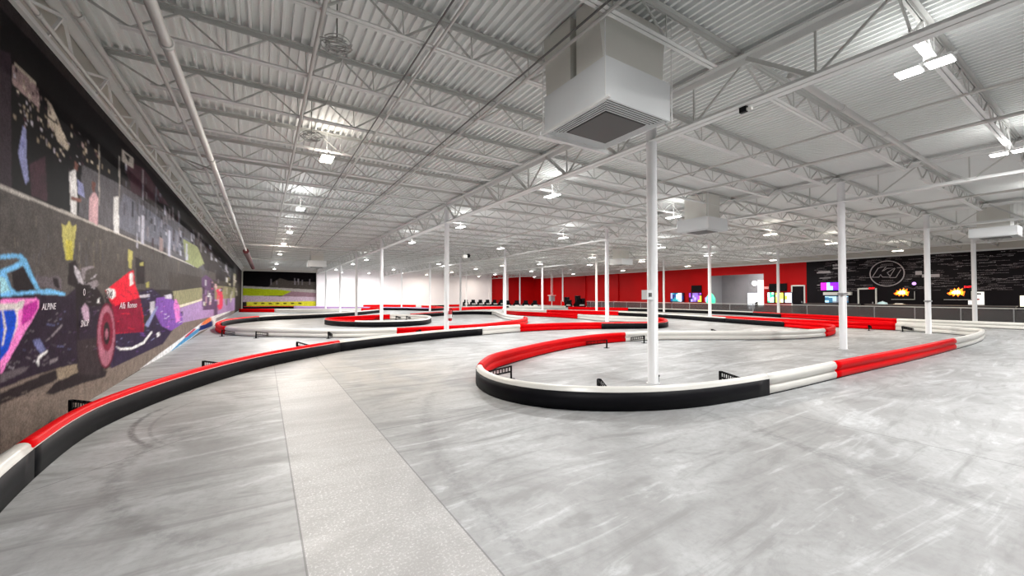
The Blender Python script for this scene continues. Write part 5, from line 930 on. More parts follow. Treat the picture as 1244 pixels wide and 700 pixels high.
   ('purp',10,[(9.783,0.662),(10.016,0.647),(9.998,0.637),(9.786,0.655)]),
   ('shd',10,[(10.674,0.542),(10.818,0.558),(10.818,0.549),(10.682,0.538)]),
   ('navy2',10,[(13.603,0.665),(13.772,0.657),(13.775,0.631),(13.614,0.649)]),
   ('shd',10,[(11.289,0.933),(11.654,0.931),(11.633,0.913),(11.298,0.923)]),
   ('dpurp',10,[(10.282,0.616),(10.437,0.579),(10.397,0.568),(10.268,0.607)]),
   ('shd',10,[(11.58,0.485),(11.742,0.483),(11.743,0.47),(11.59,0.477)]),
   ('navy2',10,[(11.336,0.541),(11.588,0.58),(11.605,0.561),(11.361,0.532)]),
   ('shd',10,[(13.541,0.918),(13.835,0.879),(13.78,0.869),(13.526,0.91)]),
   ('shd',10,[(13.367,0.699),(13.463,0.708),(13.504,0.689),(13.397,0.689)]),
   ('lav',10,[(13.703,0.872),(14.084,0.845),(14.043,0.835),(13.702,0.865)]),
   ('purp',10,[(14.061,0.851),(14.368,0.815),(14.311,0.8),(14.046,0.839)]),
   ('shd',10,[(12.46,0.878),(12.871,0.808),(12.792,0.798),(12.439,0.867)]),
   ('lav',10,[(12.929,0.913),(13.209,0.881),(13.171,0.876),(12.924,0.908)]),
   ('dpurp',10,[(12.95,0.984),(13.273,0.977),(13.25,0.963),(12.956,0.975)]),
   ('purp',10,[(12.685,0.664),(12.856,0.632),(12.816,0.625),(12.672,0.657)]),
   ('navy2',10,[(9.934,0.929),(10.066,0.919),(10.055,0.903),(9.935,0.919)]),
   ('lav',10,[(10.432,0.666),(10.646,0.711),(10.643,0.699),(10.443,0.662)]),
   ('purp',10,[(11.892,0.995),(12.352,0.959),(12.301,0.95),(11.89,0.988)]),
   ('purp',10,[(11.444,0.815),(11.777,0.751),(11.708,0.74),(11.425,0.805)]),
   ('navy2',10,[(14.014,0.61),(14.291,0.635),(14.299,0.62),(14.035,0.603)]),
   ('shd',10,[(10.466,0.974),(10.785,0.965),(10.76,0.952),(10.47,0.966)]),
   ('lav',10,[(9.753,0.789),(9.91,0.761),(9.886,0.754),(9.748,0.783)]),
   ('lav',10,[(11.964,0.82),(12.227,0.795),(12.199,0.79),(11.963,0.815)]),
   ('shd',10,[(12.709,0.6),(12.895,0.573),(12.86,0.56),(12.699,0.59)]),
   ('navy2',10,[(10.347,0.765),(10.535,0.742),(10.513,0.733),(10.345,0.758)]),
   ('shd',10,[(11.086,0.777),(11.249,0.805),(11.269,0.789),(11.108,0.769)]),
   ('lav',10,[(10.025,0.796),(10.127,0.818),(10.161,0.799),(10.051,0.786)]),
   ('lav',10,[(11.843,0.976),(12.252,0.975),(12.223,0.961),(11.851,0.968)]),
   ('shd',10,[(10.882,0.44),(11.169,0.464),(11.159,0.452),(10.893,0.435)]),
   ('lav',10,[(12.402,0.549),(12.783,0.581),(12.786,0.561),(12.426,0.539)]),
   ('dpurp',10,[(10.189,0.699),(10.252,0.696),(10.258,0.677),(10.196,0.687)]),
   ('dpurp',10,[(11.988,0.507),(12.269,0.51),(12.264,0.495),(12.001,0.498)]),
   ('pnk3',14,[(15.967,0.945),(16.551,0.919),(16.493,0.908),(15.968,0.936)]),
   ('dpurp',14,[(15.416,1.386),(15.852,1.353),(15.765,1.332),(15.392,1.371)]),
   ('wht',14,[(13.854,0.997),(14.261,0.993),(14.237,0.974),(13.864,0.985)]),
   ('dpurp',14,[(13.979,0.875),(14.26,0.853),(14.223,0.834),(13.974,0.863)]),
   ('dpurp',14,[(14.652,1.252),(14.794,1.264),(14.833,1.243),(14.683,1.241)]),
   ('purp',14,[(15.925,0.773),(16.073,0.783),(16.124,0.762),(15.963,0.761)]),
   ('dpurp',14,[(15.003,0.929),(15.303,0.89),(15.228,0.876),(14.977,0.919)]),
   ('pnk3',14,[(13.368,1.166),(13.544,1.162),(13.53,1.151),(13.37,1.16)]),
   ('pnk3',14,[(13.753,1.308),(13.894,1.326),(13.918,1.312),(13.775,1.301)]),
   ('lav',14,[(15.777,0.75),(16.079,0.721),(16.021,0.701),(15.762,0.737)]),
   ('purp',14,[(13.352,1.317),(13.675,1.334),(13.68,1.309),(13.374,1.303)]),
   ('lav',14,[(16.016,0.878),(16.321,0.861),(16.287,0.833),(16.014,0.86)]),
   ('pnk3',14,[(15.426,1.317),(15.601,1.305),(15.566,1.293),(15.416,1.309)]),
   ('lav',14,[(15.646,1.151),(15.87,1.167),(15.913,1.142),(15.684,1.137)]),
   ('dpurp',14,[(14.695,0.913),(14.998,0.925),(15.016,0.901),(14.724,0.9)]),
   ('lav',14,[(15.463,1.189),(15.694,1.202),(15.741,1.171),(15.504,1.172)]),
   ('pnk3',14,[(14.141,0.754),(14.534,0.744),(14.515,0.723),(14.154,0.741)]),
   ('dpurp',14,[(13.344,1.434),(13.666,1.467),(13.686,1.442),(13.374,1.421)]),
   ('dpurp',14,[(15.229,1.27),(15.481,1.295),(15.506,1.277),(15.258,1.26)]),
   ('pnk3',14,[(15.94,1.065),(16.157,1.1),(16.246,1.074),(16.005,1.052)]),
   ('pnk3',14,[(15.499,1.249),(15.99,1.22),(15.929,1.211),(15.493,1.242)]),
   ('pnk3',14,[(14.361,0.859),(14.622,0.889),(14.627,0.877),(14.379,0.854)]),
   ('wht',14,[(13.794,1.116),(14.148,1.097),(14.108,1.084),(13.791,1.107)]),
   ('dpurp',14,[(14.149,1.092),(14.523,1.11),(14.51,1.096),(14.163,1.085)]),
   ('wht',14,[(14.197,1.008),(14.521,1.036),(14.526,1.02),(14.219,1)]),
   ('dpurp',14,[(13.954,0.956),(14.36,0.914),(14.296,0.9),(13.941,0.946)]),
   ('wht',14,[(16.033,0.764),(16.546,0.772),(16.54,0.749),(16.059,0.751)]),
   ('purp',14,[(14.047,1.106),(14.139,1.125),(14.233,1.101),(14.108,1.093)]),
   ('wht',14,[(13.398,1.19),(13.643,1.202),(13.646,1.185),(13.414,1.18)]),
   ('purp',14,[(15.859,0.81),(16,0.824),(16.083,0.797),(15.916,0.795)]),
   ('lav',9,[(12.411,1.416),(12.624,1.442),(12.632,1.427),(12.428,1.409)]),
   ('shd',9,[(12.864,1.381),(13.172,1.363),(13.126,1.343),(12.856,1.368)]),
   ('shd',9,[(11.683,1.325),(11.899,1.317),(11.876,1.297),(11.682,1.313)]),
   ('purp',9,[(12.595,1.5),(12.885,1.475),(12.84,1.466),(12.586,1.493)]),
   ('lav',9,[(11.912,1.528),(12.062,1.521),(12.04,1.509),(11.908,1.52)]),
   ('shd',9,[(12.591,1.499),(12.763,1.485),(12.729,1.473),(12.581,1.49)]),
   ('shd',9,[(11.726,1.339),(11.99,1.346),(11.976,1.33),(11.734,1.33)]),
   ('shd',9,[(11.986,1.536),(12.126,1.555),(12.139,1.541),(12.002,1.529)]),
   ('lav',9,[(11.918,1.696),(12.072,1.694),(12.049,1.672),(11.914,1.683)]),
   ('lav',9,[(12.818,1.618),(12.938,1.62),(12.93,1.611),(12.821,1.612)]),
   ('purp',9,[(11.972,1.254),(12.108,1.28),(12.141,1.264),(12,1.246)]),
   ('purp',9,[(12.794,1.238),(13.118,1.25),(13.106,1.232),(12.806,1.229)]),
   ('wht',9,[(12.142,1.273),(12.256,1.293),(12.279,1.28),(12.162,1.266)]),
   ('lav',9,[(12.645,1.603),(12.76,1.601),(12.742,1.582),(12.642,1.592)]),
   ('lgry',9,[(12.248,1.689),(12.335,1.709),(12.354,1.7),(12.264,1.684)]),
   ('lav',9,[(12.225,1.714),(12.404,1.724),(12.395,1.712),(12.231,1.707)]),
   ('lav',9,[(12.022,1.593),(12.176,1.609),(12.198,1.586),(12.044,1.581)]),
   ('lav',9,[(12.07,1.538),(12.152,1.544),(12.167,1.527),(12.084,1.528)]),
   ('wht',9,[(12.538,1.278),(12.781,1.288),(12.786,1.263),(12.555,1.264)]),
   ('wht',9,[(13.008,1.349),(13.294,1.371),(13.313,1.345),(13.036,1.334)]),
   ('shd',9,[(12.071,1.36),(12.323,1.33),(12.263,1.311),(12.051,1.347)]),
   ('purp',9,[(11.803,1.171),(11.855,1.182),(11.916,1.163),(11.843,1.16)]),
   ('shd',9,[(11.839,1.259),(12.021,1.265),(12.025,1.242),(11.852,1.246)]),
   ('wht',9,[(12.294,1.443),(12.563,1.466),(12.564,1.449),(12.31,1.433)]),
   ('shd',9,[(11.865,1.417),(12.039,1.392),(11.98,1.374),(11.841,1.405)]),
   ('lgry',10,[(8.505,1.862),(8.679,1.902),(8.675,1.888),(8.514,1.856)]),
   ('lgry',10,[(8.604,1.894),(8.755,1.941),(8.755,1.929),(8.613,1.89)]),
   ('lgry',10,[(8.235,1.88),(8.279,1.876),(8.261,1.863),(8.227,1.872)]),
   ('steel',10,[(8.008,1.896),(8.124,1.924),(8.123,1.913),(8.014,1.891)]),
   ('gry2',10,[(7.859,1.974),(7.884,1.984),(7.905,1.973),(7.872,1.968)]),
   ('lgry',10,[(8.389,1.77),(8.544,1.763),(8.526,1.757),(8.387,1.766)]),
   ('gry2',10,[(8.581,1.821),(8.739,1.811),(8.716,1.802),(8.577,1.815)]),
   ('gry2',10,[(8.267,1.774),(8.409,1.773),(8.393,1.758),(8.266,1.765)]),
   ('steel',10,[(8.017,1.786),(8.068,1.804),(8.079,1.795),(8.027,1.781)]),
   ('gry2',10,[(8.516,1.823),(8.644,1.831),(8.634,1.819),(8.518,1.817)]),
   ('lgry',10,[(8.186,1.806),(8.316,1.791),(8.298,1.788),(8.183,1.803)]),
   ('gry2',10,[(8.109,1.798),(8.176,1.806),(8.172,1.8),(8.111,1.795)]),
   ('shd',10,[(8.374,1.752),(8.477,1.77),(8.483,1.755),(8.383,1.744)]),
   ('steel',10,[(8.392,1.717),(8.454,1.726),(8.454,1.719),(8.396,1.713)]),
   ('lgry',10,[(8.52,1.73),(8.679,1.714),(8.656,1.707),(8.515,1.725)]),
   ('gry2',10,[(8.132,1.894),(8.167,1.905),(8.175,1.899),(8.138,1.89)]),
   ('steel',10,[(8.287,1.927),(8.455,1.935),(8.438,1.928),(8.287,1.923)]),
   ('lgry',10,[(8.011,1.783),(8.042,1.795),(8.056,1.786),(8.021,1.779)]),
   ('shd',10,[(8.276,1.752),(8.35,1.752),(8.341,1.738),(8.275,1.744)]),
   ('steel',10,[(8.649,1.879),(8.732,1.912),(8.741,1.904),(8.659,1.876)]),
   ('shd',10,[(7.992,1.842),(8.108,1.861),(8.102,1.852),(7.995,1.838)]),
   ('lgry',10,[(7.98,1.869),(8.102,1.856),(8.081,1.848),(7.976,1.863)]),
   ('gry2',10,[(8.278,1.97),(8.402,2.007),(8.407,1.993),(8.289,1.964)]),
   ('shd',10,[(7.843,1.976),(7.993,1.974),(7.974,1.964),(7.841,1.97)]),
   ('lgry',10,[(8.542,1.866),(8.578,1.868),(8.575,1.862),(8.542,1.863)]),
   ('red2',13,[(10.325,0.963),(10.495,0.981),(10.495,0.97),(10.335,0.957)]),
   ('maroon',13,[(10.581,1.655),(10.796,1.722),(10.792,1.711),(10.591,1.652)]),
   ('maroon',13,[(9.958,1.179),(10.138,1.153),(10.106,1.142),(9.95,1.171)]),
   ('red2',13,[(10.274,1.348),(10.696,1.369),(10.665,1.354),(10.281,1.34)]),
   ('red3',13,[(10.942,1.584),(11.195,1.611),(11.198,1.589),(10.958,1.573)]),
   ('red3',13,[(9.788,1.143),(9.981,1.141),(9.967,1.129),(9.791,1.136)]),
   ('red2',13,[(11.284,1.133),(11.672,1.097),(11.622,1.084),(11.278,1.123)]),
   ('red3',13,[(10.03,1.257),(10.257,1.273),(10.245,1.262),(10.036,1.252)]),
   ('maroon',13,[(9.774,1.141),(9.969,1.162),(9.97,1.146),(9.786,1.133)]),
   ('red2',13,[(10.621,1.013),(10.932,1.061),(10.919,1.049),(10.632,1.009)]),
   ('red2',13,[(9.961,1.633),(10.317,1.576),(10.254,1.568),(9.947,1.625)]),
   ('maroon',13,[(10.932,1.661),(11.117,1.647),(11.076,1.627),(10.919,1.649)]),
   ('red3',13,[(10.542,0.977),(10.979,0.911),(10.923,0.908),(10.537,0.971)]),
   ('red3',13,[(10.3,1.268),(10.681,1.244),(10.639,1.234),(10.299,1.261)]),
   ('maroon',13,[(10.6,1.635),(10.727,1.646),(10.729,1.631),(10.608,1.627)]),
   ('red2',13,[(11.468,1.003),(11.844,0.929),(11.783,0.927),(11.455,0.998)]),
   ('maroon',13,[(10.542,1.211),(10.708,1.232),(10.706,1.222),(10.551,1.206)]),
   ('maroon',13,[(10.258,1.703),(10.581,1.667),(10.535,1.662),(10.251,1.698)])],
 'painted_kerb':[('wht',8,[(11.369,0.021),(13.398,0.122),(16.922,0.246),(19.706,0.373),(24.937,0.539),(39.192,0.389),(39.274,-0.027),(25.385,-0.008),(20.822,0.107),(18.322,0.023),(14.607,-0.022)]),
   ('kblue',9,[(14.605,-0.006),(17.107,0.172),(20.484,0.267),(20.82,0.124),(18.319,0.047)]),
   ('kred',10,[(17.103,0.214),(19.337,0.347),(19.782,0.284),(17.444,0.155)]),
   ('oran',10,[(20.971,0.353),(22.036,0.449),(24.938,0.535),(25.537,0.296),(22.943,0.284)]),
   ('dblue',10,[(20.497,0.149),(20.973,0.336),(22.943,0.284),(25.728,0.328),(26.174,0),(22.969,0.074)]),
   ('gry2',9,[(27.44,0.147),(27.413,0.332),(39.212,0.288),(39.271,-0.014)])],
 '__back':[('k',1,[(-3.023,4.896),(5.897,4.572),(5.917,2.285),(-3,2.916)]),
   ('tree',2,[(0.886,3.18),(1.771,3.821),(2.682,3.526),(5.907,3.374),(5.916,2.394),(0.54,2.659)]),
   ('line',3,[(-2.999,2.817),(5.916,2.394),(5.92,1.959),(-2.996,2.52)]),
   ('field',4,[(-2.997,2.569),(1.785,2.361),(3.063,2.16),(2.7,1.632),(-2.985,1.531)]),
   ('rosy',4,[(3.063,2.16),(5.92,1.959),(5.924,1.415),(1.795,1.423)]),
   ('lilac2',5,[(-2.986,1.63),(5.924,1.415),(5.93,0.763),(-2.977,0.839)]),
   ('yel3',6,[(-1.662,0.827),(5.929,0.871),(5.935,0.219),(-1.657,0.326)]),
   ('k',8,[(-0.989,0.721),(-0.65,0.717),(-0.605,0.565),(-0.945,0.569)]),
   ('k',8,[(-0.221,0.713),(0.124,0.71),(0.169,0.556),(-0.177,0.56)]),
   ('k',8,[(0.56,0.706),(0.911,0.702),(0.957,0.547),(0.605,0.551)]),
   ('k',8,[(1.354,0.698),(1.712,0.695),(1.758,0.538),(1.4,0.542)]),
   ('k',8,[(2.163,0.69),(2.526,0.687),(2.574,0.529),(2.209,0.533)]),
   ('k',8,[(2.985,0.682),(3.355,0.679),(3.403,0.519),(3.033,0.524)]),
   ('k',8,[(3.822,0.674),(4.199,0.671),(4.247,0.51),(3.87,0.514)]),
   ('gry2',3,[(0.793,3.694),(0.855,3.696),(0.862,2.973),(0.8,2.972)]),
   ('gry2',3,[(1.416,3.501),(1.478,3.502),(1.483,2.982),(1.421,2.981)]),
   ('gry2',3,[(3.418,3.86),(3.484,3.861),(3.492,3.012),(3.426,3.011)]),
   ('gry2',3,[(3.793,3.762),(3.859,3.764),(3.866,3.017),(3.8,3.016)]),
   ('gry2',3,[(4.266,3.666),(4.332,3.667),(4.338,3.024),(4.272,3.023)]),
   ('gry2',3,[(5.126,3.792),(5.193,3.794),(5.2,3.037),(5.132,3.036)])],
}

# ------------------------------------------------------------------ colour and materials
def lin(c):
    c /= 255.0
    return c/12.92 if c <= 0.04045 else ((c+0.055)/1.055)**2.4
def rgb(r, g, b): return (lin(r), lin(g), lin(b), 1)
MATS = {}
def mat(name, c, rough=0.5, metal=0.0, emit=None, strength=0, noise=0.0, nscale=8.0, bump=0.0, alpha=1.0, spec=0.5):
    if name in MATS: return MATS[name]
    m = bpy.data.materials.new(name); m.use_nodes = True
    nt = m.node_tree; b = nt.nodes['Principled BSDF']
    b.inputs['Roughness'].default_value = rough; b.inputs['Metallic'].default_value = metal
    b.inputs['Specular IOR Level'].default_value = spec
    b.inputs['Base Color'].default_value = c
    if alpha < 1: b.inputs['Alpha'].default_value = alpha
    if emit is not None:
        b.inputs['Emission Color'].default_value = emit; b.inputs['Emission Strength'].default_value = strength
    if noise or bump:
        tc = nt.nodes.new('ShaderNodeNewGeometry'); n = nt.nodes.new('ShaderNodeTexNoise')
        n.inputs['Scale'].default_value = nscale; n.inputs['Detail'].default_value = 4
        nt.links.new(tc.outputs['Position'], n.inputs['Vector'])
        if noise:
            mx = nt.nodes.new('ShaderNodeMix'); mx.data_type = 'RGBA'
            mx.inputs[6].default_value = tuple(min(1, v*(1+noise)) for v in c[:3])+(1,)
            mx.inputs[7].default_value = tuple(v*(1-noise) for v in c[:3])+(1,)
            nt.links.new(n.outputs['Fac'], mx.inputs[0]); nt.links.new(mx.outputs[2], b.inputs['Base Color'])
        if bump:
            bp = nt.nodes.new('ShaderNodeBump'); bp.inputs['Strength'].default_value = bump
            nt.links.new(n.outputs['Fac'], bp.inputs['Height']); nt.links.new(bp.outputs['Normal'], b.inputs['Normal'])
    MATS[name] = m
    return m
STEEL = mat('white_painted_steel', (0.78, 0.79, 0.78, 1), 0.45, noise=0.05, nscale=3)
DECKM = mat('painted_roof_deck', (0.85, 0.87, 0.86, 1), 0.5, noise=0.06, nscale=0.7)
JST = mat('greyed_joist_white', (0.58, 0.59, 0.57, 1), 0.5, noise=0.05, nscale=3)  # white steel paint greyed for upper members, ceiling contrast put into the colour
COLM = mat('column_paint', (0.78, 0.79, 0.80, 1), 0.32, noise=0.03, nscale=4)
PLASTER = mat('pale_wall_paint', (0.62, 0.60, 0.55, 1), 0.7, noise=0.05, nscale=2)
WHITEW = mat('white_wall_paint', (0.84, 0.81, 0.83, 1), 0.7, noise=0.03, nscale=1)
REDW = mat('red_wall_paint', (0.50, 0.002, 0.003, 1), 0.55, noise=0.25, nscale=0.3, spec=0.15)
BLACKW = mat('black_wall_paint', (0.008, 0.006, 0.008, 1), 0.55, noise=0.3, nscale=2, spec=0.12)
GREYW = mat('grey_panel_wall', (0.30, 0.30, 0.31, 1), 0.5, noise=0.1, nscale=1)
REDP = mat('red_barrier_plastic', (0.78, 0.0, 0.003, 1), 0.4, noise=0.06, nscale=3, spec=0.05)
WHITEP = mat('white_barrier_plastic', (0.80, 0.79, 0.74, 1), 0.3, noise=0.06, nscale=3)
BLACKP = mat('black_rubber_belt', (0.005, 0.005, 0.007, 1), 0.5, noise=0.4, nscale=6, bump=0.1, spec=0.12)
PURPLE_LIT = mat('purple_lit_white_plastic', (0.72, 0.48, 0.85, 1), 0.35)  # white plastic tinted lilac, purple light put into the colour
IRON = mat('black_powder_coated_steel', (0.004, 0.004, 0.005, 1), 0.5, spec=0.15)
SHEET = mat('white_sheet_metal', (0.76, 0.79, 0.80, 1), 0.4, noise=0.04, nscale=2)
DUCT = mat('painted_duct_metal', (0.74, 0.74, 0.69, 1), 0.5, noise=0.06, nscale=2)
DARK = mat('dark_grille', (0.10, 0.10, 0.098, 1), 0.6)
GAP = mat('shadow_gap_metal', (0.01, 0.01, 0.01, 1), 0.7)
CHROME = mat('dull_grey_metal', (0.35, 0.36, 0.37, 1), 0.35, metal=0.6)
GALV = mat('galvanized_pipe', (0.62, 0.62, 0.60, 1), 0.35)
MAROON = mat('maroon_pipe_paint', (0.10, 0.015, 0.02, 1), 0.5)
LENSM = mat('lamp_lens', (1, 1, 1, 1), 0.5, emit=(1, 0.98, 0.95, 1), strength=LENS)
UPL = mat('added_uplight_glow', (1, 1, 1, 1), 0.5, emit=(1, .97, .92, 1), strength=1.5)  # glow of the added upward panels
LENSW = mat('warm_lamp_lens', (1, 1, 1, 1), 0.5, emit=(1, 0.90, 0.72, 1), strength=LENS)
DARKC = mat('dark_cable', (0.14, 0.14, 0.14, 1), 0.5)
WIRE = mat('grey_cable_jacket', (0.45, 0.45, 0.44, 1), 0.5)
REDM = mat('red_enamel', (0.45, 0.01, 0.02, 1), 0.3)
LABELM = mat('white_label', (0.8, 0.8, 0.8, 1), 0.5)
SCRIBE = mat('chalk_lettering', (0.22, 0.19, 0.20, 1), 0.6)
SCRIBE2 = mat('bright_chalk_lettering', (0.50, 0.46, 0.47, 1), 0.6)
COUNTER = mat('dark_counter', (0.015, 0.013, 0.014, 1), 0.4)

# ------------------------------------------------------------------ mesh helpers
def obj(name, bm, m, parent=None, loc=None, smooth=False):
    me = bpy.data.meshes.new(name)
    bm.normal_update(); bm.to_mesh(me); bm.free()
    for x in (m if isinstance(m, (list, tuple)) else [m]): me.materials.append(x)
    if smooth:
        for p in me.polygons: p.use_smooth = True
    o = bpy.data.objects.new(name, me); COL.objects.link(o)
    if loc: o.location = loc
    if parent: o.parent = parent
    return o
def tag(o, label, cat, group=None, kind=None):
    o['label'] = label; o['category'] = cat
    if group: o['group'] = group
    if kind: o['kind'] = kind
    return o
def thing(name, label, cat, loc=(0, 0, 0), rz=0, group=None):
    o = bpy.data.objects.new(name, None); COL.objects.link(o); o.empty_display_size = 0.1
    o.location = loc; o.rotation_euler = (0, 0, rz)
    return tag(o, label, cat, group)
def struct(name, bm, m, parent=None):
    o = obj(name, bm, m, parent)
    if parent is None: o['kind'] = 'structure'
    return o
def dup(root, loc, rz=None, label=None):
    r = root.copy(); COL.objects.link(r); r.location = loc
    if rz is not None: r.rotation_euler = (0, 0, rz)
    if label: r['label'] = label
    for ch in list(root.children):
        c = ch.copy(); COL.objects.link(c); c.parent = r
        for g in list(ch.children):
            d = g.copy(); COL.objects.link(d); d.parent = c
    return r
def box(bm, x0, x1, y0, y1, z0, z1, mi=0, M=None):
    v = [bm.verts.new((x, y, z)) for z in (z0, z1) for y in (y0, y1) for x in (x0, x1)]
    if M: [setattr(q, 'co', M @ q.co) for q in v]
    for f in ((0, 2, 3, 1), (4, 5, 7, 6), (0, 1, 5, 4), (2, 6, 7, 3), (0, 4, 6, 2), (1, 3, 7, 5)):
        bm.faces.new([v[i] for i in f]).material_index = mi
    return v
def bar(bm, a, b, wx, wy=None, mi=0, upv=(0, 0, 1)):
    """rectangular bar from a to b"""
    a = Vector(a); b = Vector(b); wy = wy or wx
    d = (b-a).normalized(); u = Vector(upv)
    if abs(d.dot(u)) > 0.98: u = Vector((1, 0, 0))
    s = d.cross(u).normalized(); t = s.cross(d).normalized()
    v = [bm.verts.new(p+s*i*wx/2+t*j*wy/2) for p in (a, b) for i, j in ((-1, -1), (1, -1), (1, 1), (-1, 1))]
    for f in ((0, 3, 2, 1), (4, 5, 6, 7), (0, 1, 5, 4), (1, 2, 6, 5), (2, 3, 7, 6), (3, 0, 4, 7)):
        bm.faces.new([v[i] for i in f]).material_index = mi
def tube(bm, pts, r, n=8, mi=0, closed=False, caps=True):
    pts = [Vector(p) for p in pts]; rings = []
    m = len(pts); prev = None
    for i, p in enumerate(pts):
        if closed: d = pts[(i+1) % m]-pts[i-1]
        else: d = pts[min(i+1, m-1)]-pts[max(i-1, 0)]
        d.normalize()
        if prev is None:
            u = Vector((0, 0, 1)) if abs(d.z) < 0.9 else Vector((1, 0, 0))
            s = d.cross(u).normalized()
        else:
            s = (prev-d*prev.dot(d)).normalized()
        prev = s; t = s.cross(d)
        rr = r[i] if isinstance(r, (list, tuple)) else r
        rings.append([bm.verts.new(p+(s*math.cos(2*PI*k/n)+t*math.sin(2*PI*k/n))*rr) for k in range(n)])
    for i in range(m if closed else m-1):
        A, B = rings[i], rings[(i+1) % m]
        for k in range(n):
            f = bm.faces.new((A[k], A[(k+1) % n], B[(k+1) % n], B[k])); f.material_index = mi; f.smooth = True
    if caps and not closed:
        bm.faces.new(rings[0]).material_index = mi; bm.faces.new(rings[-1][::-1]).material_index = mi
def nb(): return bmesh.new()
def text_bm(s, size, M, depth=0.004):
    """lettering as mesh, placed by matrix M"""
    cu = bpy.data.curves.new('lettering', 'FONT'); cu.body = s; cu.size = size; cu.extrude = depth
    cu.resolution_u = 2
    to = bpy.data.objects.new('lettering', cu); COL.objects.link(to)
    dg = bpy.context.evaluated_depsgraph_get()
    me = bpy.data.meshes.new_from_object(to.evaluated_get(dg))
    bm = nb(); bm.from_mesh(me)
    bpy.data.objects.remove(to); bpy.data.curves.remove(cu); bpy.data.meshes.remove(me)
    bmesh.ops.transform(bm, matrix=M, verts=bm.verts)
    return bm
# matrices that stand lettering on the walls: local x runs along the text
def on_left(y, z, x=-2.2, sx=1, shear=0): return Matrix(((0, 0, 1, x), (sx, shear, 0, y), (0, 1, 0, z), (0, 0, 0, 1)))
def on_right(y, z, x=41.18, sx=1, shear=0): return Matrix(((0, 0, -1, x), (-sx, -shear, 0, y), (0, 1, 0, z), (0, 0, 0, 1)))

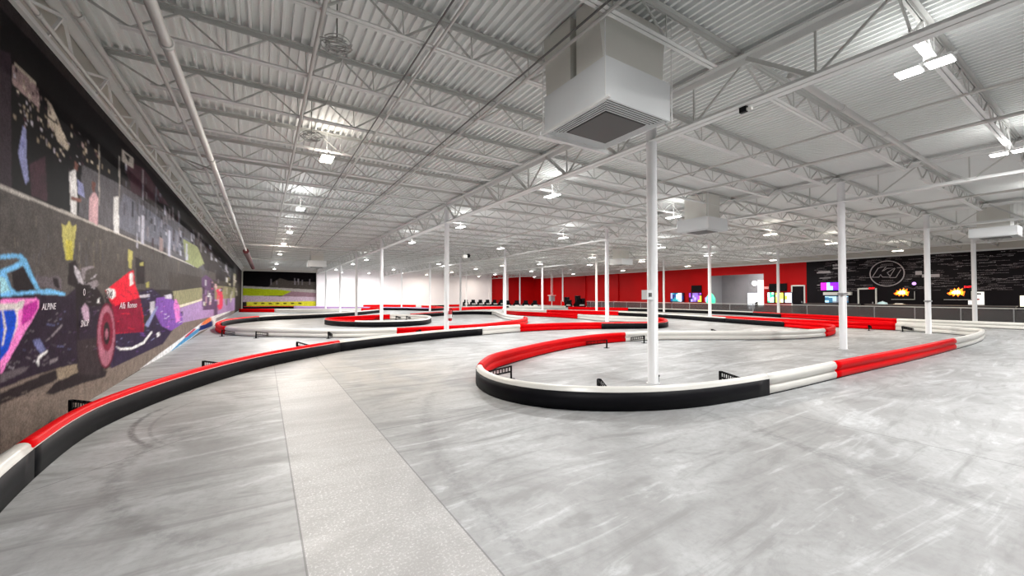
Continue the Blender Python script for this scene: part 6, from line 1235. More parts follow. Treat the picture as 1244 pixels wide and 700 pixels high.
# ------------------------------------------------------------------ floor
def floor_material():
    m = bpy.data.materials.new('worn_concrete'); m.use_nodes = True; nt = m.node_tree
    N = nt.nodes; L = nt.links; b = N['Principled BSDF']
    geo = N.new('ShaderNodeNewGeometry'); sep = N.new('ShaderNodeSeparateXYZ'); L.new(geo.outputs['Position'], sep.inputs[0])
    def mth(op, a, c=None, d=None):
        n = N.new('ShaderNodeMath'); n.operation = op
        for i, v in enumerate((a, c, d)):
            if v is None: continue
            if isinstance(v, (int, float)): n.inputs[i].default_value = v
            else: L.new(v, n.inputs[i])
        return n.outputs[0]
    def noise(scale, detail=4, rough=0.5, dist=0.0, vec=None):
        n = N.new('ShaderNodeTexNoise'); n.inputs['Scale'].default_value = scale; n.inputs['Detail'].default_value = detail
        n.inputs['Roughness'].default_value = rough; n.inputs['Distortion'].default_value = dist
        L.new(vec or geo.outputs['Position'], n.inputs['Vector']); return n.outputs['Fac']
    def ramp(f, a, c):  # smooth step of f between a and c
        n = N.new('ShaderNodeMapRange'); n.interpolation_type = 'SMOOTHSTEP'
        n.inputs[1].default_value = a; n.inputs[2].default_value = c; L.new(f, n.inputs[0]); return n.outputs[0]
    X, Y = sep.outputs[0], sep.outputs[1]
    def mix(f, a, c):
        n = N.new('ShaderNodeMix'); n.data_type = 'RGBA'
        L.new(f, n.inputs[0])
        for i, v in ((6, a), (7, c)):
            if isinstance(v, tuple): n.inputs[i].default_value = v
            else: L.new(v, n.inputs[i])
        return n.outputs[2]
    # cloudy swirls of trowelling and tyre rubber
    mp = N.new('ShaderNodeMapping'); mp.inputs['Rotation'].default_value = (0, 0, 0.6); mp.inputs['Scale'].default_value = (0.45, 2.2, 1)
    L.new(geo.outputs['Position'], mp.inputs[0])
    cloud = noise(0.55, 6, 0.6, 1.5); streak = noise(1.1, 6, 0.62, 2.2, mp.outputs[0]); fine = noise(14, 5, 0.7)
    c = mix(ramp(cloud, 0.3, 0.7), (0.28, 0.28, 0.28, 1), (0.455, 0.465, 0.47, 1))
    c = mix(mth('MULTIPLY', ramp(streak, 0.50, 0.68), 0.6), c, (0.21, 0.21, 0.205, 1))
    c = mix(mth('MULTIPLY', ramp(streak, 0.46, 0.32), 0.55), c, (0.62, 0.64, 0.65, 1))
    c = mix(mth('MULTIPLY', ramp(fine, 0.42, 0.72), 0.45), c, (0.24, 0.24, 0.24, 1))
    # warm worn patch further along the strip
    dx = mth('SUBTRACT', X, 2.0); dy = mth('MULTIPLY', mth('SUBTRACT', Y, 9.0), 0.5)
    rr = mth('SQRT', mth('ADD', mth('MULTIPLY', dx, dx), mth('MULTIPLY', dy, dy)))
    warm = mth('MULTIPLY', ramp(rr, 2.6, 0.5), ramp(cloud, 0.35, 0.6))
    c = mix(mth('MULTIPLY', warm, 0.45), c, (0.36, 0.32, 0.26, 1))
    # saw-cut replacement strip with white aggregate
    strip = mth('MULTIPLY', mth('GREATER_THAN', X, 0.23), mth('LESS_THAN', X, 1.18))
    strip = mth('MULTIPLY', strip, mth('LESS_THAN', Y, 8.3))
    speck = ramp(noise(55, 3, 0.8), 0.52, 0.66)
    sc = mix(speck, (0.44, 0.43, 0.42, 1), (0.85, 0.85, 0.84, 1))
    sc = mix(mth('MULTIPLY', ramp(cloud, 0.55, 0.35), 0.5), sc, (0.33, 0.32, 0.31, 1))
    c = mix(mth('MULTIPLY', strip, 0.72), c, sc)
    # joints
    def joint(coord, at, wd): return mth('LESS_THAN', mth('ABSOLUTE', mth('SUBTRACT', coord, at)), wd)
    j = mth('MAXIMUM', joint(X, 0.23, 0.006), joint(X, 1.18, 0.006)); j = mth('MULTIPLY', j, mth('LESS_THAN', Y, 14.0))
    for gx in (6.03, 14.72, 23.68): j = mth('MAXIMUM', j, joint(X, gx, 0.008))
    for gy in (4.85, 14.35): j = mth('MAXIMUM', j, mth('MULTIPLY', joint(Y, gy, 0.010), mth('GREATER_THAN', X, 1.18)))
    j = mth('MAXIMUM', j, mth('MULTIPLY', joint(mth('SUBTRACT', Y, X), 6.45, 0.008), mth('MULTIPLY', mth('LESS_THAN', X, 0.23), mth('GREATER_THAN', X, -1.8))))
    c = mix(mth('MULTIPLY', j, 0.7), c, (0.14, 0.14, 0.14, 1))
    # tyre rings
    def ring(cx, cy, r, wd, amt, y0, y1):
        nonlocal c
        ax = mth('SUBTRACT', X, cx); ay = mth('SUBTRACT', Y, cy)
        d = mth('ABSOLUTE', mth('SUBTRACT', mth('SQRT', mth('ADD', mth('MULTIPLY', ax, ax), mth('MULTIPLY', ay, ay))), r))
        k = mth('MULTIPLY', ramp(d, wd, wd*0.2), mth('MULTIPLY', ramp(Y, y0, y0+0.4), ramp(Y, y1, y1-0.4)))
        k = mth('MULTIPLY', mth('MULTIPLY', k, mth('LESS_THAN', X, cx)), ramp(fine, 0.25, 0.6))
        c = mix(mth('MULTIPLY', k, amt), c, (0.10, 0.10, 0.10, 1))
    ring(0.6, 6.7, 1.93, 0.05, 0.75, 5.4, 7.7); ring(0.75, 6.6, 1.9, 0.03, 0.4, 5.4, 7.9); ring(1.2, 5.0, 2.3, 0.10, 0.3, 3.0, 6.5)
    ring(9.0, 2.5, 7.6, 0.12, 0.22, 1.0, 6.5); ring(12.0, 1.0, 7.2, 0.16, 0.22, 0.0, 5.0); ring(10.0, 0.0, 5.5, 0.10, 0.22, 0.0, 3.0)
    L.new(c, b.inputs['Base Color'])
    r = N.new('ShaderNodeMapRange'); r.inputs[3].default_value = 0.38; r.inputs[4].default_value = 0.62
    L.new(streak, r.inputs[0]); L.new(r.outputs[0], b.inputs['Roughness'])
    bp = N.new('ShaderNodeBump'); bp.inputs['Strength'].default_value = 0.12; bp.inputs['Distance'].default_value = 0.01
    L.new(fine, bp.inputs['Height']); L.new(bp.outputs['Normal'], b.inputs['Normal'])
    return m
bm = nb(); box(bm, XL-.2, XR+9, YB-.2, YF+.2, -0.2, 0.0); struct('floor', bm, floor_material())
# ------------------------------------------------------------------ ceiling: fluted steel deck
bm = nb(); x = XL-0.2; pitch = 0.125; prof = []
while x < XR+9:
    prof += [(x, 5.25), (x+0.032, 5.25), (x+0.038, 5.318), (x+0.119, 5.318)]; x += pitch
va = [bm.verts.new((px, YB-.2, pz)) for px, pz in prof]; vb = [bm.verts.new((px, YF+.2, pz)) for px, pz in prof]
for i in range(len(prof)-1): bm.faces.new((va[i], vb[i], vb[i+1], va[i+1]))
struct('ceiling', bm, DECKM)
bm = nb(); box(bm, XL-.3, XR+9.2, YB-.3, YF+.3, 5.34, 5.5); struct('ceiling', bm, DECKM)
# ------------------------------------------------------------------ walls
bm = nb(); box(bm, XL-.2, XL, YB-.2, YF+.2, 0, 5.32); struct('wall_left', bm, PLASTER)
bm = nb(); box(bm, XL, XR+9, YB-.2, YB, 0, 5.32); struct('wall_back', bm, WHITEW)
bm = nb(); box(bm, XL, 6.03, YF, YF+.2, 0, 5.32); box(bm, 6.03, 32.0, YF, YF+.2, 0, 5.32, 1); box(bm, 32.0, XR+.2, YF, YF+.2, 0, 5.32, 2)
struct('wall_far', bm, [PLASTER, WHITEW, REDW])
# right wall: red part with a wide opening (Y 19.5..25.1), black part beyond Y 15.9
bm = nb()
box(bm, XR, XR+.2, 25.1, YF, 0, 4.62); box(bm, XR, XR+.2, 15.9, 19.5, 0, 4.62); box(bm, XR, XR+.2, 19.5, 25.1, 3.75, 4.62)
box(bm, XR, XR+.2, YB, 15.9, 0, 4.62, 1); box(bm, XR, XR+.2, YB, YF, 4.62, 5.32, 2)
for yy in (44.5, 38.0, 31.0): box(bm, XR-.18, XR, yy, yy+.5, 0, 4.62)
struct('wall_right', bm, [REDW, BLACKW, PLASTER])
bm = nb(); box(bm, XR+.2, XR+5.2, 26.5, 26.7, 0, 4.6); box(bm, XR+5.0, XR+5.2, 15.5, 26.7, 0, 4.6); box(bm, XR+.2, XR+5.2, 15.3, 15.5, 0, 4.6); box(bm, XR+.2, XR+5.2, 15.3, 26.7, 4.6, 4.7)
for k in range(6): box(bm, XR+4.96, XR+5.0, 17+k*1.6, 17.03+k*1.6, 0, 4.6)
for z in (1.4, 2.6, 3.6): box(bm, XR+4.96, XR+5.0, 15.5, 26.5, z, z+.03)
struct('wall_alcove', bm, GREYW)
# wall pier separating the two murals and white wall
bm = nb(); box(bm, 5.93, 6.13, YF-.35, YF, 0, 4.62); struct('trim_1', bm, WHITEW)
bm = nb(); box(bm, 31.9, 32.25, YF-.5, YF, 0, 5.2); struct('trim_2', bm, WHITEW)
bm = nb(); box(bm, 35.2, 35.6, YF-.4, YF, 0, 5.2); struct('trim_3', bm, WHITEW)
bm = nb(); box(bm, XR-.05, XR, YB, YF, 4.62, 4.74); struct('trim_4', bm, STEEL)
# ------------------------------------------------------------------ steel columns
ROWN = ['first', 'second', 'third', 'fourth', 'fifth', 'sixth']
LINEN = ['first column line', 'second column line', 'third column line', 'fourth column line']
def make_column():
    t = thing('steel_column', '', 'column', (0, 0, 0), 0, 'round white steel columns')
    bm = nb(); tube(bm, [(0, 0, 0.012), (0, 0, 5.0)], 0.093, 24); obj('shaft', bm, COLM, t)
    bm = nb(); box(bm, -.14, .14, -.14, .14, 5.0, 5.02); obj('cap_plate', bm, STEEL, t)
    bm = nb(); tube(bm, [(0, 0, 0), (0, 0, 0.012)], 0.12, 24); obj('base_plate', bm, COLM, t)
    return t
col0 = make_column(); first = True
for i, gx in enumerate(GIRD_X):
    for k, y in enumerate(COL_Y):
        c = col0 if first else dup(col0, (0, 0, 0)); first = False
        c.location = (gx, y, 0)
        c['label'] = 'round white steel column, %s in the %s from the mural wall' % (ROWN[k]+' from the front', LINEN[i])
# fittings on columns
def strap_band(gx, y, z, where):
    t = thing('column_band', 'grey sheet metal band clamped round %s' % where, 'bracket', (gx, y, z))
    bm = nb(); tube(bm, [(0, 0, 0), (0, 0, .05)], 0.125, 20); obj('band', bm, CHROME, t)
    bm = nb(); box(bm, -.2, -.1, -.06, .06, -.02, .05); obj('clip', bm, CHROME, t)
strap_band(14.72, 4.75, 1.63, 'the first column of the second column line'); strap_band(23.68, 4.75, 1.35, 'the first column of the third column line')
t = thing('timing_box', 'small grey electrical box on the side of the nearest column', 'electrical box', (5.87, 4.72, 1.53))
bm = nb(); box(bm, -.10, .065, -.06, .06, 0, .17); obj('housing', bm, SHEET, t)
bm = nb(); box(bm, -.06, .02, -.066, -.06, .05, .12); obj('cover_plate', bm, DARK, t)
t = thing('conduit_stub', 'short grey conduit stub at the foot of the nearest column', 'conduit', (6.13, 4.72, 0))
bm = nb(); tube(bm, [(0, 0, 0), (0, 0, .10), (.01, 0, .13)], .022, 8); obj('pipe_stub', bm, CHROME, t)
bm = nb(); tube(bm, [(0, 0, .12), (0, 0, .15)], .03, 8); obj('cap', bm, IRON, t)
t = thing('outlet_box', 'grey outlet box on the right side of the nearest column, low down', 'electrical box', (6.13, 4.85, 0.9))
bm = nb(); box(bm, -.02, .09, -.03, .05, 0, .3); obj('housing', bm, CHROME, t)
# fire extinguisher on the second column of the first line
t = thing('fire_extinguisher', 'red fire extinguisher hung on a white column behind the low track wall', 'fire extinguisher', (6.12, 14.20, .63))
bm = nb(); tube(bm, [(0, 0, 0), (0, 0, .03), (0, 0, .36), (0, 0, .42), (0, 0, .44)], [.055, .075, .075, .04, .02], 14); obj('cylinder', bm, REDM, t)
bm = nb(); tube(bm, [(0, 0, .10), (0, 0, .25)], .0765, 14, caps=False); obj('label_band', bm, LABELM, t)
bm = nb(); box(bm, -.03, .07, -.012, .012, .44, .47); tube(bm, [(.05, 0, .44), (.10, 0, .40), (.09, 0, .15)], .012, 6); obj('valve_and_hose', bm, IRON, t)
# ------------------------------------------------------------------ girders over the column lines
SEG = [(YB+.1, 4.75, 6)]+[(COL_Y[i], COL_Y[i+1], n) for i, n in enumerate((6, 6, 5, 5, 6))]+[(49.4, YF, 5)]
def make_girder(L, n):
    t = thing('roof_girder', '', 'girder', (0, 0, 0), 0, 'white steel roof girders')
    bm = nb()
    for s in (-1, 1): box(bm, s*.062-.055, s*.062+.055, .02, L-.02, 5.13, 5.150); box(bm, s*.012-.006, s*.012+.006, .02, L-.02, 5.03, 5.145)
    obj('top_chord', bm, STEEL, t)
    bm = nb()
    for s in (-1, 1): box(bm, s*.062-.055, s*.062+.055, .02, L-.02, CHORD, CHORD+.014); box(bm, s*.012-.006, s*.012+.006, .02, L-.02, CHORD, CHORD+.09)
    obj('bottom_chord', bm, STEEL, t)
    bm = nb(); p = L/n
    for k in range(n):
        a = k*p; m_ = a+p*.5; e = a+p
        bar(bm, (0, m_, 4.44), (0, e, 5.11), .055, .055); bar(bm, (0, a, 5.11), (0, m_, 4.44), .03, .03)
        bar(bm, (0, m_, 4.44), (0, m_, 5.11), .025, .025)
    obj('web_members', bm, JST, t)
    return t
gcache = {}
WHERE = ['nearest span', 'first to second column', 'second to third column', 'third to fourth column', 'fourth to fifth column', 'fifth to sixth column', 'farthest span']
for i, gx in enumerate(GIRD_X):
    for k, (a, b_, n) in enumerate(SEG):
        key = (round(b_-a, 2), n)
        if key in gcache: g = dup(gcache[key], (gx, a, 0))
        else: g = gcache[key] = make_girder(b_-a, n); g.location = (gx, a, 0)
        g['label'] = 'white roof girder over the %s, %s' % (LINEN[i], WHERE[k])
# wall-side girder carrying the joist ends
t = thing('wall_girder', 'white steel truss running along the top of the mural wall', 'girder', (-2.08, 0, 0))
bm = nb(); box(bm, -.02, .10, YB+.1, YF-.1, 4.93, 4.99); box(bm, -.16, -.02, YB+.1, YF-.1, 5.12, 5.14); obj('top_chord', bm, STEEL, t)
bm = nb(); box(bm, -.15, -.09, YB+.1, YF-.1, 4.60, 4.66); obj('bottom_chord', bm, STEEL, t)
bm = nb(); y = YB+.4
while y < YF-1.8:
    bar(bm, (-.10, y, 4.66), (.03, y+.8, 4.93), .03); bar(bm, (.03, y+.8, 4.93), (-.1, y+1.6, 4.66), .03); bar(bm, (-.1, y+.8, 4.66), (.03, y+.8, 4.95), .03); y += 1.6
obj('web_members', bm, STEEL, t)
# ------------------------------------------------------------------ bar joists across the bays
BAYS = [(-2.15, 6.03), (6.03, 14.72), (14.72, 23.68), (23.68, 32.5), (32.5, 41.2)]
BAYN = ['mural side bay', 'second bay', 'middle bay', 'fourth bay', 'lobby side bay']
def make_joist(L):
    t = thing('roof_joist', '', 'joist', (0, 0, 0), 0, 'white open web roof joists')
    bm = nb()
    for s in (-1, 1): box(bm, .03, L-.03, s*.035-.028, s*.035+.028, 5.238, 5.249); box(bm, .03, L-.03, s*.010-.004, s*.010+.004, 5.185, 5.245)
    obj('top_chord', bm, JST, t)
    n = max(4, round((L-1.5)/1.0)); p = (L-1.5)/n
    bm = nb(); x0 = .75-.1; x1 = L-.75+.1
    for s in (-1, 1): box(bm, x0, x1, s*.030-.024, s*.030+.024, 4.83, 4.84); box(bm, x0, x1, s*.008-.004, s*.008+.004, 4.83, 4.875)
    obj('bottom_chord', bm, STEEL, t)
    bm = nb()
    for k in range(n):
        a = .75+k*p
        bar(bm, (a, 0, 4.85), (a+p/2, 0, 5.21), .026); bar(bm, (a+p/2, 0, 5.21), (a+p, 0, 4.85), .020)
        if k: bar(bm, (a, 0, 4.85), (a-.02, 0, 5.21), .013)
    bar(bm, (.1, 0, 5.21), (.75, 0, 4.85), .026); bar(bm, (L-.1, 0, 5.21), (L-.75, 0, 4.85), .026)
    obj('web_bars', bm, JST, t)
    return t
jpos = []
for si, (a, b_, n) in enumerate(SEG):
    for k in range(n):
        y = a+k*(b_-a)/n+.12
        if y < -1.6: continue
        jpos.append((y, si, k))
ORD = ['at', 'first beyond', 'second beyond', 'third beyond', 'fourth beyond', 'fifth beyond']
CREF = ['the wall behind the camera', 'the first column row', 'the second column row', 'the third column row', 'the fourth column row', 'the fifth column row', 'the sixth column row']
for bi, (x0, x1) in enumerate(BAYS):
    j0 = make_joist(x1-x0); used = False
    for (y, si, k) in jpos:
        j = dup(j0, (0, 0, 0)) if used else j0; used = True
        j.location = (x0, y, 0)
        j['label'] = 'white bar joist in the %s, %s %s' % (BAYN[bi], ORD[k], CREF[si])
# ------------------------------------------------------------------ pipes, conduits, cables overhead
def pipe(name, label, pts, r, m, n=10, cat='pipe', couplings=()):
    t = thing(name, label, cat, pts[0])
    o = Vector(pts[0]); bm = nb(); tube(bm, [Vector(p)-o for p in pts], r, n); obj('run', bm, m, t)
    for cpos in couplings:
        bm = nb(); c = Vector(cpos)-o; d = (Vector(pts[1])-Vector(pts[0])).normalized(); tube(bm, [c-d*.03, c+d*.03], r*1.25, n); obj('coupling', bm, m, t)
    return t
pipe('sprinkler_pipe', 'thick white sprinkler main running along the mural side below the joists', [(-.87, YB, 4.2), (-.87, 27.2, 4.2)], .052, GALV, 12, couplings=[(-.87, 5.3, 4.2), (-.87, 9.4, 4.2), (-.87, 13, 4.2)])
pipe('sprinkler_pipe', 'thick maroon unpainted pipe length at the far end of the mural side', [(-.86, 27.2, 4.15), (-.86, 46, 4.3)], .15, MAROON, 12)
pipe('sprinkler_pipe', 'thin white pipe beside the thick sprinkler main', [(-1.2, YB, 4.64), (-1.2, 40, 4.64)], .026, GALV)
pipe('sprinkler_pipe', 'white pipe along the top of the mural wall truss', [(-1.88, YB, 4.90), (-1.88, 45, 4.90)], .04, GALV, couplings=[(-1.88, 6.6, 4.9), (-1.88, 8.6, 4.9)])
pipe('conduit', 'straight white conduit just above the mural edge', [(-1.96, YB, 4.45), (-1.96, 56, 4.45)], .024, GALV, couplings=[(-1.96, 5.9, 4.45), (-1.96, 9.0, 4.45)], cat='conduit')
pipe('pipe_hanger', 'horizontal white bar from the mural wall to the thick main', [(-2.2, 10.3, 4.62), (-.93, 10.3, 4.24)], .018, GALV, 6, cat='bracket')
for q in (20.5, 31.0): pipe('pipe_hanger', 'horizontal white bar to the sprinkler main, %s' % ('halfway along the mural' if q < 25 else 'near the far end of the mural'), [(-2.2, q, 4.6), (-1.0, q, 4.26)], .018, GALV, 6, cat='bracket')
pipe('conduit', 'bright white conduit under the joists in the mural bay, with cable coils beside it', [(.54, YB, 4.79), (.54, 40, 4.79)], .026, GALV, cat='conduit')
pipe('conduit', 'thin dark cable run beside a thin white conduit in the mural bay', [(1.71, YB, 4.80), (1.71, 30, 4.80)], .013, DARKC, 6, cat='conduit')
pipe('conduit', 'thin white conduit right beside the thin dark cable, left of centre', [(1.84, YB, 4.80), (1.84, 30, 4.80)], .020, GALV, 6, cat='conduit')
pipe('conduit', 'thin dark cable run passing left of the big air unit', [(3.14, YB, 4.80), (3.14, 30, 4.80)], .014, DARKC, 6, cat='conduit')
pipe('conduit', 'thin white conduit nearest the left side of the big air unit', [(3.26, YB, 4.80), (3.26, 30, 4.80)], .022, GALV, 6, cat='conduit')
pipe('conduit', 'thin white conduit in the bay right of the first girder', [(9.4, YB, 4.79), (9.4, 45, 4.79)], .022, GALV, 6, cat='conduit')
pipe('sprinkler_pipe', 'white branch pipe in the middle of the second bay', [(11.2, YB, 4.80), (11.2, 50, 4.80)], .035, GALV)
pipe('sprinkler_pipe', 'white branch pipe in the middle of the third bay', [(19.2, YB, 4.79), (19.2, 50, 4.79)], .035, GALV)
pipe('sprinkler_pipe', 'white branch pipe in the middle of the fourth bay', [(28.35, YB, 4.79), (28.35, 50, 4.79)], .035, GALV)
pipe('sprinkler_pipe', 'white cross pipe over the second bay from girder to girder', [(6.2, 2.55, 4.68), (14.5, 2.55, 4.68)], .045, GALV, couplings=[(8, 2.55, 4.68), (10, 2.55, 4.68), (12, 2.55, 4.68)])
pipe('sprinkler_pipe', 'white cross pipe over the second bay, behind the first cross pipe', [(6.2, 12.2, 4.68), (14.5, 12.2, 4.68)], .045, GALV)
pipe('sprinkler_pipe', 'long white cross pipe over the mural bay beyond the third column row', [(-1.8, 27.0, 4.55), (5.9, 27.0, 4.55)], .05, GALV)
pipe('sprinkler_pipe', 'long white cross pipe over the mural bay near the far wall', [(-1.8, 36.5, 4.48), (5.9, 36.5, 4.48)], .05, GALV)
for n_, (cx, cy) in enumerate(((.72, 5.1), (.74, 8.3))):
    t = thing('cable_coil', 'tangled coil of grey cable hanging from the roof joist, %s one' % ('larger nearer' if n_ == 0 else 'smaller farther'), 'cable', (cx, cy, 4.62))
    for q in range(7):
        R = random.uniform(.07, .19); bm = nb(); tx = random.uniform(-.4, .4); ty = random.uniform(-.5, .5)
        pts = [Vector((R*math.cos(a), R*math.sin(a)*math.cos(tx), R*math.sin(a)*math.sin(tx)+R*ty*math.cos(a)*.5))+Vector((random.uniform(-.03, .03), 0, 0)) for a in [2*PI*k/20 for k in range(20)]]
        tube(bm, pts, .006, 5, closed=True); obj('cable_loop', bm, WIRE, t)
    bm = nb(); tube(bm, [(.1, 0, 0), (.12, .3, .05), (.15, 1.2, .12), (.13, 2.2, .2)], .006, 5); obj('loose_end', bm, WIRE, t)
    bm = nb(); bar(bm, (0, 0, .02), (0, 0, .66), .01); obj('hook', bm, IRON, t)
# ------------------------------------------------------------------ hanging air units
def air_unit(x0, x1, y0, y1, z0, z1, label, big=False):
    cx, cy = (x0+x1)/2, (y0+y1)/2; W = (x1-x0)/2; D = (y1-y0)/2; H = z1-z0
    t = thing('air_diffuser_unit', label, 'air conditioning unit', (cx, cy, z0))
    bm = nb()
    # hollow sheet-metal skirt
    box(bm, -W, W, -D, -D+.012, 0, H); box(bm, -W, W, D-.012, D, 0, H); box(bm, -W, -W+.012, -D+.012, D-.012, 0, H); box(bm, W-.012, W, -D+.012, D-.012, 0, H); box(bm, -W, W, -D, D, H, H+.01)
    obj('housing', bm, SHEET, t)
    bm = nb(); n = 6; m_ = .215/n
    for k in range(n):
        a = .010+k*m_; zz = .02
        v0 = W-a; v1 = D-a; g = .015
        for s in (-1, 1):
            box(bm, -v0, v0, min(s*v1, s*(v1-g)), max(s*v1, s*(v1-g)), -.002-.004*k, .008-.004*k)
            box(bm, min(s*v0, s*(v0-g)), max(s*v0, s*(v0-g)), -v1+g, v1-g, -.002-.004*k, .008-.004*k)
    obj('louvre_rings', bm, SHEET, t)
    bm = nb(); box(bm, -W+.012, W-.012, -D+.012, D-.012, .06, .07); obj('louvre_backing', bm, GAP, t)
    bm = nb(); box(bm, -W+.225, W-.225, -D+.225, D-.225, -.028, .02); obj('return_grille', bm, DARK, t)
    if big:
        def taper(name, xa, xb, ya, yb, xc, xd, yc, yd, mm):
            b2 = nb(); vs = [b2.verts.new(c) for c in ((xa, ya, H+.01), (xb, ya, H+.01), (xb, yb, H+.01), (xa, yb, H+.01), (xc, yc, 5.25-z0), (xd, yc, 5.25-z0), (xd, yd, 5.25-z0), (xc, yd, 5.25-z0))]
            for f in ((0, 1, 5, 4), (1, 2, 6, 5), (2, 3, 7, 6), (3, 0, 4, 7), (0, 3, 2, 1), (4, 5, 6, 7)): b2.faces.new([vs[i] for i in f])
            obj(name, b2, mm, t)
        taper('supply_duct', -W+.02, W-.08, -D+.06, -.06, -W+.02, W+.12, -D+.16, -.06, DUCT)
        taper('return_duct', -W+.02, W-.08, .06, D-.02, -W+.02, W+.12, .06, D+.04, DUCT)
        for sx, sy in ((-1, -1), (1, -1), (-1, 1), (1, 1)):
            b2 = nb(); bar(b2, (sx*(W+.02), sy*(D+.01), -.03), (sx*(W+.02), sy*(D+.01), 5.2-z0), .012); obj('hanger_rod', b2, STEEL, t)
        b2 = nb(); bar(b2, (-W-.08, D+.03, -.03), (W+.08, D+.03, -.03), .06, .05); bar(b2, (-W-.04, -D-.1, -.03), (-W-.04, D+.1, -.03), .04, .03); obj('support_angle', b2, STEEL, t)
    else:
        b2 = nb(); box(b2, -W*.7, W*.7, -D*.7, D*.7, H, 5.2-z0); obj('duct', b2, DUCT, t)
        for sx, sy in ((-1, -1), (1, -1), (-1, 1), (1, 1)):
            b2 = nb(); bar(b2, (sx*(W+.01), sy*(D+.01), 0), (sx*(W+.01), sy*(D+.01), 5.2-z0), .012); obj('hanger_rod', b2, STEEL, t)
air_unit(3.34, 4.52, 3.26, 4.44, 3.90, 4.39, 'large white square air diffuser hanging near the camera with louvred underside', True)
air_unit(12.9, 14.1, 7.85, 9.05, 3.92, 4.34, 'white air diffuser box hanging beyond the nearest column, middle distance')
air_unit(22.2, 23.4, 20.2, 21.4, 3.92, 4.34, 'small distant white air diffuser box in front of the red wall')
air_unit(23.9, 25.1, 2.4, 3.6, 3.90, 4.25, 'white air diffuser box near the right edge in front of the black wall')
air_unit(3.0, 4.3, 35.0, 36.2, 3.92, 4.40, 'distant white air diffuser box left of the first column line')
# ------------------------------------------------------------------ lamps
def area(name, parent, loc, sx, sy, power, col, down=True):
    d = bpy.data.lights.new(name, 'AREA'); d.shape = 'RECTANGLE'; d.size = sx; d.size_y = sy; d.energy = power; d.color = col
    o = bpy.data.objects.new(name, d); COL.objects.link(o); o.parent = parent; o.location = loc
    o.rotation_euler = (0, 0 if down else PI, 0)
    return o
def make_lamp(warm=False):
    t = thing('high_bay_lamp', '', 'lamp', (0, 0, 0), 0, 'bright high bay ceiling lamps')
    c = (1.0, .90, .78) if warm else (1.0, .985, .97)
    for s in (-1, 1):
        bm = nb(); box(bm, -.13, .13, s*.145-.125, s*.145+.125, .0, .035); obj('housing', bm, STEEL, t)
        bm = nb(); box(bm, -.115, .115, s*.145-.11, s*.145+.11, -.012, -.001); obj('lens', bm, LENSW if warm else LENSM, t)
        bm = nb(); box(bm, -.10, .10, s*.145-.08, s*.145+.08, .036, .046); obj('added_uplight_panel', bm, UPL, t)  # glowing top panel added to brighten the ceiling
    bm = nb(); bar(bm, (0, -.3, .05), (0, .3, .05), .03); obj('bracket', bm, STEEL, t)
    bm = nb(); bar(bm, (0, 0, .05), (0, 0, .66), .012); obj('hanger_rod', bm, STEEL, t)
    area('lamp_light', t, (0, 0, -.03), .3, .6, LAMP_DOWN, c); area('ceiling_fill_light', t, (0, 0, .075), .3, .6, CEIL_FILL, c, False)  # upward area light added as ceiling fill
    return t
RN = ['before the first column row', 'midway between first two column rows', 'just beyond the second column row', 'midway to the third column row', 'just beyond the third column row', 'beyond the fourth column row', 'beyond the fifth column row', 'short of the sixth column row', 'close to the far wall', 'right against the far wall']
LAMPS = {0: [(1.1, 1.2, 0), (1.15, 9.45, 1), (1.06, 15.45, 2), (1.03, 21.4, 3), (.98, 26.3, 4), (1.0, 33.2, 5), (1.05, 43.7, 6), (1.05, 52, 8)],
 1: [(7.32, 1.46, 0), (7.32, 9.35, 1), (7.29, 15.8, 2), (7.1, 21.9, 3), (7.32, 34.6, 5), (7.2, 39.9, 6), (7.2, 50, 8), (8.6, 55.2, 9)],
 11: [(13.2, 1.4, 0), (13.25, 9.45, 1), (13.16, 15.9, 2), (12.75, 21.6, 3), (14.1, 35.5, 5), (12.8, 46.2, 7), (15.8, 53, 8), (12.0, 55.0, 9)],
 2: [(21.0, 1.6, 0), (21.03, 9.6, 1), (21.0, 15.9, 2), (21.9, 22.9, 3), (22.3, 30.4, 4), (20.3, 34.0, 5), (20.3, 39.9, 6), (20.5, 47.1, 7), (20.0, 55.0, 9)],
 3: [(27.6, 1.6, 0), (27.66, 9.4, 1), (28.2, 17.2, 2), (28.3, 23.4, 3), (27.0, 28.6, 4), (28.0, 40, 6), (28, 49, 8), (28.5, 55.0, 9)],
 4: [(36.5, 1.5, 0), (36.0, 8.6, 1), (36.6, 16.5, 2), (36.6, 24.5, 3), (36.5, 33, 5), (36.5, 42, 6), (37, 52, 8)]}
BN = {0: 'mural bay', 1: 'second bay, left string', 11: 'second bay, right string', 2: 'third bay', 3: 'fourth bay', 4: 'lobby side bay'}
lc, lw = make_lamp(), make_lamp(True); uc = uw = False
for b_, lst in LAMPS.items():
    for (x, y, r) in lst:
        warm = (b_ == 0 and r in (1, 4, 5)) or (b_ >= 2 and b_ != 11 and (r % 2 == 1))
        if warm: o = dup(lw, (x, y, 4.6)) if uw else lw; uw = True
        else: o = dup(lc, (x, y, 4.6)) if uc else lc; uc = True
        o.location = (x, y, 4.6)
        o['label'] = 'bright high bay lamp in the %s, %s' % (BN[b_], RN[r])
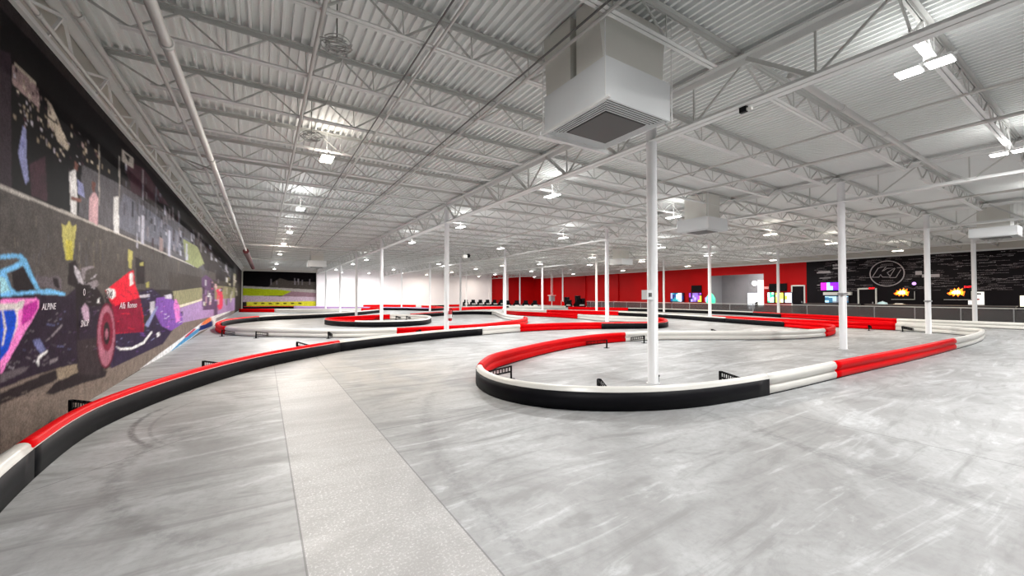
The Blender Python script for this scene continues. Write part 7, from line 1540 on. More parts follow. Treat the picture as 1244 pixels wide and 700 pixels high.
# ------------------------------------------------------------------ track barriers
PROF = [(.045, .014), (.060, .030), (.067, .065), (.066, .105), (.056, .128), (.034, .146), (.032, .168), (.052, .188), (.066, .208), (.070, .245), (.069, .272), (.058, .280), (.052, .305), (.036, .322), (.014, .330)]
PROF = PROF + [(-x, z) for x, z in reversed(PROF)]
def frames(pts):
    out = []
    for i in range(len(pts)):
        a = Vector(pts[max(i-1, 0)]); b = Vector(pts[min(i+1, len(pts)-1)]); d = (b-a)
        d = d.normalized() if d.length > 1e-6 else Vector((1, 0)); out.append((Vector(pts[i]), Vector((-d.y, d.x))))
    return out
def sweep(bm, fr, prof, closed_prof=True):
    rings = [[bm.verts.new((p.x+n.x*x, p.y+n.y*x, z)) for x, z in prof] for p, n in fr]
    m = len(prof)
    for A, B in zip(rings[:-1], rings[1:]):
        for k in range(m if closed_prof else m-1):
            f = bm.faces.new((A[k], B[k], B[(k+1) % m], A[(k+1) % m])); f.smooth = True
    if closed_prof:
        bm.faces.new(rings[0]); bm.faces.new(rings[-1][::-1])
def bracket(parent, foot, arm):
    fx, fy = foot; d = Vector((arm[0]-fx, arm[1]-fy, 0)); L = d.length; d.normalize(); s = Vector((-d.y, d.x, 0)); F = Vector((fx, fy, 0))
    bm = nb(); bar(bm, F+Vector((0, 0, .0)), F+Vector((0, 0, .26)), .035, .035, upv=d)
    ob = obj('support_bracket', bm, IRON, parent)
    bm = nb(); M = Matrix.Translation(F) @ Matrix.Rotation(math.atan2(d.y, d.x), 4, 'Z'); box(bm, -.07, .07, -.06, .06, 0, .012, M=M); obj('foot_plate', bm, IRON, ob)
    bm = nb(); n = 9
    for e in (-.03, .03):
        bar(bm, F+s*e+Vector((0, 0, .25)), F+d*L+s*e+Vector((0, 0, .14)), .008, .018)
        bar(bm, F+s*e+Vector((0, 0, .15)), F+d*L+s*e+Vector((0, 0, .05)), .008, .018)
        for k in range(n+1):
            q = k/n; bar(bm, F+d*L*q+s*e+Vector((0, 0, .15-.10*q)), F+d*L*q+s*e+Vector((0, 0, .25-.11*q)), .016, .008)
    for k in range(n+1):
        q = k/n; bar(bm, F+d*L*q-s*.03+Vector((0, 0, .25-.11*q)), F+d*L*q+s*.03+Vector((0, 0, .25-.11*q)), .014, .006)
    obj('slatted_arm', bm, IRON, ob)
BLAB = {
 'sweeping': 'long low track barrier sweeping from the lower left, red and white top over black belt',
 'big': 'large looping track barrier around the two nearest columns, white red and black sections',
 'leftloop': 'long narrow barrier loop with white inner side next to the mural kerb',
 'oval': 'small oval barrier island, red and white topped, around the third column of the first line',
 'outer': 'outer track barrier along the clear lobby fence, black then red then white',
 'pit': 'white low barrier in front of the parked karts',
 'leftnear': 'low barrier far left, dark red end then white, in front of the back mural',
 'leftfar': 'farther low barrier with purple light painted on its white face in front of the white far wall',
 'backrow': 'farthest red and black low barrier at the foot of the white far wall',
 'pitlane': 'straight red barrier left of the parked karts'}
BR = {'sweeping': [((-2.08, 7.35), 1), ((-1.03, 10.3), 1), ((.85, 13.1), 1)], 'leftloop': [((-.21, 17.73), 0), ((-1.35, 19.2), 0), ((2.07, 16.1), 0), ((5.3, 15.25), 0)],
 'big': [((8.89, 8.69), 0), ((10.88, 8.92), 0), ((4.03, 6.43), 0), ((4.61, 4.68), 0), ((6.90, 4.0), 0), ((23.4, 6.6), 0), ((23.9, 5.6), 0), ((15.3, 9.2), 0)], 'oval': [((8.2, 26.0), 0), ((7.5, 26.4), 0), ((6.6, 26.2), 0)], 'outer': [], 'pitlane': []}
for name, secs in BARRIERS.items():
    p0 = secs[0][2][0]
    t = thing('track_barrier', BLAB[name], 'barrier', (0, 0, 0))
    allp = []
    for colr, side, pts in secs:
        fr = frames(pts); allp += pts
        bm = nb(); sweep(bm, fr, PROF)
        s = obj('rail_section', bm, REDP if colr == 'R' else (PURPLE_LIT if name == 'leftfar' else WHITEP), t)
        bm = nb(); sweep(bm, fr, [(.050, 0), (.050, .018), (-.050, .018), (-.050, 0)]); obj('base_strip', bm, BLACKP, s)
        if side:
            w0, w1 = sorted((side*.068, side*.076))
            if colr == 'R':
                q0, q1 = sorted((side*.068, side*.074)); bm = nb(); sweep(bm, fr, [(q0, .268), (q1, .268), (q1, .2745), (q0, .2745)]); obj('painted_edge_glint', bm, WHITEP, s)  # thin white strip standing in for the glint along the ridge
            bm = nb(); sweep(bm, fr, [(w0, .006), (w1, .006), (w1, .262), (w0, .262)]); obj('rubber_face', bm, BLACKP, s)
    for foot, _ in BR.get(name, []):
        q = min(allp, key=lambda p: (p[0]-foot[0])**2+(p[1]-foot[1])**2)
        d = Vector((q[0]-foot[0], q[1]-foot[1])); L = d.length
        if L < .3: d = d.normalized() if L > .02 else Vector((1, 0)); foot = (q[0]-d.x*.5, q[1]-d.y*.5); L = .5
        e = Vector(q)-d.normalized()*.07
        e = Vector(foot)+(e-Vector(foot)).normalized()*min((e-Vector(foot)).length, .75)
        bracket(t, foot, (e.x, e.y))
# ------------------------------------------------------------------ wall mural and its print
PC = dict(gwall2=(80, 74, 72), tan4=(112, 104, 94), road2=(106, 96, 90), k=(17, 15, 17), dplum=(52, 42, 50), dplum2=(60, 36, 46), print_veil=(88, 86, 92), haze=(112, 114, 128), pale_print=(190, 190, 205), gwall=(84, 79, 77), line=(170, 165, 160), pinkg=(150, 130, 130), ltan=(190, 180, 165), lav=(140, 145, 190), lav2=(110, 115, 160), wht=(228, 228, 230), skin=(120, 80, 72), pink=(208, 170, 178), grn=(150, 158, 110), yel=(178, 172, 100), yel2=(200, 190, 80), logo_bg=(160, 155, 150), tree=(72, 66, 62), tan2=(150, 146, 112), cream=(222, 214, 190), lilac=(165, 135, 180), dpurp=(92, 66, 100), redp=(225, 60, 95), road=(122, 110, 102), shd=(42, 35, 38), tan3=(150, 136, 118), navy=(44, 34, 48), navy2=(48, 36, 62), lblue=(120, 190, 240), cyan=(170, 225, 240), steel=(100, 92, 98), pink2=(235, 130, 200), cream2=(225, 215, 215), mag=(195, 50, 160), blue=(20, 75, 200), gry2=(140, 132, 138), lgry=(195, 190, 200), lpnk=(200, 170, 195), tyre=(58, 48, 52), red=(210, 30, 55), red2=(140, 20, 55), red3=(235, 35, 60), maroon=(100, 30, 50), rim=(175, 110, 130), maroon2=(125, 35, 58), purp=(125, 80, 165), pnk3=(215, 120, 190), kblue=(70, 140, 185), kred=(190, 40, 70), oran=(225, 120, 70), dblue=(20, 50, 110), field=(170, 185, 30), rosy=(150, 120, 130), lilac2=(190, 170, 185), yel3=(225, 220, 60))
import numpy as np
def printed_vinyl():
    m = bpy.data.materials.new('printed_vinyl'); m.use_nodes = True; nt = m.node_tree; b = nt.nodes['Principled BSDF']
    b.inputs['Roughness'].default_value = .50; b.inputs['Specular IOR Level'].default_value = .022
    at = nt.nodes.new('ShaderNodeVertexColor'); at.layer_name = 'ink'; g = nt.nodes.new('ShaderNodeNewGeometry')
    col = at.outputs['Color']
    for sc, lo, hi in ((7, .80, 1.2), (38, .75, 1.25), (120, .78, 1.22)):
        n = nt.nodes.new('ShaderNodeTexNoise'); n.inputs['Scale'].default_value = sc; n.inputs['Detail'].default_value = 3
        nt.links.new(g.outputs['Position'], n.inputs['Vector'])
        r = nt.nodes.new('ShaderNodeMapRange'); r.inputs[1].default_value = .3; r.inputs[2].default_value = .7; r.inputs[3].default_value = lo; r.inputs[4].default_value = hi
        nt.links.new(n.outputs['Fac'], r.inputs[0])
        mx = nt.nodes.new('ShaderNodeVectorMath'); mx.operation = 'SCALE'; nt.links.new(col, mx.inputs[0]); nt.links.new(r.outputs[0], mx.inputs['Scale']); col = mx.outputs[0]
    nt.links.new(col, b.inputs['Base Color'])
    return m
VINYL = printed_vinyl()
def print_mesh(name, polys, A, Z, conv, parent, base=(50, 44, 45), blur=1):
    """ink picture carried by a fine flat sheet: one vertex grid over (A, Z), coloured by the polygons"""
    A = np.array(A); Z = np.array(Z); GA, GZ = np.meshgrid(A, Z, indexing='ij')
    ink = np.empty(GA.shape+(3,)); ink[:] = [lin(c) for c in base]
    rs = np.random.RandomState(5)
    for c, lay, pts in sorted(polys, key=lambda q: q[1]):
        P = np.array(pts); jit = 1+rs.uniform(-.12, .12)
        i0, i1 = np.searchsorted(A, (P[:, 0].min(), P[:, 0].max())); j0, j1 = np.searchsorted(Z, (P[:, 1].min(), P[:, 1].max()))
        i0 = max(i0-1, 0); j0 = max(j0-1, 0); i1 = min(i1+1, len(A)); j1 = min(j1+1, len(Z))
        if i1 <= i0 or j1 <= j0: continue
        X, Y = GA[i0:i1, j0:j1], GZ[i0:i1, j0:j1]; ins = np.zeros(X.shape, bool)
        n = len(P); k = n-1
        for i in range(n):
            (xi, yi), (xk, yk) = P[i], P[k]
            if yi != yk: ins ^= ((yi > Y) != (yk > Y)) & (X < (xk-xi)*(Y-yi)/(yk-yi)+xi)
            k = i
        ink[i0:i1, j0:j1][ins] = [min(1, lin(v)*jit) for v in PC[c]]
    for _ in range(blur):
        for ax in (0, 1):
            pad = np.concatenate([ink.take([0], ax), ink, ink.take([-1], ax)], ax)
            n = ink.shape[ax]; ink = .25*pad.take(range(0, n), ax)+.5*pad.take(range(1, n+1), ax)+.25*pad.take(range(2, n+2), ax)
    na, nz = GA.shape
    vs = [conv(x, y, 0) for x, y in zip(GA.ravel(), GZ.ravel())]
    fs = [(i*nz+j, (i+1)*nz+j, (i+1)*nz+j+1, i*nz+j+1) for i in range(na-1) for j in range(nz-1)]
    me = bpy.data.meshes.new(name); me.from_pydata(vs, [], fs)
    at = me.color_attributes.new('ink', 'FLOAT_COLOR', 'POINT')
    at.data.foreach_set('color', np.concatenate([ink.reshape(-1, 3), np.ones((na*nz, 1))], 1).astype(np.float32).ravel())
    me.materials.append(VINYL)
    o = bpy.data.objects.new(name, me); COL.objects.link(o); o.parent = parent
    return o
def clipY(y): return max(y, -4.0)
t = thing('wall_mural', 'huge printed racing photo covering the left wall, blue and red race cars', 'mural', (0, 0, 0))
bm = nb(); box(bm, XL, -2.225, -5.4, YF-.1, 0.0, 4.62); obj('backing_panel', bm, mat('print_base', rgb(50, 44, 45), .42, noise=.4, nscale=14, spec=.16), t)
conv = lambda y, z, d: (-2.222+d, min(max(y, -5.3), YF-.12), min(max(z, .002), 4.615))
ys = list(np.arange(-5.3, 6.0, .25))
q = 0.0
while True:   # column spacing grows with distance along the wall
    f = (q-628)/480.0; yv = -2.222*(.846-.533*f)/(.533+.846*f); q += .9
    if yv > YF-.15 or yv < 0: break
    if yv > ys[-1]: ys.append(yv)
print_mesh('printed_picture', sum((MURAL[k] for k in ('mural_backdrop', 'blue_race_car', 'red_race_car', 'painted_kerb')), []), ys, np.linspace(.003, 4.61, 400), lambda y, z, d: (-2.222, y, z), t)
WL = mat('printed_white_lettering', rgb(225, 220, 228), .4)
for s, y, z, sz, sx, sh in (('ALPINE', 6.88, 1.43, .115, 1.0, .15), ('SNOP', 8.06, 1.15, .14, .85, .2), ('O', 8.13, 1.60, .15, .7, 0), ('Gatmach', 8.25, 1.635, .055, 1.3, 0), ('2', 9.10, 1.555, .20, 1.6, .2), ('4', 9.29, 1.555, .20, 1.6, .2), ('Alfa', 9.85, 1.36, .17, 1.35, .3), ('Romeo', 10.33, 1.36, .17, 1.35, .3), ('TTT', 11.9, 1.5, .14, 1.0, 0)):
    if s in ('TTT', 'Gatmach'): continue
    obj('lettering', text_bm(s, sz, on_left(y, z, -2.2, sx, sh), .001), mat('dark_print_lettering', rgb(60, 20, 40), .4) if s in '24' else WL, t)
# mural on the far wall
t = thing('wall_mural', 'printed race circuit photo on the far wall with green field and yellow kerb', 'mural', (0, 0, 0))
bm = nb(); box(bm, -2.1, 5.92, YF-.03, YF, 0, 4.62); obj('backing_panel', bm, mat('print_base', rgb(62, 55, 54)), t)
convb = lambda x, z, d: (min(max(x, -2.08), 5.9), YF-.031-d*1.2, min(max(z, .01), 4.61))
print_mesh('printed_picture', MURAL['__back'], np.linspace(-2.08, 5.9, 130), np.linspace(.01, 4.61, 120), lambda x, z, d: (x, YF-.034, z), t)
# ------------------------------------------------------------------ fence in front of the lobby
FEN = mat('smoked_fence_panel', (0.10, 0.095, 0.095, 1), .25, alpha=.72)
t = thing('lobby_fence', 'long smoked clear fence with metal top rail in front of the lobby', 'fence', (34, 0, 0))
y = -4.0; k = 0
while y < 36.5:
    e = min(y+1.9, 36.6)
    bm = nb(); box(bm, -.006, .006, y+.03, e-.03, .08, .84); obj('clear_panel', bm, FEN, t)
    bm = nb(); box(bm, -.025, .025, y-.02, y+.02, 0, .88); obj('post', bm, CHROME, t); y += 1.9
bm = nb(); tube(bm, [(0, -4, .9), (0, 36.6, .9)], .028, 8); obj('top_rail', bm, GALV, t)
# ------------------------------------------------------------------ lobby side: signs, screens, counters
RX = XR-.01
def wbox(bm, y0, y1, z0, z1, d0=0.0, d1=.05, mi=0): box(bm, RX-d1, RX-d0, min(y0, y1), max(y0, y1), z0, z1, mi)
def E(name, r, g, b, s): return mat(name, rgb(r, g, b), .4, emit=rgb(r, g, b), strength=s)
# chalk-style word wall
t = thing('word_wall_graphic', 'black wall graphic covered in small chalk style racing words around a round emblem', 'wall graphic', (0, 0, 0))
bm = nb(); wbox(bm, 15.6, -4, .9, 4.55, 0, .02); obj('backing_panel', bm, BLACKW, t)
bmA, bmB = nb(), nb()
for row in range(44):
    z = 2.0+row*.058+random.uniform(-.015, .015); y = 15.3-random.uniform(0, 1)
    while y > -3.5:
        wd = random.uniform(.15, .9)
        if random.random() < .42+.25*math.sin(y*2.1+row*.4) and not (((y-wd/2-10.5)/1.25)**2+((z-3.3)/1.1)**2 < 1) and z < 4.5:
            yy = y
            while yy > y-wd:
                lw_ = random.uniform(.02, .06); hh = random.uniform(.015, .04)
                bb = bmB if (row*7+int(y*3)) % 9 == 0 else bmA
                box(bb, RX-.026, RX-.021, yy-lw_, yy, z, z+hh); yy -= lw_+.02
        y -= wd+random.uniform(.06, .4)
o = obj('chalk_words', bmA, SCRIBE, t); o['kind'] = 'stuff'
o = obj('bright_chalk_words', bmB, SCRIBE2, t); o['kind'] = 'stuff'
bm = nb()   # brighter word blocks, unreadable at this distance
for z, y0, y1 in ((4.12, 13.95, 13.05), (3.86, 13.95, 13.0)):
    y = y0
    while y > y1: w_ = random.uniform(.05, .11); box(bm, RX-.03, RX-.024, y-w_, y, z, z+random.uniform(.10, .17)); y -= w_+.02
for a_, z_, w_, h_ in ((15.1, 3.55, 1.0, .12), (15.0, 3.68, .85, .06), (8.9, 3.15, .35, .28), (8.55, 2.95, .9, .22), (14.9, 3.1, .8, .05), (15.1, 2.5, .9, .05)): box(bm, RX-.03, RX-.024, a_-w_, a_, z_, z_+h_)
o = obj('bright_word_blocks', bm, SCRIBE2, t); o['kind'] = 'stuff'
t2 = thing('round_emblem_sign', 'round white outline emblem on the black word wall', 'sign', (RX-.03, 10.5, 3.33))
bm = nb(); tube(bm, [(0, 1.0*math.cos(a), .98*math.sin(a)) for a in [2*PI*k/48 for k in range(48)]], .035, 6, closed=True); obj('ring', bm, SCRIBE2, t2)
bm = nb()
for line in ([(390, 465), (505, 290), (560, 275), (650, 268), (575, 355)], [(600, 345), (665, 303), (800, 300), (665, 385), (705, 440)], [(390, 465), (515, 465), (545, 415), (580, 465), (705, 472), (805, 308)], [(840, 300), (945, 300)], [(905, 335), (815, 482), (710, 482)]):
    tube(bm, [(-.01, -(u-655)/305.0, -(v-400)/245.0) for u, v in line], .024, 5)
obj('monogram_outline', bm, SCRIBE2, t2)
bm = nb()
for v, u0, u1 in ((215, 560, 760), (240, 540, 780), (530, 560, 770), (565, 520, 790), (595, 560, 750)):
    u = u0
    while u < u1: box(bm, -.012, -.004, -(u+16-655)/305.0, -(u-655)/305.0, -(v+12-400)/245.0, -(v-400)/245.0); u += 24
obj('small_rim_lettering', bm, SCRIBE, t2)
# screens
def screen(label, y0, y1, z0, z1, cols, frame=True, name='video_screen', cat='screen'):
    t = thing(name, label, cat, (RX, (y0+y1)/2, z0))
    cy = (y0+y1)/2; W = abs(y0-y1)/2; H = z1-z0
    bm = nb(); box(bm, -.10, 0, -W-.05, W+.05, -.05, H+.05); obj('frame', bm, IRON, t)
    bm = nb(); ms = []
    n = len(cols)
    rs_ = random.Random(int(y0*100))
    for i in range(n):
        zz = 0.0
        while zz < H-.01:
            h_ = min(H-zz, rs_.uniform(.12, .5)*H); c = cols[(i+rs_.choice((0, 0, 0, 1, 2)))%n]
            m = E('screen_%d_%d_%d' % c[:3], c[0], c[1], c[2], 1.5)
            if m not in ms: ms.append(m)
            box(bm, -.106, -.10, W-2*W*(i+1)/n, W-2*W*i/n, zz, zz+h_, ms.index(m)); zz += h_
    obj('picture', bm, ms, t)
    return t
screen('lit screen with dark blue and white picture, left one under the red wall', 29.8, 28.1, .92, 1.9, [(150, 150, 200), (10, 30, 90), (20, 60, 120), (30, 130, 140), (150, 220, 220), (200, 220, 250), (30, 20, 40)])
screen('lit screen with purple white and yellow picture beside the opening', 27.4, 25.9, .92, 1.9, [(150, 60, 180), (30, 10, 50), (40, 30, 90), (160, 150, 230), (120, 90, 170), (70, 40, 120), (220, 190, 60)])
screen('small lit pink picture screen just right of the nearest column', 32.3, 31.6, .95, 2.0, [(230, 90, 110), (240, 120, 130)])
t = thing('wall_monitor', 'black switched off monitor above the purple screen on the red wall', 'monitor', (RX, 26.5, 2.0))
bm = nb(); box(bm, -.12, 0, -.6, .6, 0, .75); obj('bezel', bm, IRON, t)
t = thing('wall_monitor', 'black switched off monitor above the row of lit menu screens', 'monitor', (RX, 18.2, 2.02))
bm = nb(); box(bm, -.12, 0, -.75, .75, 0, .72); obj('bezel', bm, IRON, t)
t = thing('wall_monitor', 'black monitor on the red wall behind the nearest column', 'monitor', (RX, 31.6, 2.15))
bm = nb(); box(bm, -.12, 0, -.5, .5, 0, .7); obj('bezel', bm, IRON, t)
screen('lit menu screen with green picture, leftmost of the three portrait screens', 19.1, 18.55, .95, 1.9, [(170, 230, 200), (60, 190, 140), (220, 245, 235)])
screen('lit menu screen with yellow picture, middle of the three portrait screens', 18.4, 17.75, .95, 1.86, [(230, 240, 190), (240, 240, 90), (190, 200, 80)])
screen('lit menu screen with white and lime picture, rightmost portrait screen', 17.6, 17.05, .95, 1.86, [(190, 220, 60), (235, 240, 250), (200, 210, 235)])
screen('wide magenta and purple lit screen on the black wall', 14.8, 13.5, 2.08, 2.72, [(230, 30, 220), (200, 20, 210), (150, 230, 250), (160, 220, 240), (140, 20, 230), (120, 15, 230)])
screen('blue and white lit counter menu under the purple screen', 14.5, 12.9, 1.02, 1.55, [(160, 210, 240), (40, 90, 120), (150, 180, 195), (40, 90, 120), (120, 130, 140), (90, 95, 105)])
t = thing('counter_hood', 'white hood panel above the blue menu screens', 'sign', (RX, 13.6, 1.65)); bm = nb(); box(bm, -.35, 0, -.95, .95, 0, .25); obj('hood', bm, WHITEP, t)
# round monochrome clock-like bollard light near the opening left out; big opening contents
t = thing('roll_up_door', 'white lit roll up garage door with panes inside the grey alcove', 'door', (XR+4.9, 22.3, 0))
bm = nb(); box(bm, -.04, 0, -1.25, 1.25, 0, 1.95); obj('frame', bm, GREYW, t)
GL = mat('frosted_door_glass', (.8, .85, .9, 1), .3, emit=(.85, .92, 1, 1), strength=1.1)
for a in (0, 1):
    for z in (.1, .72, 1.33):
        bm = nb(); box(bm, -.05, -.03, -1.2+a*1.22, -.03+a*1.22, z, z+.56); obj('pane', bm, GL, t)
t = thing('lit_banner', 'tall white glowing banner at the right edge of the opening', 'banner', (RX, 19.75, 0.5))
bm = nb(); box(bm, -.06, 0, -.26, .26, 0, 2.6); obj('panel', bm, E('banner_glow', 235, 240, 235, 1.3), t)
t = thing('spot_lamp', 'intense white spot lamp glaring in the alcove opening', 'lamp', (XR+1.0, 20.7, 2.9))
bm = nb(); tube(bm, [(0, 0, 0), (-.25, 0, -.05)], [.10, .16], 14); obj('housing', bm, IRON, t)
bm = nb(); tube(bm, [(-.255, 0, -.05), (-.27, 0, -.05)], .22, 14); obj('lens', bm, E('spot_glow', 255, 250, 245, 200), t)
area('spot_light', t, (-.3, 0, -.05), .2, .2, 120, (1, .97, .93)).rotation_euler = (0, -PI/2, 0)
d = bpy.data.lights.new('alcove_fill', 'AREA'); d.size = 3; d.energy = 300; o = bpy.data.objects.new('alcove_fill', d); COL.objects.link(o); o.location = (XR+2.5, 21, 4.5)  # bodiless area light that lightens the alcove walls
tag(o, 'unseen area light brightening the grey alcove from above', 'lamp')
t = thing('emergency_light', 'small black and white twin head emergency light in the alcove', 'lamp', (XR+4.9, 21.2, 3.2))
bm = nb(); box(bm, -.15, 0, -.25, .25, 0, .3); obj('body', bm, WHITEP, t)
for s in (-1, 1): bm = nb(); tube(bm, [(-.15, s*.2, .15), (-.25, s*.2, .12)], .09, 10); obj('lamp_head', bm, IRON, t)
t = thing('round_prize_display', 'rounded green and violet lit display beside the alcove edge', 'display', (XR-1.0, 24.3, .75))
bm = nb(); tube(bm, [(0, 0, 0), (0, 0, .15), (0, 0, .55), (0, 0, .95), (0, 0, 1.15)], [.35, .45, .45, .25, .05], 14); obj('lit_body', bm, E('display_green', 60, 215, 150, 1.3), t)
bm = nb(); tube(bm, [(-.05, .15, .2), (-.05, .15, .6), (-.05, .15, .85)], [.36, .38, .1], 12); obj('violet_side', bm, E('display_violet', 150, 150, 235, 1.3), t)
bm = nb(); tube(bm, [(0, 0, -.75), (0, 0, 0)], .2, 12); obj('stand', bm, IRON, t)
def arcade(label, y):
    t = thing('pyramid_stand', label, 'display', (XR+1.5, y, 0)); bm = nb(); tube(bm, [(0, 0, 0), (0, 0, .9), (0, 0, 1.0), (0, 0, 1.5), (0, 0, 1.95)], [.7, .7, .45, .25, .05], 10); obj('body', bm, IRON, t)
    bm = nb(); tube(bm, [(0, 0, 1.25), (0, 0, 1.3)], .42, 10); obj('shelf', bm, WHITEP, t)
arcade('dark stepped display stand inside the alcove', 20.3)
# doors on the right wall
def wdoor(n, y0, y1, z1):
    bm = nb(); box(bm, RX-.05, RX, y1, y0, 0, z1); o = obj('door_%d' % n, bm, BLACKW); o['kind'] = 'structure'
    bm = nb(); box(bm, RX-.08, RX, y0, y0+.1, 0, z1+.1); box(bm, RX-.08, RX, y1-.1, y1, 0, z1+.1); box(bm, RX-.08, RX, y1, y0, z1, z1+.12); obj('door_frame', bm, DUCT, o)
    bm = nb(); box(bm, RX-.12, RX-.05, y1+.12, y1+.18, .95, 1.1); obj('door_handle', bm, CHROME, o)
wdoor(1, 17.0, 16.1, 2.45); wdoor(2, 12.2, 11.2, 2.1)
# exit signs
for y, z, lab in ((11.4, 2.08, 'left'), (6.3, 2.10, 'right')):
    t = thing('exit_sign', 'small glowing red exit sign on the black wall, the %s one' % lab, 'sign', (RX-.02, y, z))
    bm = nb(); box(bm, -.06, 0, -.2, .2, 0, .22); obj('housing', bm, IRON, t)
    obj('lettering', text_bm('EXIT', .19, on_right(.19, .04, -.064, .95, 0), .003), E('exit_red', 255, 30, 40, 3.0), t)
t = thing('exit_sign', 'small glowing exit sign on the red wall above the menu screens', 'sign', (RX-.02, 19.22, 2.25))
bm = nb(); box(bm, -.06, 0, -.2, .2, 0, .22); obj('housing', bm, WHITEP, t); obj('lettering', text_bm('EXIT', .19, on_right(.19, .04, -.064, .95, 0), .003), E('exit_red', 255, 30, 40, 3.0), t)
# flame picture screens
FL = [(-.45, .25), (-.30, .10), (-.22, .22), (-.15, .02), (.0, .18), (.08, 0), (.2, .2), (.35, .05), (.42, .4), (.30, .35), (.33, .62), (.2, .45), (.12, .68), (.02, .42), (-.08, .62), (-.16, .40), (-.28, .5), (-.26, .36)]
def flame(label, y, z):
    t = thing('flame_screen', label, 'screen', (RX-.03, y, z))
    bm = nb(); box(bm, -.08, -.0, -.75, .75, -.25, .52); obj('frame', bm, IRON, t)
    for s, sc, nm, c, st in ((0, 1.0, 'outer_flame', (250, 110, 20), 2.0), (1, .78, 'middle_flame', (255, 190, 40), 3.0), (2, .5, 'inner_flame', (255, 245, 190), 4.0)):
        bm = nb(); vs = [bm.verts.new((-.085-.003*s, -a*sc, .33+(b_-.33)*sc)) for a, b_ in FL]; f = bm.faces.new(vs); bmesh.ops.triangulate(bm, faces=[f])
        obj(nm, bm, E('flame_%d' % s, *c, st), t)
    bm = nb(); box(bm, -.09, -.08, -.72, .6, -.22, -.19); box(bm, -.09, -.08, -.72, -.69, -.22, .4); obj('bright_edge', bm, WHITEP, t)
flame('orange flame picture glowing on the black wall, left of the right hand columns', 9.65, 1.52); flame('orange flame picture glowing on the black wall, right of the third column line', 6.85, 1.52)
t = thing('wall_poster', 'white lit poster with black heading and red car picture on the black wall', 'poster', (RX-.03, 5.95, .98))
bm = nb(); box(bm, -.04, 0, -.36, .36, 0, .88); obj('sheet', bm, E('poster_white', 235, 232, 228, .8), t)
bm = nb(); [box(bm, -.045, -.04, .30-.09*k-.07, .30-.09*k, .68, .80) for k in range(6)]; obj('heading_print', bm, IRON, t)
bm = nb(); box(bm, -.045, -.04, -.15, .30, .32, .42); box(bm, -.045, -.04, -.05, .18, .42, .5); obj('car_print', bm, REDM, t)
t = thing('glowing_sign', 'cream glowing panel on the black wall at the right edge of the view', 'sign', (RX-.03, 3.7, .9)); bm = nb(); box(bm, -.05, 0, -.4, .4, 0, .7); obj('sheet', bm, E('panel_cream', 250, 240, 210, 1.2), t)
t = thing('small_monitor', 'small dark monitor with a lilac logo above the left flame picture', 'monitor', (RX-.03, 8.7, 2.3)); bm = nb(); box(bm, -.1, 0, -.55, .55, 0, .5); obj('bezel', bm, IRON, t)
bm = nb(); tube(bm, [(-.105, .25, .2), (-.11, .25, .2)], .12, 10); obj('logo_mark', bm, E('logo_lilac', 200, 150, 235, 1.5), t)
for i, (ya, yb) in enumerate(((15.0, 11.5), (11.0, 4.0), (3.4, -3.5))):
    t = thing('service_counter', ['dark counter under the purple screen', 'long dark counter under the flame pictures', 'dark counter at the far right edge'][i]+' behind the fence', 'counter', (38.6, 0, 0))
    bm = nb(); box(bm, -.3, .3, yb, ya, 0, .92); obj('body', bm, COUNTER, t); bm = nb(); box(bm, -.38, .34, yb-.05, ya+.05, .92, .97); obj('worktop', bm, mat('counter_top', (.12, .10, .09, 1), .3), t)
t = thing('desk_lamp_dome', 'pale blue dome shaped dispenser on the counter', 'dispenser', (38.6, 11.0-.9, .97)); bm = nb(); tube(bm, [(0, 0, 0), (0, 0, .12), (0, 0, .2)], [.3, .26, .05], 14); obj('dome', bm, mat('pale_blue_plastic', (.5, .7, .75, 1), .3), t); bm = nb(); tube(bm, [(0, 0, .2), (0, 0, .25)], .04, 8); obj('knob', bm, CHROME, t)
t = thing('serving_tray', 'shallow cream tray on the counter beside the blue dome', 'tray', (38.6, 9.2, .97)); bm = nb(); box(bm, -.15, .15, -.28, .28, 0, .03); obj('tray', bm, mat('cream_plastic', (.6, .5, .35, 1), .4), t); bm = nb(); box(bm, -.1, .1, -.2, .2, .03, .08); obj('stack', bm, LABELM, t)
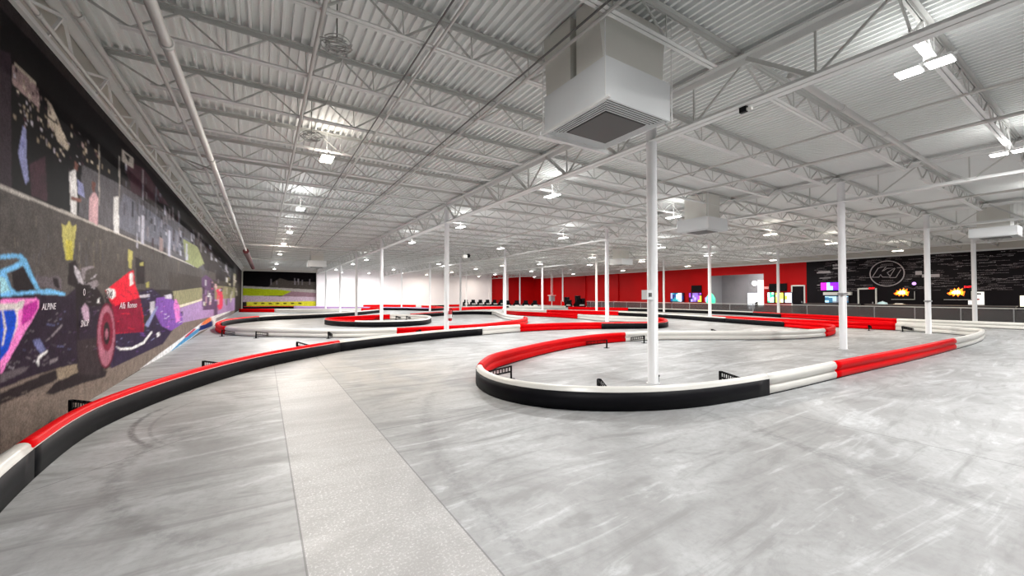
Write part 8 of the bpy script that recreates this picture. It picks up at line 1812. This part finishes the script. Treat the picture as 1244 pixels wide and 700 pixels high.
# ------------------------------------------------------------------ parked karts
def make_kart():
    t = thing('racing_kart', '', 'kart', (0, 0, 0), 0, 'parked black racing karts')
    bm = nb(); box(bm, -.32, .32, -.8, .8, .06, .10); obj('floor_pan', bm, IRON, t)
    for sx in (-1, 1):
        for sy, r in ((-.55, .14), (.55, .13)):
            bm = nb(); tube(bm, [(sx*.36, sy, r), (sx*.50, sy, r)], r, 14); obj('wheel', bm, IRON, t)
    bm = nb()
    vs = [(-.2, -.35), (.2, -.35)]
    box(bm, -.20, .20, -.32, .05, .12, .18); box(bm, -.28, .28, -.42, -.28, .12, .96); box(bm, -.23, -.19, -.4, .02, .12, .42); box(bm, .19, .23, -.4, .02, .12, .42); bmesh.ops.bevel(bm, geom=bm.edges[:], offset=.05, segments=2)
    obj('seat', bm, BLACKP, t)
    bm = nb(); tube(bm, [(.15*math.cos(a), .32+.05*math.sin(a), .50+.14*math.sin(a)) for a in [2*PI*k/14 for k in range(14)]], .018, 6, closed=True); bar(bm, (0, .32, .5), (0, .6, .15), .03); obj('steering_wheel', bm, IRON, t)
    for sx in (-1, 1):
        bm = nb(); box(bm, sx*.43-.08, sx*.43+.08, -.34, .34, .08, .24); bmesh.ops.bevel(bm, geom=bm.edges[:], offset=.04, segments=2); obj('side_pod', bm, IRON, t)
    bm = nb(); box(bm, -.50, .50, .74, .92, .08, .24); bmesh.ops.bevel(bm, geom=bm.edges[:], offset=.05, segments=2); obj('front_bumper', bm, BLACKP, t)
    bm = nb(); box(bm, -.46, .46, -.88, -.72, .12, .52); bmesh.ops.bevel(bm, geom=bm.edges[:], offset=.05, segments=2); obj('rear_bumper', bm, BLACKP, t)
    bm = nb(); box(bm, .26, .44, -.62, -.25, .14, .62); bmesh.ops.bevel(bm, geom=bm.edges[:], offset=.03, segments=2); obj('motor_cover', bm, IRON, t)
    bm = nb(); box(bm, -.28, .28, .45, .78, .12, .38); bmesh.ops.bevel(bm, geom=bm.edges[:], offset=.05, segments=2); obj('nose_cone', bm, WHITEP, t)
    return t
kart0 = make_kart(); k0 = False
KP = [(26.9+i*1.07, 56.2-.40*i, PI-.36) for i in range(6)]+[(27.6+i*1.05, 44.9-i*.62, PI-.53) for i in range(4)]
KO = ['first', 'second', 'third', 'fourth', 'fifth', 'sixth', 'seventh']
for i, (x, y, a) in enumerate(KP):
    o = dup(kart0, (0, 0, 0)) if k0 else kart0; k0 = True
    o.location = (x, y, 0); o.rotation_euler = (0, 0, a)
    o['label'] = ('parked kart in the row against the white far wall, %s from the left' % KO[i]) if i < 6 else ('parked kart in the row against the red wall, %s from the left' % KO[i-6])
for i, (x, y, a, lab) in enumerate([(36.8, 41.0, 2.9, 'parked kart in the dark heap by the red wall, tallest one'), (35.6, 41.9, 2.4, 'parked kart in the dark heap by the red wall, left side')]):
    dup(kart0, (x, y, 0), a, lab)
t = thing('tyre_stack', 'tall dark stack of tyres against the red wall', 'tyres', (37.6, 42.3, 0))
for k in range(8): bm = nb(); tube(bm, [(.33*math.cos(a), .33*math.sin(a), .11+k*.2) for a in [2*PI*q/16 for q in range(16)]], .10, 8, closed=True); obj('tyre', bm, BLACKP, t)
t = thing('tyre_stack', 'shorter dark stack of tyres left of the tall one', 'tyres', (36.5, 42.9, 0))
for k in range(5): bm = nb(); tube(bm, [(.33*math.cos(a), .33*math.sin(a), .11+k*.2) for a in [2*PI*q/16 for q in range(16)]], .10, 8, closed=True); obj('tyre', bm, BLACKP, t)
for x_, y_, n_, lab in ((38.55, 42.4, 6, 'dark stack of tyres right of the tall one'), (37.2, 44.2, 7, 'dark stack of tyres behind and between the other stacks')):
    t = thing('tyre_stack', lab, 'tyres', (x_, y_, 0))
    for k in range(n_): bm = nb(); tube(bm, [(.33*math.cos(a)+.03*(k % 2), .33*math.sin(a), .11+k*.2) for a in [2*PI*q/16 for q in range(16)]], .10, 8, closed=True); obj('tyre', bm, BLACKP, t)
t = thing('pit_control_box', 'grey control cabinet on a post beside the parked karts', 'control box', (31.2, 40.0, 0))
bm = nb(); tube(bm, [(0, 0, 0), (0, 0, .9)], .06, 10); obj('post', bm, STEEL, t)
bm = nb(); box(bm, -.3, .3, -.22, .22, .9, 1.55); obj('cabinet', bm, CHROME, t)
bm = nb(); box(bm, -.42, .42, -.3, .3, 1.6, 1.66); obj('roof_plate', bm, WHITEP, t)
for s in (-.1, .12): bm = nb(); tube(bm, [(s, 0, 1.66), (s, 0, 4.6)], .025, 8); obj('cable_drop', bm, STEEL, t)
t = thing('red_flag', 'red pointed flag leaning beside the control cabinet', 'flag', (31.6, 38.6, 0))
bm = nb(); bar(bm, (0, 0, 0), (0, 0, 1.0), .03); obj('pole', bm, STEEL, t)
bm = nb(); vs = [(0, 0, 1.0), (.30, -.2, .75), (.36, -.24, .5), (.1, -.07, .1), (-.02, 0, .45)]; a = [bm.verts.new(v) for v in vs]; b2 = [bm.verts.new((v[0]+.02, v[1]+.02, v[2])) for v in vs]; bm.faces.new(a); bm.faces.new(b2[::-1])
for k in range(5): bm.faces.new((a[k], b2[k], b2[(k+1) % 5], a[(k+1) % 5]))
obj('cloth', bm, REDP, t)
# camera and projector fittings on a far column
t = thing('security_camera', 'round black dome camera on a white bracket atop a far column', 'camera', (11.4, 23.8, 4.2))
bm = nb(); tube(bm, [(.15*math.cos(a)*math.sin(0), 0, 0) for a in (0, 1)], .01, 3) if False else box(bm, -.28, .02, -.12, .12, -.1, .1); obj('housing', bm, WHITEP, t)
bm = nb(); bmesh.ops.create_uvsphere(bm, u_segments=14, v_segments=10, radius=.14, matrix=Matrix.Translation((.15, 0, .06))); obj('dome', bm, IRON, t, smooth=True)
bm = nb(); bar(bm, (-.1, 0, .1), (-.1, 0, 1.08), .04); obj('mount', bm, STEEL, t)
# small roof sensor near the front girder
t = thing('roof_sensor', 'small black camera hanging under the first girder near the top right', 'camera', (6.03, 3.1, 4.33))
bm = nb(); box(bm, -.03, .03, -.05, .05, 0, .08); obj('body', bm, IRON, t); bm = nb(); tube(bm, [(0, -.05, .03), (0, -.12, .02)], .025, 8); obj('lens', bm, WHITEP, t)
